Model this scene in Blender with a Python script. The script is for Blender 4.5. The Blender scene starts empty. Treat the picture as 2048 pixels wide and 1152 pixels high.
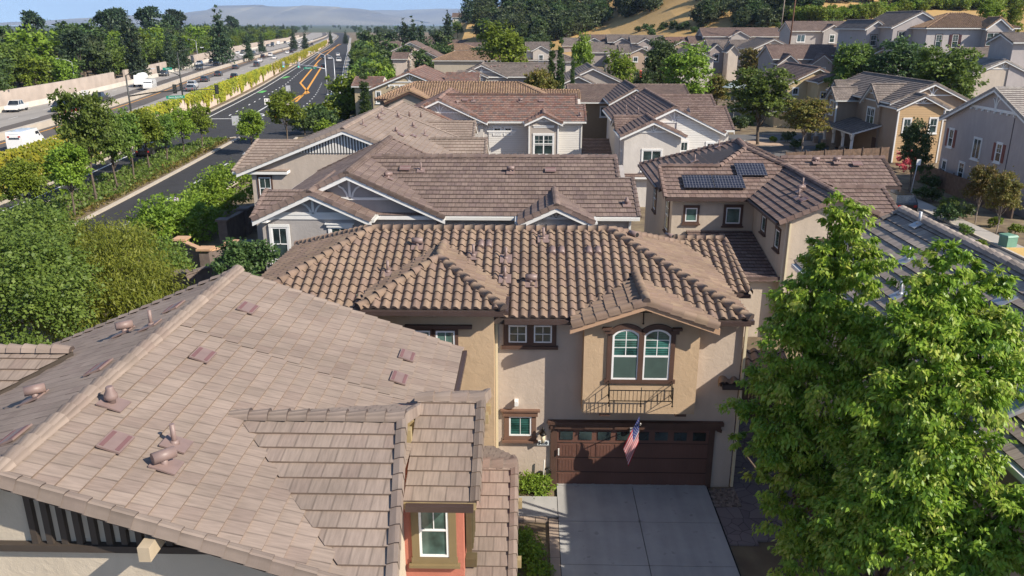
import bpy, math, random
from mathutils import Vector as V, Matrix
import numpy as np
R_=math.radians
random.seed(7); NP=np.random.RandomState(7)
S=bpy.context.scene; COL=S.collection
# ---------------------------------------------------------------- camera
CX,CH,FPX,PIT,YAW=0.0,14.5,1600.0,R_(18.27),R_(1.33)
cam=bpy.data.cameras.new('camera'); co=bpy.data.objects.new('camera',cam); COL.objects.link(co)
cam.sensor_width=36; cam.lens=36*FPX/2048; cam.clip_end=40000; cam.clip_start=.1
co.location=(0,0,CH); co.rotation_euler=(R_(90)-PIT,0,YAW); S.camera=co
# ---------------------------------------------------------------- sky, sun, exposure
SUN=V((2.0,-1.10,1.68)).normalized()
w=bpy.data.worlds.new("World"); S.world=w; w.use_nodes=True
nt=w.node_tree; sk=nt.nodes.new('ShaderNodeTexSky'); sk.sky_type='NISHITA'; sk.sun_disc=False
sk.sun_elevation=math.asin(SUN.z); sk.sun_rotation=math.atan2(SUN.x,SUN.y); sk.air_density=1.0; sk.dust_density=.5; sk.ozone_density=2.0
bg=nt.nodes['Background']; bg.inputs[1].default_value=0.125; nt.links.new(sk.outputs[0],bg.inputs[0])
tcw=nt.nodes.new('ShaderNodeTexCoord'); vm=nt.nodes.new('ShaderNodeVectorMath'); vm.operation='ADD'; vm.inputs[1].default_value=(0,0,.16); nt.links.new(tcw.outputs['Generated'],vm.inputs[0]); nt.links.new(vm.outputs[0],sk.inputs[0])
sl=bpy.data.lights.new('sun','SUN'); so=bpy.data.objects.new('sun',sl); COL.objects.link(so)
sl.energy=5.0; sl.angle=R_(.5); sl.color=(1,.91,.77); so.rotation_euler=(-SUN).to_track_quat('-Z','Y').to_euler()
S.view_settings.view_transform='Standard'; S.view_settings.look='None'; S.view_settings.gamma=1; S.view_settings.exposure=0.60
# ---------------------------------------------------------------- pixel (2048x1152) to world
_cy,_sy,_c,_s=math.cos(YAW),math.sin(YAW),math.cos(PIT),math.sin(PIT)
def ray(x,y):
    a=(x-1024)/FPX; b=(576-y)/FPX
    return (_cy*a-_sy*_c-_sy*_s*b, _sy*a+_cy*_c+_cy*_s*b, -_s+_c*b)
def atz(x,y,z=0):
    r=ray(x,y); t=(z-CH)/r[2]; return V((r[0]*t,r[1]*t,z))
def aty(x,y,Y):
    r=ray(x,y); t=Y/r[1]; return V((r[0]*t,Y,CH+r[2]*t))
# ---------------------------------------------------------------- terrain
def sm(a,b,x):
    t=min(1,max(0,(x-a)/(b-a))); return t*t*(3-2*t)
def gz(X,Y):
    z=.20*max(0,X-44)*sm(100,150,Y)+.03*max(0,Y-125)*sm(-30,10,X)
    z=min(z,12)
    q=X/max(Y,1)
    z+=sm(210,330,Y)*15*sm(.045,.20,q)
    z+=sm(290,430,Y)*17*sm(-.115,-.075,q)*sm(1500,800,Y)
    z+=sm(370,560,Y)*(4*sm(-.10,-.06,q)+16*sm(-.06,.03,q)+10*sm(.0,.2,q))*sm(1500,800,Y)
    z+=sm(130,200,X)*sm(100,300,Y)*4
    return z
def hit(px,py,t0=60,t1=1500):
    r=ray(px,py); t=t0
    while t<t1:
        p=(r[0]*t,r[1]*t,CH+r[2]*t)
        if p[2]<gz(p[0],p[1]): return V(p)
        t+=1.0+t*.004
    return None
# ---------------------------------------------------------------- materials
MATS={}
def N(nt,t,**k):
    n=nt.nodes.new(t)
    for a,b in k.items():
        if a[0]=='i' and a[1:].isdigit(): n.inputs[int(a[1:])].default_value=b
        else: setattr(n,a,b)
    return n
def newmat(name):
    m=bpy.data.materials.new(name); m.use_nodes=True; return m,m.node_tree,m.node_tree.nodes['Principled BSDF']
def c4(c): return (c[0],c[1],c[2],1)
def mk(name,col,rough=.85,var=.12,scale=3.0,bump=0.0,bscale=30,metal=0,spec=.5,col2=None,detail=4,streak=None,coord='Object'):
    if name in MATS: return MATS[name]
    m,nt,b=newmat(name); L=nt.links.new
    tc=N(nt,'ShaderNodeTexCoord'); nz=N(nt,'ShaderNodeTexNoise'); nz.inputs['Scale'].default_value=scale; nz.inputs['Detail'].default_value=detail
    mp=N(nt,'ShaderNodeMapping'); L(tc.outputs[coord],mp.inputs[0]); L(mp.outputs[0],nz.inputs['Vector'])
    if streak: mp.inputs['Scale'].default_value=streak
    cr=N(nt,'ShaderNodeValToRGB'); cr.color_ramp.elements[0].position=.3; cr.color_ramp.elements[1].position=.7
    a=[max(0,x*(1-var)) for x in col]; c=[min(1,x*(1+var)) for x in (col2 or col)]
    cr.color_ramp.elements[0].color=c4(a); cr.color_ramp.elements[1].color=c4(c)
    L(nz.outputs[0],cr.inputs[0]); L(cr.outputs[0],b.inputs['Base Color'])
    b.inputs['Roughness'].default_value=rough; b.inputs['Metallic'].default_value=metal; b.inputs['Specular IOR Level'].default_value=spec
    if bump:
        n2=N(nt,'ShaderNodeTexNoise'); n2.inputs['Scale'].default_value=bscale; n2.inputs['Detail'].default_value=5; L(tc.outputs[coord],n2.inputs['Vector'])
        bp=N(nt,'ShaderNodeBump'); bp.inputs['Strength'].default_value=bump; bp.inputs['Distance'].default_value=.03
        L(n2.outputs[0],bp.inputs['Height']); L(bp.outputs[0],b.inputs['Normal'])
    MATS[name]=m; return m
def stucco(name,col):
    if name in MATS: return MATS[name]
    m,nt,b=newmat(name); L=nt.links.new
    tc=N(nt,'ShaderNodeTexCoord')
    n1=N(nt,'ShaderNodeTexNoise'); n1.inputs['Scale'].default_value=.9; n1.inputs['Detail'].default_value=6; n1.inputs['Roughness'].default_value=.65
    n2=N(nt,'ShaderNodeTexNoise'); n2.inputs['Scale'].default_value=4.5; n2.inputs['Detail'].default_value=6; n2.inputs['Distortion'].default_value=.8
    L(tc.outputs['Object'],n1.inputs[0]); L(tc.outputs['Object'],n2.inputs[0])
    # rain streaks under edges
    mp=N(nt,'ShaderNodeMapping'); mp.inputs['Scale'].default_value=(2.2,2.2,.5); n3=N(nt,'ShaderNodeTexNoise'); n3.inputs['Scale'].default_value=1.2; n3.inputs['Detail'].default_value=4
    L(tc.outputs['Object'],mp.inputs[0]); L(mp.outputs[0],n3.inputs[0])
    ad=N(nt,'ShaderNodeMath',operation='ADD'); L(n1.outputs[0],ad.inputs[0]); L(n3.outputs[0],ad.inputs[1])
    cr=N(nt,'ShaderNodeValToRGB'); cr.color_ramp.elements[0].position=.38*2*.5+.3; cr.color_ramp.elements[1].position=1.0
    mu=N(nt,'ShaderNodeMath',operation='MULTIPLY',i1=.75); L(ad.outputs[0],mu.inputs[0]); L(mu.outputs[0],cr.inputs[0])
    cr.color_ramp.elements[0].color=c4([x*.93 for x in col]); cr.color_ramp.elements[1].color=c4([min(1,x*1.05) for x in col])
    L(cr.outputs[0],b.inputs['Base Color']); b.inputs['Roughness'].default_value=.92; b.inputs['Specular IOR Level'].default_value=.2
    bp=N(nt,'ShaderNodeBump'); bp.inputs['Strength'].default_value=.45; bp.inputs['Distance'].default_value=.03; L(n2.outputs[0],bp.inputs['Height'])
    n4=N(nt,'ShaderNodeTexNoise'); n4.inputs['Scale'].default_value=45; n4.inputs['Detail'].default_value=4; L(tc.outputs['Object'],n4.inputs[0]); b4=N(nt,'ShaderNodeBump'); b4.inputs['Strength'].default_value=.5; b4.inputs['Distance'].default_value=.008; L(n4.outputs[0],b4.inputs['Height']); L(bp.outputs[0],b4.inputs['Normal']); L(b4.outputs[0],b.inputs['Normal'])
    MATS[name]=m; return m
def tilemat(name,cols,w,c,joint=.5,stag=.5,streakd=.35,jcol=None):
    """roof tile colours per tile from the uv (metres across, metres down the slope)"""
    if name in MATS: return MATS[name]
    m,nt,b=newmat(name); L=nt.links.new
    uv=N(nt,'ShaderNodeUVMap'); sp=N(nt,'ShaderNodeSeparateXYZ'); L(uv.outputs[0],sp.inputs[0])
    def M(op,a,b_=None):
        n=N(nt,'ShaderNodeMath',operation=op)
        for i,x in enumerate((a,b_)):
            if x is None: continue
            if isinstance(x,(int,float)): n.inputs[i].default_value=x
            else: L(x,n.inputs[i])
        return n.outputs[0]
    vr=M('DIVIDE',sp.outputs[1],c); row=M('FLOOR',vr)
    par=M('MULTIPLY',M('MODULO',M('ABSOLUTE',row),2.0),stag)
    uu=M('ADD',M('DIVIDE',sp.outputs[0],w),par); colx=M('FLOOR',uu); fr=M('SUBTRACT',uu,colx)
    cb=N(nt,'ShaderNodeCombineXYZ'); L(colx,cb.inputs[0]); L(row,cb.inputs[1])
    wn=N(nt,'ShaderNodeTexWhiteNoise',noise_dimensions='2D'); L(cb.outputs[0],wn.inputs['Vector'])
    cr=N(nt,'ShaderNodeValToRGB'); e=cr.color_ramp.elements
    k=len(cols)
    e[0].position=0; e[0].color=c4(cols[0]); e[1].position=1; e[1].color=c4(cols[-1])
    for i in range(1,k-1):
        x=e.new(i/(k-1)); x.color=c4(cols[i])
    L(wn.outputs['Value'],cr.inputs[0])
    # streaks down the slope, offset per tile
    mp=N(nt,'ShaderNodeMapping'); mp.inputs['Scale'].default_value=(22,2.6,1); L(uv.outputs[0],mp.inputs[0])
    cb2=N(nt,'ShaderNodeVectorMath',operation='ADD'); L(mp.outputs[0],cb2.inputs[0]); 
    sc=N(nt,'ShaderNodeVectorMath',operation='SCALE'); L(wn.outputs['Color'],sc.inputs[0]); sc.inputs['Scale'].default_value=30; L(sc.outputs[0],cb2.inputs[1])
    nz=N(nt,'ShaderNodeTexNoise'); nz.inputs['Scale'].default_value=1; nz.inputs['Detail'].default_value=3; L(cb2.outputs[0],nz.inputs['Vector'])
    r2=N(nt,'ShaderNodeMapRange'); r2.inputs[1].default_value=.35; r2.inputs[2].default_value=.7; r2.inputs[3].default_value=1.0; r2.inputs[4].default_value=1-streakd; L(nz.outputs[0],r2.inputs[0])
    big=N(nt,'ShaderNodeTexNoise'); big.inputs['Scale'].default_value=.55; big.inputs['Detail'].default_value=4; L(uv.outputs[0],big.inputs['Vector'])
    r3=N(nt,'ShaderNodeMapRange'); r3.inputs[1].default_value=.3; r3.inputs[2].default_value=.7; r3.inputs[3].default_value=.84; r3.inputs[4].default_value=1.12; L(big.outputs[0],r3.inputs[0])
    f=M('MULTIPLY',r2.outputs[0],r3.outputs[0])
    if joint:
        d=M('MINIMUM',fr,M('SUBTRACT',1.0,fr)); jj=N(nt,'ShaderNodeMapRange'); jj.inputs[1].default_value=.010/w; jj.inputs[2].default_value=.022/w; jj.inputs[3].default_value=1-joint; jj.inputs[4].default_value=1.0; L(d,jj.inputs[0])
        f=M('MULTIPLY',f,jj.outputs[0])
    mx=N(nt,'ShaderNodeVectorMath',operation='SCALE'); L(cr.outputs[0],mx.inputs[0]); L(f,mx.inputs['Scale']); L(mx.outputs[0],b.inputs['Base Color'])
    b.inputs['Roughness'].default_value=.9; b.inputs['Specular IOR Level'].default_value=.25
    fine=N(nt,'ShaderNodeTexNoise'); fine.inputs['Scale'].default_value=60; L(uv.outputs[0],fine.inputs['Vector'])
    bp=N(nt,'ShaderNodeBump'); bp.inputs['Strength'].default_value=.25; bp.inputs['Distance'].default_value=.01; L(fine.outputs[0],bp.inputs['Height']); L(bp.outputs[0],b.inputs['Normal'])
    MATS[name]=m; return m
def leafmat(name,cols,trans=.35,rough=.55):
    if name in MATS: return MATS[name]
    m,nt,b=newmat(name); L=nt.links.new
    at=N(nt,'ShaderNodeAttribute'); at.attribute_name='tint'
    oi=N(nt,'ShaderNodeObjectInfo'); 
    cr=N(nt,'ShaderNodeValToRGB'); e=cr.color_ramp.elements; k=len(cols)
    e[0].position=0; e[0].color=c4(cols[0]); e[1].position=1; e[1].color=c4(cols[-1])
    for i in range(1,k-1): x=e.new(i/(k-1)); x.color=c4(cols[i])
    L(at.outputs['Fac'],cr.inputs[0])
    hs=N(nt,'ShaderNodeHueSaturation'); mr=N(nt,'ShaderNodeMapRange'); mr.inputs[3].default_value=.78; mr.inputs[4].default_value=1.25; L(oi.outputs['Random'],mr.inputs[0]); L(mr.outputs[0],hs.inputs['Value'])
    mh=N(nt,'ShaderNodeMapRange'); mh.inputs[3].default_value=.485; mh.inputs[4].default_value=.515; L(oi.outputs['Random'],mh.inputs[0]); L(mh.outputs[0],hs.inputs['Hue'])
    L(cr.outputs[0],hs.inputs['Color']); L(hs.outputs[0],b.inputs['Base Color']); b.inputs['Roughness'].default_value=rough; b.inputs['Specular IOR Level'].default_value=.35
    tr=N(nt,'ShaderNodeBsdfTranslucent'); gm=N(nt,'ShaderNodeGamma',i1=.85); L(hs.outputs[0],gm.inputs[0]); L(gm.outputs[0],tr.inputs[0])
    mx=N(nt,'ShaderNodeMixShader',i0=trans); out=nt.nodes['Material Output']; L(b.outputs[0],mx.inputs[1]); L(tr.outputs[0],mx.inputs[2]); L(mx.outputs[0],out.inputs[0])
    MATS[name]=m; return m
# ---------------------------------------------------------------- object helpers
def tag(o,label=None,cat=None,group=None,kind=None):
    if label: o['label']=label
    if cat: o['category']=cat
    if group: o['group']=group
    if kind: o['kind']=kind
    return o
def empty(name,loc=(0,0,0),rz=0,label=None,cat=None,group=None):
    o=bpy.data.objects.new(name,None); COL.objects.link(o); o.location=loc; o.rotation_euler=(0,0,rz); o.empty_display_size=.3
    return tag(o,label,cat,group)
class MB:
    def __init__(s): s.v=[]; s.f=[]; s.m=[]; s.uv=[]; s.sm=[]; s.key={}
    def vert(s,p): s.v.append(tuple(p)); return len(s.v)-1
    def face(s,pts,m=0,uv=None,smooth=False):
        i=len(s.v); s.v.extend(tuple(p) for p in pts); s.f.append(tuple(range(i,i+len(pts)))); s.m.append(m); s.uv.append(uv); s.sm.append(smooth)
    def idx(s,ids,m=0,uv=None,smooth=False): s.f.append(tuple(ids)); s.m.append(m); s.uv.append(uv); s.sm.append(smooth)
    def fb(s,O,A,B,C,m=0,skip=()):
        """box from corner O along vectors A,B,C"""
        O,A,B,C=V(O),V(A),V(B),V(C)
        i=len(s.v); q=[O,O+A,O+A+B,O+B,O+C,O+A+C,O+A+B+C,O+B+C]; s.v.extend(tuple(p) for p in q)
        fl=A.cross(B).dot(C)>0
        for k,f in enumerate(((0,3,2,1),(4,5,6,7),(0,1,5,4),(1,2,6,5),(2,3,7,6),(3,0,4,7))):
            if k in skip: continue
            f=tuple(i+x for x in f); s.f.append(f if fl else f[::-1]); s.m.append(m); s.uv.append(None); s.sm.append(False)
    def box(s,x0,x1,y0,y1,z0,z1,m=0): s.fb((x0,y0,z0),(x1-x0,0,0),(0,y1-y0,0),(0,0,z1-z0),m)
    def tube(s,p,r,n=8,m=0,cap=True,smooth=True):
        """polyline tube; r scalar or list"""
        p=[V(a) for a in p]; k=len(p); rr=r if isinstance(r,(list,tuple)) else [r]*k; rings=[]
        for i in range(k):
            d=(p[min(i+1,k-1)]-p[max(i-1,0)]).normalized(); a=d.orthogonal().normalized() if i==0 else (a-d*a.dot(d)).normalized(); b=d.cross(a)
            ring=[]
            for j in range(n):
                t=2*math.pi*j/n; ring.append(s.vert(p[i]+(a*math.cos(t)+b*math.sin(t))*rr[i]))
            rings.append(ring)
        for i in range(k-1):
            for j in range(n): s.idx((rings[i][j],rings[i][(j+1)%n],rings[i+1][(j+1)%n],rings[i+1][j]),m,None,smooth)
        if cap: s.idx(rings[0][::-1],m); s.idx(rings[-1],m)
    def lathe(s,c,prof,n=12,m=0,axis=(0,0,1)):
        ax=V(axis).normalized(); a=ax.orthogonal().normalized(); b=ax.cross(a); rings=[]
        for r,h in prof: rings.append([s.vert(V(c)+ax*h+(a*math.cos(2*math.pi*j/n)+b*math.sin(2*math.pi*j/n))*r) for j in range(n)])
        for i in range(len(prof)-1):
            for j in range(n): s.idx((rings[i][j],rings[i][(j+1)%n],rings[i+1][(j+1)%n],rings[i+1][j]),m,None,True)
        s.idx(rings[0][::-1],m); s.idx(rings[-1],m)
    def prism(s,poly,d,m=0):
        """polygon extruded by vector d"""
        poly=[V(p) for p in poly]; d=V(d); n=len(poly)
        nn=sum(((poly[i]-poly[0]).cross(poly[i+1]-poly[0]) for i in range(1,n-1)),V((0,0,0)))
        if nn.dot(d)<0: poly=poly[::-1]
        i=len(s.v); s.v.extend(tuple(p) for p in poly); s.v.extend(tuple(p+d) for p in poly)
        s.idx([i+k for k in range(n)][::-1],m); s.idx([i+n+k for k in range(n)],m)
        for k in range(n): j=(k+1)%n; s.idx((i+k,i+j,i+n+j,i+n+k),m)
    def build(s,name,mats,parent=None,tint=None):
        if not s.f: return None
        me=bpy.data.meshes.new(name); me.from_pydata(s.v,[],s.f)
        if not isinstance(mats,(list,tuple)): mats=[mats]
        for m in mats: me.materials.append(m)
        me.polygons.foreach_set('material_index',s.m); me.polygons.foreach_set('use_smooth',s.sm)
        if any(u is not None for u in s.uv):
            l=me.uv_layers.new(name='uv'); arr=[]
            for f,u in zip(s.f,s.uv):
                if u is None: arr.extend([0.0]*(2*len(f)))
                else:
                    for a in u: arr.extend((a[0],a[1]))
            l.data.foreach_set('uv',arr)
        me.update(); o=bpy.data.objects.new(name,me); COL.objects.link(o)
        if parent: o.parent=parent
        return o
def clip(poly,a,b,c):
    """keep a*x+b*y<=c"""
    out=[]; n=len(poly)
    for i in range(n):
        p,q=poly[i],poly[(i+1)%n]; dp=a*p[0]+b*p[1]-c; dq=a*q[0]+b*q[1]-c
        if dp<=1e-9: out.append(p)
        if (dp<-1e-9 and dq>1e-9) or (dp>1e-9 and dq<-1e-9):
            t=dp/(dp-dq); out.append((p[0]+(q[0]-p[0])*t,p[1]+(q[1]-p[1])*t))
    return out
def area2(p): return abs(sum(p[i][0]*p[(i+1)%len(p)][1]-p[(i+1)%len(p)][0]*p[i][1] for i in range(len(p))))/2
STEPS=[0,.10,.26,.36,.46,.57,.68,.79,.90,1.0]
def prof(t):
    t=t%1.0
    if t<.26 : return .006*math.cos(t/.26*math.pi*2)
    return .094*math.sin(math.pi*(t-.26)/.74)**.8
def tiles(mb,pts,w=.33,c=.36,lift=.036,style='flat',fine=True,m=0,ml=1,ovl=.03):
    """courses of roof tiles laid on the polygon pts (top surface). m tile faces, ml lip faces"""
    pts=[V(p) for p in pts]
    n=V((0,0,0))
    for i in range(len(pts)): n+=pts[i].cross(pts[(i+1)%len(pts)])
    n.normalize(); n=-n if n.z<0 else n
    d=(V((0,0,-1))+n*n.z).normalized(); a=d.cross(n).normalized()
    o=max(pts,key=lambda p:p.z); P=[((p-o).dot(a),(p-o).dot(d)) for p in pts]
    o=o-n*(n.dot(o-pts[0]))*0
    def W(u,v,h): return o+a*u+d*v+n*h
    vmax=max(p[1] for p in P); k0=int(math.floor(min(p[1] for p in P)/c)); k=k0; du=random.randint(0,50)*w*2+100*w; dv=random.randint(0,30)*2*c
    off=(math.ceil(vmax/c)*c-vmax)   # last course full: shift phase so eave row is whole
    while k*c-off<vmax-1e-4:
        v0=k*c-off; v1=v0+c
        st=clip(clip(P,0,1,v1),0,-1,-v0)
        if len(st)>=3 and area2(st)>1e-4:
            us=[p[0] for p in st]; u0,u1=min(us),max(us)
            par=.5*(k%2) if style=='flat' else 0
            if style=='flat' and not fine: cells=[(u0,u1,lift)]
            elif style=='flat':
                cells=[]; i=math.floor(u0/w-par)
                while (i+par)*w<u1:
                    cells.append(((i+par)*w,(i+1+par)*w,lift*random.uniform(.93,1.07))); i+=1
            else:
                cells=[]; i=math.floor(u0/w)
                while i*w<u1:
                    j_=random.uniform(-.008,.009)
                    ss=STEPS if fine else [0,.26,.45,.63,.81,1.0]
                    for q in range(len(ss)-1): cells.append(((i+ss[q])*w,(i+ss[q+1])*w,lift+j_))
                    i+=1
            cache={}
            for (ca,cb,lf) in cells:
                g=clip(clip(st,1,0,cb),-1,0,-ca)
                if len(g)<3 or area2(g)<1e-5: continue
                pr=(lambda u: prof(u/w)) if style!='flat' else (lambda u:0.0)
                hs=[pr(min(max(u,ca+1e-6),cb-1e-6))+.004+lf*(v-v0)/c for u,v in g]
                uvs=[(u+du,(v+off)+dv+ (0)) for u,v in g]
                if style!='flat':
                    ids=[]
                    for (u,v),h in zip(g,hs):
                        key=(round(u,4),round(v,4))
                        if key not in cache: cache[key]=mb.vert(W(u,v,h))
                        ids.append(cache[key])
                    mb.idx(ids,m,[(x,y) for x,y in uvs],True)
                else: mb.face([W(u,v,h) for (u,v),h in zip(g,hs)],m,uvs)
                for i in range(len(g)):
                    j=(i+1)%len(g)
                    if abs(g[i][1]-v1)<1e-5 and abs(g[j][1]-v1)<1e-5 and abs(g[i][0]-g[j][0])>1e-4:
                        lo0=pr(min(max(g[i][0],ca+1e-6),cb-1e-6)); lo1=pr(min(max(g[j][0],ca+1e-6),cb-1e-6))
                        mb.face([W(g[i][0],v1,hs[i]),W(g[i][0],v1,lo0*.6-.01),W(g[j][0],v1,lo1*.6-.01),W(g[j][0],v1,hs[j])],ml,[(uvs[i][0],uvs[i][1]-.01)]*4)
        k+=1
    return n
def caps(mb,p0,p1,style='flat',ex=.36,m=0,ml=1,sc=1.0):
    p0,p1=V(p0),V(p1)
    if p1.z>p0.z: p0,p1=p1,p0
    L_=(p1-p0).length; d=(p1-p0)/L_; side=d.cross(V((0,0,1))).normalized(); up=side.cross(d).normalized()
    if style=='flat': sec=[(-.17,-.05),(-.12,.045),(-.03,.085),(.03,.085),(.12,.045),(.17,-.05)]
    else: sec=[(.125*math.cos(t)*1.0,.125*math.sin(t)-.01) for t in [math.pi*(1.0-i/8) for i in range(9)]]; sec=[(-.125,-.06)]+sec+[(.125,-.06)]
    k=max(1,round(L_/ex)); e=L_/k; uo=random.uniform(0,500)
    for i in range(k):
        a=p0+d*(i*e-.02); b=p0+d*((i+1)*e+.02); j=random.uniform(-.006,.006)
        A=[a+side*(x*.86*sc)+up*(z*.84*sc-.012) for x,z in sec]; B=[b+side*(x*1.12*sc+j)+up*(z*1.14*sc+.025) for x,z in sec]
        ti=uo+i*3.3; i0=len(mb.v); mb.v.extend(tuple(p) for p in A); mb.v.extend(tuple(p) for p in B); q=len(sec)
        for s_ in range(q-1): mb.idx((i0+s_,i0+q+s_,i0+q+s_+1,i0+s_+1),m,[(ti,.02),(ti,.3),(ti+.03,.3),(ti+.03,.02)],style!='flat')
        mb.idx([i0+q+t for t in range(q)],ml,[(ti,.3)]*q)
        mb.idx([i0+t for t in range(q)][::-1],ml,[(ti,.3)]*q)
def rake(mb,p0,p1,out,ex=.36,m=0,ml=1,style='flat'):
    """L-shaped edge tiles down a gable edge; out = horizontal outward vector"""
    p0,p1,out=V(p0),V(p1),V(out).normalized()
    if p1.z>p0.z: p0,p1=p1,p0
    L_=(p1-p0).length; d=(p1-p0)/L_; up=out.cross(d); up=-up if up.z<0 else up
    if style=='flat': sec=[(-.13,.035),(-.02,.075),(.05,.075),(.07,-.14)]
    else: sec=[(-.12,.03)]+[(-.02+.10*math.cos(t),.03+.10*math.sin(t)) for t in [math.pi*(.95-i/7) for i in range(8)]]+[(.085,-.08)]
    k=max(1,round(L_/ex)); e=L_/k; uo=random.uniform(0,500)
    for i in range(k):
        a=p0+d*(i*e-.02); b=p0+d*((i+1)*e+.015); ti=uo+i*3.3
        A=[a+out*x+up*(z-.005) for x,z in sec]; B=[b+out*(x*1.0+.012)+up*(z+.028) for x,z in sec]
        i0=len(mb.v); mb.v.extend(tuple(p) for p in A); mb.v.extend(tuple(p) for p in B); q=len(sec)
        for s_ in range(q-1): mb.idx((i0+s_,i0+q+s_,i0+q+s_+1,i0+s_+1),m,[(ti,.02),(ti,.3),(ti+.03,.3),(ti+.03,.02)],style!='flat')
        for s_ in range(q-1):
            x0,z0=sec[s_]; x1,z1=sec[s_+1]
            mb.face([B[s_],B[s_]-up*.035,B[s_+1]-up*.035,B[s_+1]],ml,[(ti,.3)]*4)
# ---------------------------------------------------------------- palette
def TM(key):
    return {
    'tan':   lambda: tilemat('roof tile tan blend',[(0.270,0.212,0.176),(0.294,0.232,0.192),(0.306,0.240,0.200),(0.282,0.220,0.184),(0.263,0.200,0.168)],.33,.36,.28,streakd=.22),
    'brown': lambda: tilemat('roof tile brown blend',[(0.191,0.139,0.118),(0.224,0.164,0.139),(0.244,0.181,0.155),(0.204,0.147,0.130),(0.179,0.130,0.118)],.33,.36,.4),
    'grey':  lambda: tilemat('roof tile grey brown',[(.17,.145,.13),(.22,.185,.165),(.26,.215,.19),(.19,.16,.15)],.33,.36,.5),
    'pale':  lambda: tilemat('roof tile pale grey',[(.30,.27,.25),(.38,.34,.31),(.42,.38,.34),(.33,.29,.27)],.33,.36,.4),
    'mauve': lambda: tilemat('roof tile mauve brown',[(0.171,0.114,0.098),(0.222,0.154,0.131),(0.248,0.179,0.152),(0.188,0.130,0.117)],.33,.36,.45),
    'red':   lambda: tilemat('roof tile red blend',[(0.230,0.117,0.092),(0.275,0.160,0.124),(0.168,0.131,0.120),(0.306,0.196,0.157),(0.214,0.122,0.110)],.33,.36,.4),
    'slate': lambda: tilemat('roof tile taupe grey',[(0.274,0.232,0.204),(0.365,0.304,0.266),(0.411,0.341,0.286),(0.320,0.261,0.225)],.33,.36,.35),
    'barrel':lambda: tilemat('barrel tile terracotta blend',[(0.206,0.144,0.109),(0.253,0.179,0.131),(0.230,0.160,0.127),(0.268,0.195,0.139),(0.219,0.153,0.124)],.30,.36,0,0,.22),
    'barrel2':lambda: tilemat('barrel tile brown blend',[(0.225,0.149,0.095),(0.324,0.216,0.135),(0.270,0.171,0.122),(0.342,0.234,0.153)],.30,.36,0,0,.22)}[key]()
LIPSHADE=mk('tile cut edge',(.07,.05,.045),.95,.2); LIPT=mk('tan tile cut edge',(.20,.145,.11),.95,.2)  # dark cut edges also carry the shade under each lip in their colour

WHITE=mk('white trim paint',(.72,.71,.69),.6,.04,2); VINYL=mk('white vinyl frame',(.80,.80,.80),.4,.02,2)
BROWN=mk('dark brown trim paint',(.085,.045,.032),.65,.12,3); TAUPE=mk('taupe trim paint',(.40,.36,.33),.7,.05,2)
GUT=mk('brown metal gutter',(.075,.05,.045),.45,.08,2,metal=.2); GUTW=mk('white metal gutter',(.62,.61,.58),.45,.04,2)
TANT=mk('tan barge board paint',(.44,.28,.18),.7,.06,2); OLIVE=mk('olive trim paint',(.20,.15,.075),.7,.06,2)
BLACKM=mk('black iron',(.02,.018,.016),.5,.1,5,metal=.6); DARK=mk('dark void',(.012,.011,.010),.9,.1)
CONC=mk('concrete',(.33,.32,.30),.9,.10,1.5,.3,40); PINKM=mk("pink painted metal vent",(.215,.15,.135),.5,.10,4); PINKD=mk('dark pink vent grille',(.16,.08,.08),.7,.1)
GREYM=mk('grey galvanised metal',(.42,.43,.45),.4,.06,4,metal=.4)
def glass(name,c,r=.06,blind=False):
    if name in MATS: return MATS[name]
    m,nt,b=newmat(name); L=nt.links.new
    tc=N(nt,'ShaderNodeTexCoord'); nz=N(nt,'ShaderNodeTexNoise'); nz.inputs['Scale'].default_value=1.7; nz.inputs['Detail'].default_value=3; L(tc.outputs['Object'],nz.inputs[0])
    cr=N(nt,'ShaderNodeValToRGB'); cr.color_ramp.elements[0].position=.35; cr.color_ramp.elements[1].position=.68; cr.color_ramp.elements[0].color=c4([x*.35 for x in c]); cr.color_ramp.elements[1].color=c4([x*1.5 for x in c])  # noise in the base colour paints uneven reflections onto the pane
    L(nz.outputs[0],cr.inputs[0]); src=cr.outputs[0]
    if blind:
        wv=N(nt,'ShaderNodeTexWave'); wv.bands_direction='Z'; wv.inputs['Scale'].default_value=5.0; wv.inputs['Distortion'].default_value=0; L(tc.outputs['Object'],wv.inputs[0])
        r=N(nt,'ShaderNodeMapRange'); r.inputs[3].default_value=.35; r.inputs[4].default_value=1.2; L(wv.outputs[1],r.inputs[0]); v=N(nt,'ShaderNodeVectorMath',operation='SCALE'); L(src,v.inputs[0]); L(r.outputs[0],v.inputs['Scale']); src=v.outputs[0]
    L(src,b.inputs['Base Color']); b.inputs['Roughness'].default_value=r if False else .07; b.inputs['Specular IOR Level'].default_value=.8; b.inputs['Coat Weight'].default_value=.3
    MATS[name]=m; return m
GL=glass('dark window glass',(.035,.055,.055)); GLT=glass('teal window glass with blinds',(.05,.16,.14),blind=True); GLG=glass('green grey window glass',(.07,.13,.115))
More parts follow.
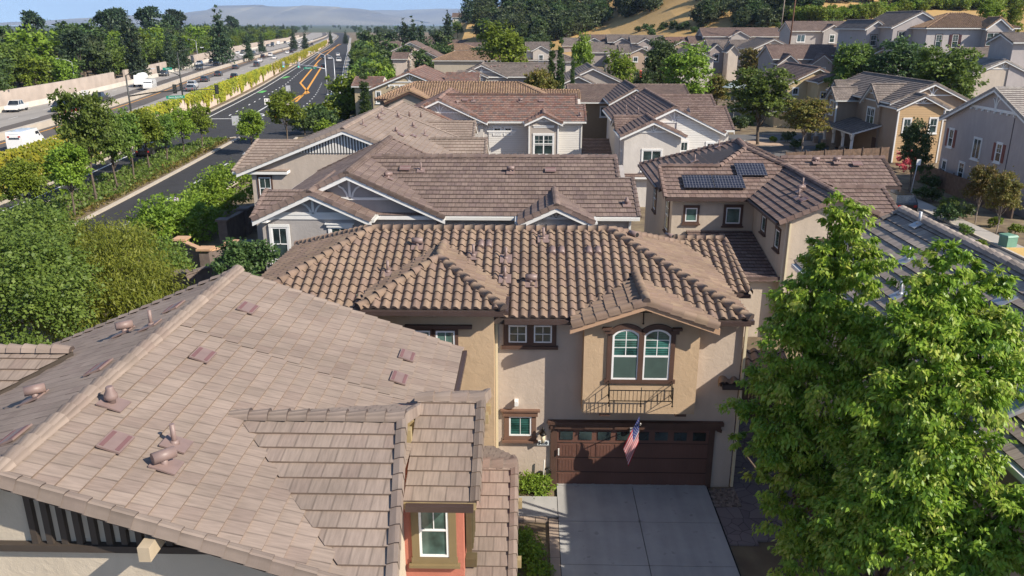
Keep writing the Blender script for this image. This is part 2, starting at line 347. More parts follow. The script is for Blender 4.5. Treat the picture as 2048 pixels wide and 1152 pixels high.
def siding(name,col,pitch=.2,axis='z'):
    if name in MATS: return MATS[name]
    m,nt,b=newmat(name); L=nt.links.new
    tc=N(nt,'ShaderNodeTexCoord'); sp=N(nt,'ShaderNodeSeparateXYZ'); L(tc.outputs['Object'],sp.inputs[0])
    d=N(nt,'ShaderNodeMath',operation='DIVIDE',i1=pitch); L(sp.outputs[2],d.inputs[0]); f=N(nt,'ShaderNodeMath',operation='FRACT'); L(d.outputs[0],f.inputs[0])
    nz=N(nt,'ShaderNodeTexNoise'); nz.inputs['Scale'].default_value=1.3; L(tc.outputs['Object'],nz.inputs[0])
    r=N(nt,'ShaderNodeMapRange'); r.inputs[1].default_value=0; r.inputs[2].default_value=.10; r.inputs[3].default_value=.45; r.inputs[4].default_value=1.0; L(f.outputs[0],r.inputs[0])
    r2=N(nt,'ShaderNodeMapRange'); r2.inputs[3].default_value=.9; r2.inputs[4].default_value=1.08; L(nz.outputs[0],r2.inputs[0])
    mu=N(nt,'ShaderNodeMath',operation='MULTIPLY'); L(r.outputs[0],mu.inputs[0]); L(r2.outputs[0],mu.inputs[1])
    v=N(nt,'ShaderNodeVectorMath',operation='SCALE'); v.inputs[0].default_value=col; L(mu.outputs[0],v.inputs['Scale']); L(v.outputs[0],b.inputs['Base Color'])
    bp=N(nt,'ShaderNodeBump'); bp.inputs['Strength'].default_value=.8; bp.inputs['Distance'].default_value=.02; bp.invert=True; L(f.outputs[0],bp.inputs['Height']); L(bp.outputs[0],b.inputs['Normal'])
    b.inputs['Roughness'].default_value=.75; MATS[name]=m; return m
def WM(c): return stucco('stucco %d %d %d'%tuple(int(x*100) for x in c),c)
# ---------------------------------------------------------------- houses
FACE={'-y':(V((1,0,0)),V((0,-1,0))),'-x':(V((0,-1,0)),V((-1,0,0))),'+x':(V((0,1,0)),V((1,0,0))),'+y':(V((-1,0,0)),V((0,1,0)))}
class House:
    def __init__(s,name,label,roof='brown',wall=(.5,.42,.36),trim=None,fine=True,loc=(0,0,0),rz=0,gut=None,group=None,cat='house',ex=.36,fascia=None):
        s.e=empty(name,loc,rz,label,cat,group); s.rk=roof; s.rm=TM(roof); s.lip=LIPT if roof=='tan' else LIPSHADE; s.wall=MB(); s.wm=WM(wall); s.roof=MB(); s.cap=MB(); s.fas=MB(); s.gut=MB(); s.trim=trim or WHITE
        s.fm=fascia or s.trim; s.fine=fine; s.gm=gut or GUTW; s.st='S' if roof.startswith('barrel') else 'flat'; s.w=.30 if s.st=='S' else .33; s.ex=ex; s.dec=MB(); s.wall2=None
    def poly(s,pts,slab=True,th=.16,fine=None):
        pts=[V(p) for p in pts]
        tiles(s.roof,pts,s.w,s.ex,.045 if s.fine else .05,s.st,s.fine if fine is None else fine)
        if slab: s.fas.prism([p-V((0,0,.012)) for p in pts],(0,0,-th))
    def nc(s):
        s.capl=getattr(s,'capl',[]); m=MB(); s.capl.append(m); return m
    def ridge(s,a,b): caps(s.nc(),V(a)+V((0,0,.03 if s.st=='flat' else .07)),V(b)+V((0,0,.03 if s.st=='flat' else .07)),s.st if s.st=='S' else 'flat')
    def rk_(s,a,b,out): rake(s.nc(),V(a)+V((0,0,.01)),V(b)+V((0,0,.01)),out,style=s.st)
    def gutter(s,a,b,out):
        a,b,out=V(a),V(b),V(out).normalized(); g=MB(); g.fb(a+out*.01+V((0,0,-.15)),b-a,out*.12,V((0,0,.13))); s.gutl=getattr(s,'gutl',[]); s.gutl.append(g)
    def gab(s,ax,x0,x1,y0,y1,ze,zr,ov=.45,ro=.35,z0=0,ends=(1,1),wall=True,gut=(1,1),cut=None,wz=None):
        """gable block; footprint = walls; ze = height of eave edge; ridge along ax"""
        if ax=='y': A,B=(x0-ov,x1+ov),(y0-ro*ends[0],y1+ro*ends[1])
        else: A,B=(y0-ov,y1+ov),(x0-ro*ends[0],x1+ro*ends[1])
        P=(lambda a,b,z: V((a,b,z))) if ax=='y' else (lambda a,b,z: V((b,a,z)))
        mid=(A[0]+A[1])/2; sl=(zr-ze)/(mid-A[0])
        for sd in (0,1):
            s.poly([P(A[sd],B[0],ze),P(A[sd],B[1],ze),P(mid,B[1],zr),P(mid,B[0],zr)])
            if gut[sd]: s.gutter(P(A[sd],B[0],ze),P(A[sd],B[1],ze),P(-1 if sd==0 else 1,0,0))
            for e in (0,1):
                if ends[e]:
                    s.rk_(P(mid,B[e],zr),P(A[sd],B[e],ze),P(0,-1 if e==0 else 1,0)); sg=-1 if e==0 else 1; bb=MB(); p_=P(mid,B[e]-sg*.02,zr-.13); q_=P(A[sd],B[e]-sg*.02,ze-.13)
                    bb.prism([p_,q_,q_-V((0,0,.2)),p_-V((0,0,.2))],P(0,sg*.05,0)); s.brg=getattr(s,'brg',[]); s.brg.append(bb)
        s.ridge(P(mid,B[0]-.05*ends[0],zr),P(mid,B[1]+.05*ends[1],zr))
        if wall:
            w0,w1=(x0,x1) if ax=='y' else (y0,y1); v0,v1=(y0,y1) if ax=='y' else (x0,x1); zz=ze+sl*ov-.17
            s.wall.prism([P(w0,v0,z0),P(w1,v0,z0),P(w1,v0,zz),P(mid,v0,zr-.17),P(w0,v0,zz)],P(0,v1-v0,0))
        s.sl=sl; s.mid=mid
    def hip(s,x0,x1,y0,y1,ze,sl=.4,ov=.45,z0=0,wall=True,gut=True,sides='wesn'):
        a,b,c,d=x0-ov,x1+ov,y0-ov,y1+ov; W_,D=b-a,d-c; h=min(W_,D)/2; zr=ze+h*sl
        if W_>=D: r0,r1=V((a+h,(c+d)/2,zr)),V((b-h,(c+d)/2,zr))
        else: r0,r1=V(((a+b)/2,c+h,zr)),V(((a+b)/2,d-h,zr))
        C=[V((a,c,ze)),V((b,c,ze)),V((b,d,ze)),V((a,d,ze))]
        if W_>=D: fs=[('s',[C[0],C[1],r1,r0]),('e',[C[1],C[2],r1]),('n',[C[2],C[3],r0,r1]),('w',[C[3],C[0],r0])]; hp=[(r0,C[0]),(r1,C[1]),(r1,C[2]),(r0,C[3])]
        else: fs=[('s',[C[0],C[1],r0]),('e',[C[1],C[2],r1,r0]),('n',[C[2],C[3],r1]),('w',[C[3],C[0],r0,r1])]; hp=[(r0,C[0]),(r0,C[1]),(r1,C[2]),(r1,C[3])]
        for k,f in fs:
            if k in sides: s.poly(f)
        if (r1-r0).length>.2: s.ridge(r0,r1)
        for p,q in hp: s.ridge(p,q)
        if gut:
            for p,q,o in ((C[0],C[1],(0,-1,0)),(C[3],C[0],(-1,0,0)),(C[1],C[2],(1,0,0))): s.gutter(p,q,o)
        if wall: s.wall.box(x0,x1,y0,y1,z0,ze+sl*ov-.16)
        return r0,r1
    def O(s,face,a,pl,z): return V((a,pl,z)) if face in('-y','+y') else V((pl,a,z))
    def truss(s,face,c,pl,zr,sl,d=1.0,beam=None,m=None):
        """white king-post brackets in a gable; c centre, zr apex underside"""
        R,Nn=FACE[face]; o=s.O(face,c,pl,0); U=V((0,0,1)); t=Nn*.06; tm=MB(); s.trl=getattr(s,'trl',[]); s.trl.append(tm)
        def bar(u0,z0,u1,z1,wd=.09):
            a=o+R*u0+U*z0; b=o+R*u1+U*z1; q=(b-a); n=Nn.cross(q).normalized()*wd/2; tm.fb(a-n+Nn*.003,q,n*2,t)
        zb=zr-d; hw=d/sl
        bar(-hw,zb,hw,zb,.12); bar(0,zb,0,zr-.05,.11)
        for sg in(-1,1):
            pts=[(sg*.12,zb+.05),(sg*.22,zb+d*.28),(sg*.42,zb+d*.5),(sg*.42/sl*.55+sg*.02,zr-.23-.0)]
            pts=[(sg*.10,zb+.05),(sg*.16,zb+d*.25),(sg*.30,zb+d*.45),(sg*.52,zb+d*.58)]
            for p,q in zip(pts,pts[1:]): bar(p[0],p[1],q[0],q[1],.08)
    def win(s,face,a,pl,z,w,h,mun=(2,2),kind='hung',trim=None,glass_=None,sill=True,tw=.10,shut=None,small=False,head=False):
        """window centred at a on plane pl with its bottom at z"""
        R,Nn=FACE[face]; o=s.O(face,a,pl,z); U=V((0,0,1)); tm=trim or s.trim
        def b(mb,u0,u1,v0,v1,n0,n1): mb.fb(o+R*u0+U*v0+Nn*n0,R*(u1-u0),U*(v1-v0),Nn*(n1-n0))
        W=MB(); hw=w/2
        b(W,-hw-tw,-hw,-.02,h+.02,0,.05); b(W,hw,hw+tw,-.02,h+.02,0,.05); b(W,-hw-tw-.05*head,hw+tw+.05*head,h+.02,h+.02+tw+.02,0,.06+.04*head)
        if head: b(W,-hw-tw-.12,hw+tw+.12,h+.04+tw,h+.10+tw,0,.14)
        if not small: b(W,-hw-tw-.02,hw+tw+.02,-.02-tw*.9,-.02,0,.055)
        wo=W.build('window',tm,s.e)
        Fm=MB(); f=.05
        b(Fm,-hw,-hw+f,0,h,.002,.04); b(Fm,hw-f,hw,0,h,.002,.04); b(Fm,-hw+f,hw-f,0,f,.002,.04); b(Fm,-hw+f,hw-f,h-f,h,.002,.04)
        if kind=='hung': b(Fm,-hw+f,hw-f,h*.48,h*.48+.045,.002,.036)
        if kind in('slide','pair'): b(Fm,-.03-.02*(kind=='pair'),.03+.02*(kind=='pair'),f,h-f,.002,.038)
        if kind=='pair': b(Fm,-hw+f,-.05,h*.48,h*.48+.04,.002,.034); b(Fm,.05,hw-f,h*.48,h*.48+.04,.002,.034)
        mz0=h*.5 if kind in('hung','pair') else f
        if mun and not small:
            cx=[0] if kind!='pair' else [-hw/2,hw/2]
            for c in cx: b(Fm,c-.009,c+.009,mz0,h-f,.003,.028)
            for q in range(1,mun[1]): zz=mz0+(h-f-mz0)*q/mun[1]; b(Fm,-hw+f,hw-f,zz-.009,zz+.009,.003,.026)
        Fm.build('frame',VINYL,wo)
        G=MB(); b(G,-hw+f*.5,hw-f*.5,f*.5,h-f*.5,.001,.015); G.build('pane',glass_ or GL,wo)
        if sill and not small:
            Q=MB(); b(Q,-hw-tw-.07,hw+tw+.07,-.02-tw*.9-.07,-.02-tw*.9,0,.12); Q.build('sill',tm,wo)
        if shut:
            for sg in(-1,1):
                q=MB(); u=sg*(hw+tw+.2); b(q,u-.19,u+.19,-.02,h+.02,.002,.05)
                for i in range(int(h/.09)): b(q,u-.14,u+.14,.06+i*.09,.11+i*.09,.05,.062)
                q.build('shutter',shut,s.e)
        return wo
    def band(s,face,a0,a1,pl,z,h=.2,m=None,d=.04):
        R,Nn=FACE[face]; o=s.O(face,a0,pl,z); L_=abs(a1-a0); R=R if face in('-y','+x') else -R
        s.dec.fb(o,R*L_,V((0,0,h)),Nn*d)
    def vent(s,p,kind='dormer',n=None,rz=0):
        """roof vents standing on the tile surface"""
        p=V(p); q=MB()
        if kind=='pipe': q.lathe(p-V((0,0,.05)),[(.045,0),(.045,.45)],10); q.lathe(p,[(.10,0),(.06,.09)],10)
        elif kind=='turbine':
            q.lathe(p-V((0,0,.05)),[(.07,0),(.07,.14),(.12,.17),(.12,.24),(.07,.33),(.07,.38),(.055,.40)],14)
        else:
            q.lathe(p-V((0,0,.1)),[(.065,0),(.065,.26)],10); d=V((math.cos(rz),math.sin(rz),0)); q.lathe(p+V((0,0,.19))-d*.2,[(.10,0),(.10,.38)],12,axis=d)
            q.lathe(p+V((0,0,.19))-d*.205,[(.08,0),(.08,.01)],12,m=1,axis=d)
        if n is not None:
            n=V(n).normalized(); a=V((0,0,-1))+n*n.z; a=a.normalized() if a.length>1e-3 else V((0,-1,0)); b=n.cross(a); q.fb(p-a*.2-b*.2+n*.012,a*.45,b*.4,n*.03)
        return q.build('roof_vent',[PINKM,DARK],s.e)
    def flatvent(s,p,n,ax,w=.55,h=.40):
        """low profile tile vent lying in the roof plane"""
        n=V(n).normalized(); d=(V((0,0,-1))+n*n.z).normalized(); a=d.cross(n); p=V(p)+n*.05; q=MB()
        q.fb(p-a*w/2-d*h/2,a*w,d*h,n*.035); q.fb(p-a*w/2*.86-d*(h/2-.03)+n*.034,a*w*.86,d*.07,n*.008,1); q.fb(p-a*w/2*.86+d*(h/2-.10)+n*.034,a*w*.86,d*.07,n*.008,1)
        return q.build('tile_vent',[PINKM,PINKD],s.e)
    def done(s,wm=None,extra=None):
        s.wall.build('wall',wm or s.wm,s.e)
        for c in getattr(s,'capl',[]) if not s.fine else []:
            s.cap=c; b=len(s.roof.v); s.roof.v+=s.cap.v; s.roof.f+=[tuple(i+b for i in f) for f in s.cap.f]; s.roof.m+=s.cap.m; s.roof.uv+=s.cap.uv; s.roof.sm+=s.cap.sm
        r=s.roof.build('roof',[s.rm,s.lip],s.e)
        if s.fine:
            for c in getattr(s,'capl',[]): c.build('ridge_tiles',[s.rm,LIPSHADE],r)  # dark cap ends paint in the scalloped shading between caps
        for g in getattr(s,'brg',[]): g.build('barge_board',s.fm,s.e)
        for g in getattr(s,'gutl',[]): g.build('gutter',s.gm,s.e)
        for g in getattr(s,'trl',[]): g.build('gable_trim',s.trim,s.e)
        s.fas.build('fascia',s.fm,r)
        s.gut.build('gutter',s.gm,s.e); s.dec.build('gable_trim',s.trim,s.e)
        return s.e
def slopez(p0,n,x,y): n=V(n); return p0[2]-(n.x*(x-p0[0])+n.y*(y-p0[1]))/n.z
def onroof(px,py,pl,nx,ny):
    """pixel on a roof plane through point pl with slope gradients (dz/dx=nx, dz/dy=ny)"""
    r=ray(px,py); # z=pl.z+nx*(x-plx)+ny*(y-ply)
    t=(pl[2]-CH-nx*pl[0]-ny*pl[1])/(r[2]-nx*r[0]-ny*r[1]); return V((r[0]*t,r[1]*t,CH+r[2]*t))
# ================================================================ houses in the foreground
def rz_(pl,nx,ny,x,y): return pl[2]+nx*(x-pl[0])+ny*(y-pl[1])
# ---- A: the near left house, long tan tile roof with its ridge running away from the camera
A=House('stucco_house','pale stucco house in the left foreground under a long tan tile roof','tan',(.50,.43,.34),trim=mk('dark barge board',(.05,.038,.03),.7),gut=GUT,fascia=mk('dark barge board',(.05,.038,.03),.7))
rx,rzz=-7.97,8.12; sR,sL=.367,.42; yN,yF=10.25,20.6; ex=-1.86; ez=rzz-sR*(ex-rx); lx=-13.4; lz=rzz-sL*(rx-lx)
# right slope, cut away where the cross gable stands in front of it
A.poly([(rx,yN,rzz),(rx,16.6,rzz),(-2.45,16.6,rzz-sR*(-2.45-rx)),(-2.45,yN,rzz-sR*(-2.45-rx))],slab=False)
A.poly([(rx,16.6,rzz),(rx,yF,rzz),(ex,yF,ez),(ex,17.3,ez),(-2.3,16.6,rzz-sR*(-2.3-rx))])
A.fas.prism([(rx,yN,rzz-.012),(-2.75,yN,rzz-.012-sR*(-2.75-rx)),(-2.75,yN+.3,rzz-.012-sR*(-2.75-rx)),(rx,yN+.3,rzz-.012)],(0,0,-.2))
A.poly([(rx,yN,rzz),(rx,yF,rzz),(lx,yF,lz),(lx,yN,lz)])
A.ridge((rx,yN-.1,rzz),(rx,yF+.1,rzz))
A.rk_((rx,yF,rzz-.05),(ex,yF,ez-.05),(0,1,0)); A.rk_((rx,yF,rzz),(lx,yF,lz),(0,1,0)); A.rk_((rx,yN,rzz),(-2.6,yN,rzz-sR*(-2.6-rx)),(0,-1,0)); A.rk_((rx,yN,rzz),(lx,yN,lz),(0,-1,0))
A.gutter((ex,17.3,ez),(ex,yF,ez),(1,0,0))
A.wall.prism([(-13.0,10.75,0),(-2.6,10.75,0),(-2.6,10.75,rzz-sR*(-2.6-rx)-.2),(rx,10.75,rzz-.2),(-13.0,10.75,lz)],(0,9.5,0))
for x in [-7.9+i*.24 for i in range(22)]:      # dark battens in the gable vent
    zt=rzz-sR*abs(x-rx)-.24
    if zt>6.75: A.dec.box(x,x+.10,10.66,10.748,6.62,zt)
A.dec.box(-8.6,-3.9,10.62,10.745,6.5,6.62)
q=MB()
x=-5.75; zt=rzz-sR*(x-rx)-.22; q.box(x-.09,x+.09,yN-.25,10.75,zt-.27,zt-.02)
q.build('rafter_tail',mk('pale timber',(.42,.34,.24),.8),A.e)
# left wing with its own ridge running left
A.poly([(-22,17.6,7.0),(-11.0,17.6,7.0),(-13.3,15.0,5.95),(-22,15.0,5.95)]); A.poly([(-22,17.6,7.0),(-11.0,17.6,7.0),(-13.2,19.9,5.95),(-22,19.9,5.95)]); A.ridge((-22,17.6,7.0),(-11.05,17.6,7.03))
A.wall.box(-21.6,-13.05,15.3,19.6,0,5.9)
# cross gable A2 in front, slope facing the camera
s2=.30; y2,z2=13.86,7.27; xr=-2.42; xi=rx+(rzz-z2)/sR; yb_=9.6; xb_=-2.02
def val(y): return rx+(rzz-(z2-s2*(y2-y)))/sR
A.poly([(xi,y2,z2),(xr,y2,z2),(xb_,yb_,z2-s2*(y2-yb_)),(val(yb_),yb_,z2-s2*(y2-yb_))])
A.poly([(xi,y2,z2),(xr,y2,z2),(xr,16.9,z2-.40*(16.9-y2)),(xi+(16.9-y2)*.40/sR,16.9,z2-.40*(16.9-y2))])
A.ridge((xi-.15,y2,z2),(xr+.02,y2,z2)); A.rk_((xr,y2,z2),(xb_,yb_,z2-s2*(y2-yb_)),(1,.1,0)); A.rk_((xr,y2,z2),(xr,16.4,z2-.40*(16.4-y2)),(1,0,0))
A.done(); Ae=A.e
# parts of A with other finishes
q=MB(); zf=lambda y:z2-(s2 if y<y2 else .40)*abs(y2-y)-.22
q.prism([(-2.95,10.4,0),(-2.95,16.6,0),(-2.95,16.6,zf(16.6)),(-2.95,y2,zf(y2)),(-2.95,10.4,zf(10.4))],(.25,0,0)); q.build('wall',WM((.62,.52,.33)),Ae)
for y in (13.86,12.2,15.5): q=MB(); zz=zf(y)-.02; q.box(-2.72,xr+.14,y-.09,y+.09,zz-.26,zz); q.build('rafter_tail',mk('olive timber',(.33,.25,.13),.8),Ae)
q=MB(); q.fb((-2.70,10.6,0),(.03,0,0),(0,.30,0),(0,0,5.3)); q.build('corner_board',mk('tan corner paint',(.36,.26,.15),.7),Ae)
# A3: small lower gable beyond with the salmon wall and a window
a3=House('x','x','tan',(.46,.17,.12),gut=GUT); bpy.data.objects.remove(a3.e); a3.e=Ae
y3,z3,e3y,e3z=16.05,6.63,13.56,5.58; s3=(z3-e3z)/(y3-e3y); x3=-1.02
a3.poly([(-2.45,y3,z3),(x3,y3,z3),(x3,e3y,e3z),(-2.45,e3y,e3z)]); a3.poly([(-2.44,y3,z3),(x3,y3,z3),(x3,y3+2.3,z3-2.3*s3),(-2.2,y3+2.3,z3-2.3*s3),(-2.44,y3+1.0,z3-1.0*s3)])
a3.ridge((-2.5,y3,z3),(x3+.03,y3,z3)); a3.rk_((x3,y3,z3),(x3,e3y,e3z),(1,0,0)); a3.rk_((x3,y3,z3),(x3,y3+2.2,z3-2.2*s3),(1,0,0)); a3.gutter((-2.4,e3y,e3z),(x3-.05,e3y,e3z),(0,-1,0))
a3.wall.prism([(-2.9,14.3,0),(-2.9,17.9,0),(-2.9,17.9,5.7),(-2.9,y3,z3-.2),(-2.9,14.3,z3-.2-s3*(y3-14.3))],(1.55,0,0))
for y in (15.9,17.0): q=MB(); q.box(-1.35,x3+.13,y-.08,y+.08,z3-.24-s3*abs(y3-y)-.22,z3-.24-s3*abs(y3-y)); q.build('rafter_tail',mk('olive timber',(.33,.25,.13),.8),Ae)
a3.trim=OLIVE; a3.win('-y',-1.97,14.3,3.78,.62,1.32,mun=(1,0),kind='hung',trim=OLIVE,glass_=GLG,tw=.16)
# lattice shutter on the side of the salmon wall
q=MB(); q.box(-1.32,-1.20,14.55,15.35,3.7,4.9); 
for i in range(4): q.box(-1.20,-1.17,14.6+i*.2,14.68+i*.2,3.75,4.85)
q.box(-1.34,-1.10,14.5,14.75,3.35,3.55); q.build('shutter',mk('olive dark timber',(.10,.075,.035),.8),Ae)
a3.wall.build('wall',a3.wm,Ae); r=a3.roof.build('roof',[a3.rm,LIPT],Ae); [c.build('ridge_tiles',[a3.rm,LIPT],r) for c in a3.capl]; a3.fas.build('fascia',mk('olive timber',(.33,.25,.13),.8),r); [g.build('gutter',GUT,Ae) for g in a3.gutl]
# A4: the low entry roof
a4=House('x','x','tan',(.46,.38,.27),gut=GUT); bpy.data.objects.remove(a4.e); a4.e=Ae
y4,z4=17.1,4.35; s4=.42; x4=-.30
a4.poly([(-1.75,y4,z4),(x4,y4,z4),(x4,12.6,z4-s4*(y4-12.6)),(-1.75,12.6,z4-s4*(y4-12.6))]); a4.poly([(-2.4,y4,z4),(x4,y4,z4),(x4,18.0,z4-.38),(-.95,19.6,z4-.95),(-2.4,19.6,z4-.95)])
a4.ridge((-1.6,y4,z4),(x4,y4,z4)); a4.rk_((x4,y4,z4),(x4,12.6,z4-s4*(y4-12.6)),(1,0,0)); a4.rk_((x4,y4,z4),(x4-.1,18.2,z4-.5),(1,0,0))
a4.wall.prism([(-2.0,13.0,0),(-2.0,19.2,0),(-2.0,19.2,z4-1.2),(-2.0,y4,z4-.2),(-2.0,13.0,z4-.2-s4*4.1)],(1.35,0,0))
for y in (16.4,15.0): q=MB(); q.box(-.65,x4+.16,y-.08,y+.08,z4-.24-s4*(y4-y)-.2,z4-.24-s4*(y4-y)); q.build('rafter_tail',mk('olive timber',(.33,.25,.13),.8),Ae)
a4.wall.build('wall',a4.wm,Ae); r=a4.roof.build('roof',[a4.rm,LIPT],Ae); [c.build('ridge_tiles',[a4.rm,LIPT],r) for c in a4.capl]; a4.fas.build('fascia',mk('olive timber',(.33,.25,.13),.8),r)
# vents on A
nR=(sR,0,1); nL=(-sL,0,1)
def ra(px,py): return onroof(px,py,(rx,12,rzz),-sR,0)
def rl(px,py): return onroof(px,py,(rx,12,rzz),sL,0)
A.vent(ra(350,893)+V((0,0,.04)),'pipe',nR); A.vent(ra(330,935)+V((0,0,.04)),'dormer',nR,rz=math.pi*1.25); A.vent(ra(225,812)+V((0,0,.04)),'turbine',nR)
for p in ((495,620),(405,715),(230,890),(813,715),(797,760)): A.flatvent(ra(*p),nR,0)
A.vent(rl(250,668)+V((0,0,.04)),'dormer',nL,rz=math.pi*1.2); A.vent(rl(303,655)+V((0,0,.04)),'pipe',nL); A.vent(rl(72,800)+V((0,0,.04)),'dormer',nL,rz=math.pi*1.2)
for p in ((200,740),(30,878),(350,618)): A.flatvent(rl(*p),nL,0)
# ---- B: the centre house with barrel tiles, garage and flag
TANW=(.50,.365,.24); B=House('stucco_house','tan stucco house in the centre with barrel-tile roof, brown garage door and iron balcony','barrel',(.50,.415,.345),trim=BROWN,gut=GUT,fascia=mk('dark brown fascia',(.06,.045,.04),.7))
yw=23.14; ey=22.6; e=6.07; ry,rz0=26.9,7.72; sl=(rz0-e)/(ry-ey); rxa,rxb=-5.47,2.68; cl,cr_=-9.3,6.62; by=30.7
B.poly([(cl,ey,e),(cr_,ey,e),(rxb,ry,rz0),(rxa,ry,rz0)]); B.poly([(cl,ey,e),(rxa,ry,rz0),(cl,by,e)]); B.poly([(cr_,ey,e),(cr_,by,e),(rxb,ry,rz0)]); B.poly([(cr_,by,e),(cl,by,e),(rxa,ry,rz0),(rxb,ry,rz0)])
B.ridge((rxa,ry,rz0),(rxb,ry,rz0))
for a,b in (((rxa,ry,rz0),(cl,ey,e)),((rxa,ry,rz0),(cl,by,e)),((rxb,ry,rz0),(cr_,ey,e)),((rxb,ry,rz0),(cr_,by,e))): B.ridge(a,b)
B.gutter((-.75,ey,e),(1.35,ey,e),(0,-1,0)); B.gutter((5.4,ey,e),(cr_,ey,e),(0,-1,0)); B.gutter((cl,by,e),(cl,ey,e),(-1,0,0)); B.gutter((cr_,ey,e),(cr_,by,e),(1,0,0))
B.wall.box(-8.85,6.60,yw,30.3,0,e+.03)
# right hand rear wing
zr2=6.55; B.poly([(2.0,30.2,zr2),(7.5,30.2,zr2),(7.75,27.0,5.45),(2.0,27.0,5.45)]); B.poly([(2.0,30.2,zr2),(7.5,30.2,zr2),(7.75,33.2,5.45),(2.0,33.2,5.45)]); B.ridge((3.5,30.2,zr2),(7.5,30.2,zr2)); B.rk_((7.55,30.2,zr2),(7.8,27.0,5.45),(1,0,0)); B.gutter((6.7,27.0,5.45),(7.8,27.0,5.45),(0,-1,0)); B.wall.box(4.5,7.2,27.5,33,0,5.4)
# left tower wing with its pyramid roof
wx0,wx1,wy,we=-4.72,-1.07,22.5,6.52; cx=(wx0+wx1)/2; hw=2.14; ay=22.06+2.5; az=we+.42*2.14
apx=V((cx,ay-.2,az)); fl,fr=V((cx-hw,22.06,we)),V((cx+hw,22.06,we)); bk=V((cx,26.4,az))
B.poly([fl,fr,apx]); B.poly([fl,apx,bk,V((cx-hw,26.4,we))]); B.poly([fr,V((cx+hw,26.4,we)),bk,apx])
B.ridge(apx,bk-V((0,.6,0))); B.ridge(apx,fl); B.ridge(apx,fr); B.gutter(fl,fr,(0,-1,0)); B.gutter((cx+hw,22.06,we),(cx+hw,23.4,we),(1,0,0))
q=MB(); q.box(wx0,wx1,wy,23.5,0,we+.02); q.build('tower_wall',WM(TANW),B.e)
# projecting bay under the front gable
gx0,gx1,gy=1.66,5.14,22.5; gc=3.40; gs=.35; gap=6.80; ge=gap-gs*2.13
B.poly([(gc-2.13,22.06,ge),(gc,22.06,gap),(gc,25.5,gap),(gc-2.13,25.5,ge)]); B.poly([(gc+2.13,22.06,ge),(gc+2.13,25.5,ge),(gc,25.5,gap),(gc,22.06,gap)])
B.ridge((gc,22.0,gap+.02),(gc,24.9,gap+.02)); B.rk_((gc,22.06,gap),(gc-2.13,22.06,ge),(0,-1,0)); B.rk_((gc,22.06,gap),(gc+2.13,22.06,ge),(0,-1,0))
q=MB(); q.prism([(gx0,gy,2.98),(gx1,gy,2.98),(gx1,gy,ge+gs*.4-.12),(gc,gy,gap-.15),(gx0,gy,ge+gs*.4-.12)],(0,.7,0)); q.build('bay_wall',WM(TANW),B.e)
q=MB()
for sg in (-1,1): a=V((gc,22.03,gap-.03)); b=V((gc+sg*2.2,22.03,ge-.05)); q.prism([a,b,b-V((0,0,.2)),a-V((0,0,.2))],(0,.07,0))
q.build('barge_board',TANT,B.e)
q=MB(); q.tube([(gc,22.44,6.62),(gc,22.44,6.0)],.014,6); q.tube([(gc-.21,22.44,6.36),(gc+.21,22.44,6.36)],.014,6)
for dx,dz in ((-.22,6.36),(.22,6.36),(0,6.0)): q.lathe((gc+dx,22.44,dz-.03),[(.01,0),(.035,.03),(.01,.06)],8)
for sg in(-1,1): q.tube([(gc,22.44,6.55),(gc+sg*.05,22.44,6.42),(gc+sg*.16,22.44,6.40)],.009,5)
q.build('iron_ornament',BLACKM,B.e)
# corbels under the bay
for xx in (2.2,4.55): q=MB(); q.box(xx,xx+.35,22.52,23.1,2.88,2.975); q.build('corbel',BROWN,B.e)
# arched twin windows
def arch(o,w,h,rise,n=10):
    pts=[V((-w/2,0,0)),V((w/2,0,0))]; R=(w*w/4+rise*rise)/(2*rise)
    a0=math.asin(w/2/R)
    for i in range(n+1):
        t=a0-2*a0*i/n; pts.append(V((R*math.sin(t),0,h-rise+R*math.cos(t)-(R-rise))))
    return [o+p for p in pts]
tr=MB(); tr.box(2.36,2.50,22.44,22.5,4.12,5.72); tr.box(4.26,4.40,22.44,22.5,4.12,5.72); tr.box(3.30,3.46,22.435,22.5,4.12,5.75); tr.box(2.3,4.46,22.43,22.5,4.04,4.16)
for cxw in (2.92,3.86):
    o_=V((cxw,22.5,4.16)); outer=arch(o_+V((0,-.075,0)),1.02,1.82,.22); inner=arch(o_+V((0,-.075,0)),.82,1.66,.20)
    for i in range(2,len(outer)-1): tr.prism([outer[i],outer[i+1],inner[i+1],inner[i]],(0,.07,0))
for sg,xx in ((-1,2.27),(1,4.49)): tr.box(min(xx,xx-sg*.25),max(xx,xx-sg*.25),22.38,22.5,5.68,5.80); tr.box(min(xx+sg*.08,xx-sg*.2),max(xx+sg*.08,xx-sg*.2),22.34,22.5,5.80,5.87)
two=tr.build('window',BROWN,B.e)
for cxw in (2.92,3.86):
    o_=V((cxw,22.46,4.16)); f=MB(); oi=arch(o_,.82,1.66,.20); ii=arch(o_+V((0,0,.05)),.70,1.54,.17)
    for i in range(len(oi)): j=(i+1)%len(oi); f.prism([oi[i],oi[j],ii[j],ii[i]],(0,.035,0))
    f.box(cxw-.36,cxw+.36,22.462,22.495,4.16+.74,4.16+.80); f.box(cxw-.012,cxw+.012,22.466,22.49,4.16+.8,4.16+1.58)
    for z_ in (5.2,5.45): f.box(cxw-.35,cxw+.35,22.467,22.49,z_,z_+.02)
    f.build('frame',VINYL,two)
    g=MB(); g.prism([p+V((0,.012,0)) for p in arch(o_+V((0,0,.02)),.76,1.60,.18)],(0,.012,0)); g.build('pane',GLT if True else GL,two)
    g=MB(); g.box(cxw-.34,cxw+.34,22.465,22.471,4.22,4.88); g.build('insect_screen',mk('insect screen',(.05,.085,.075),.8),two)
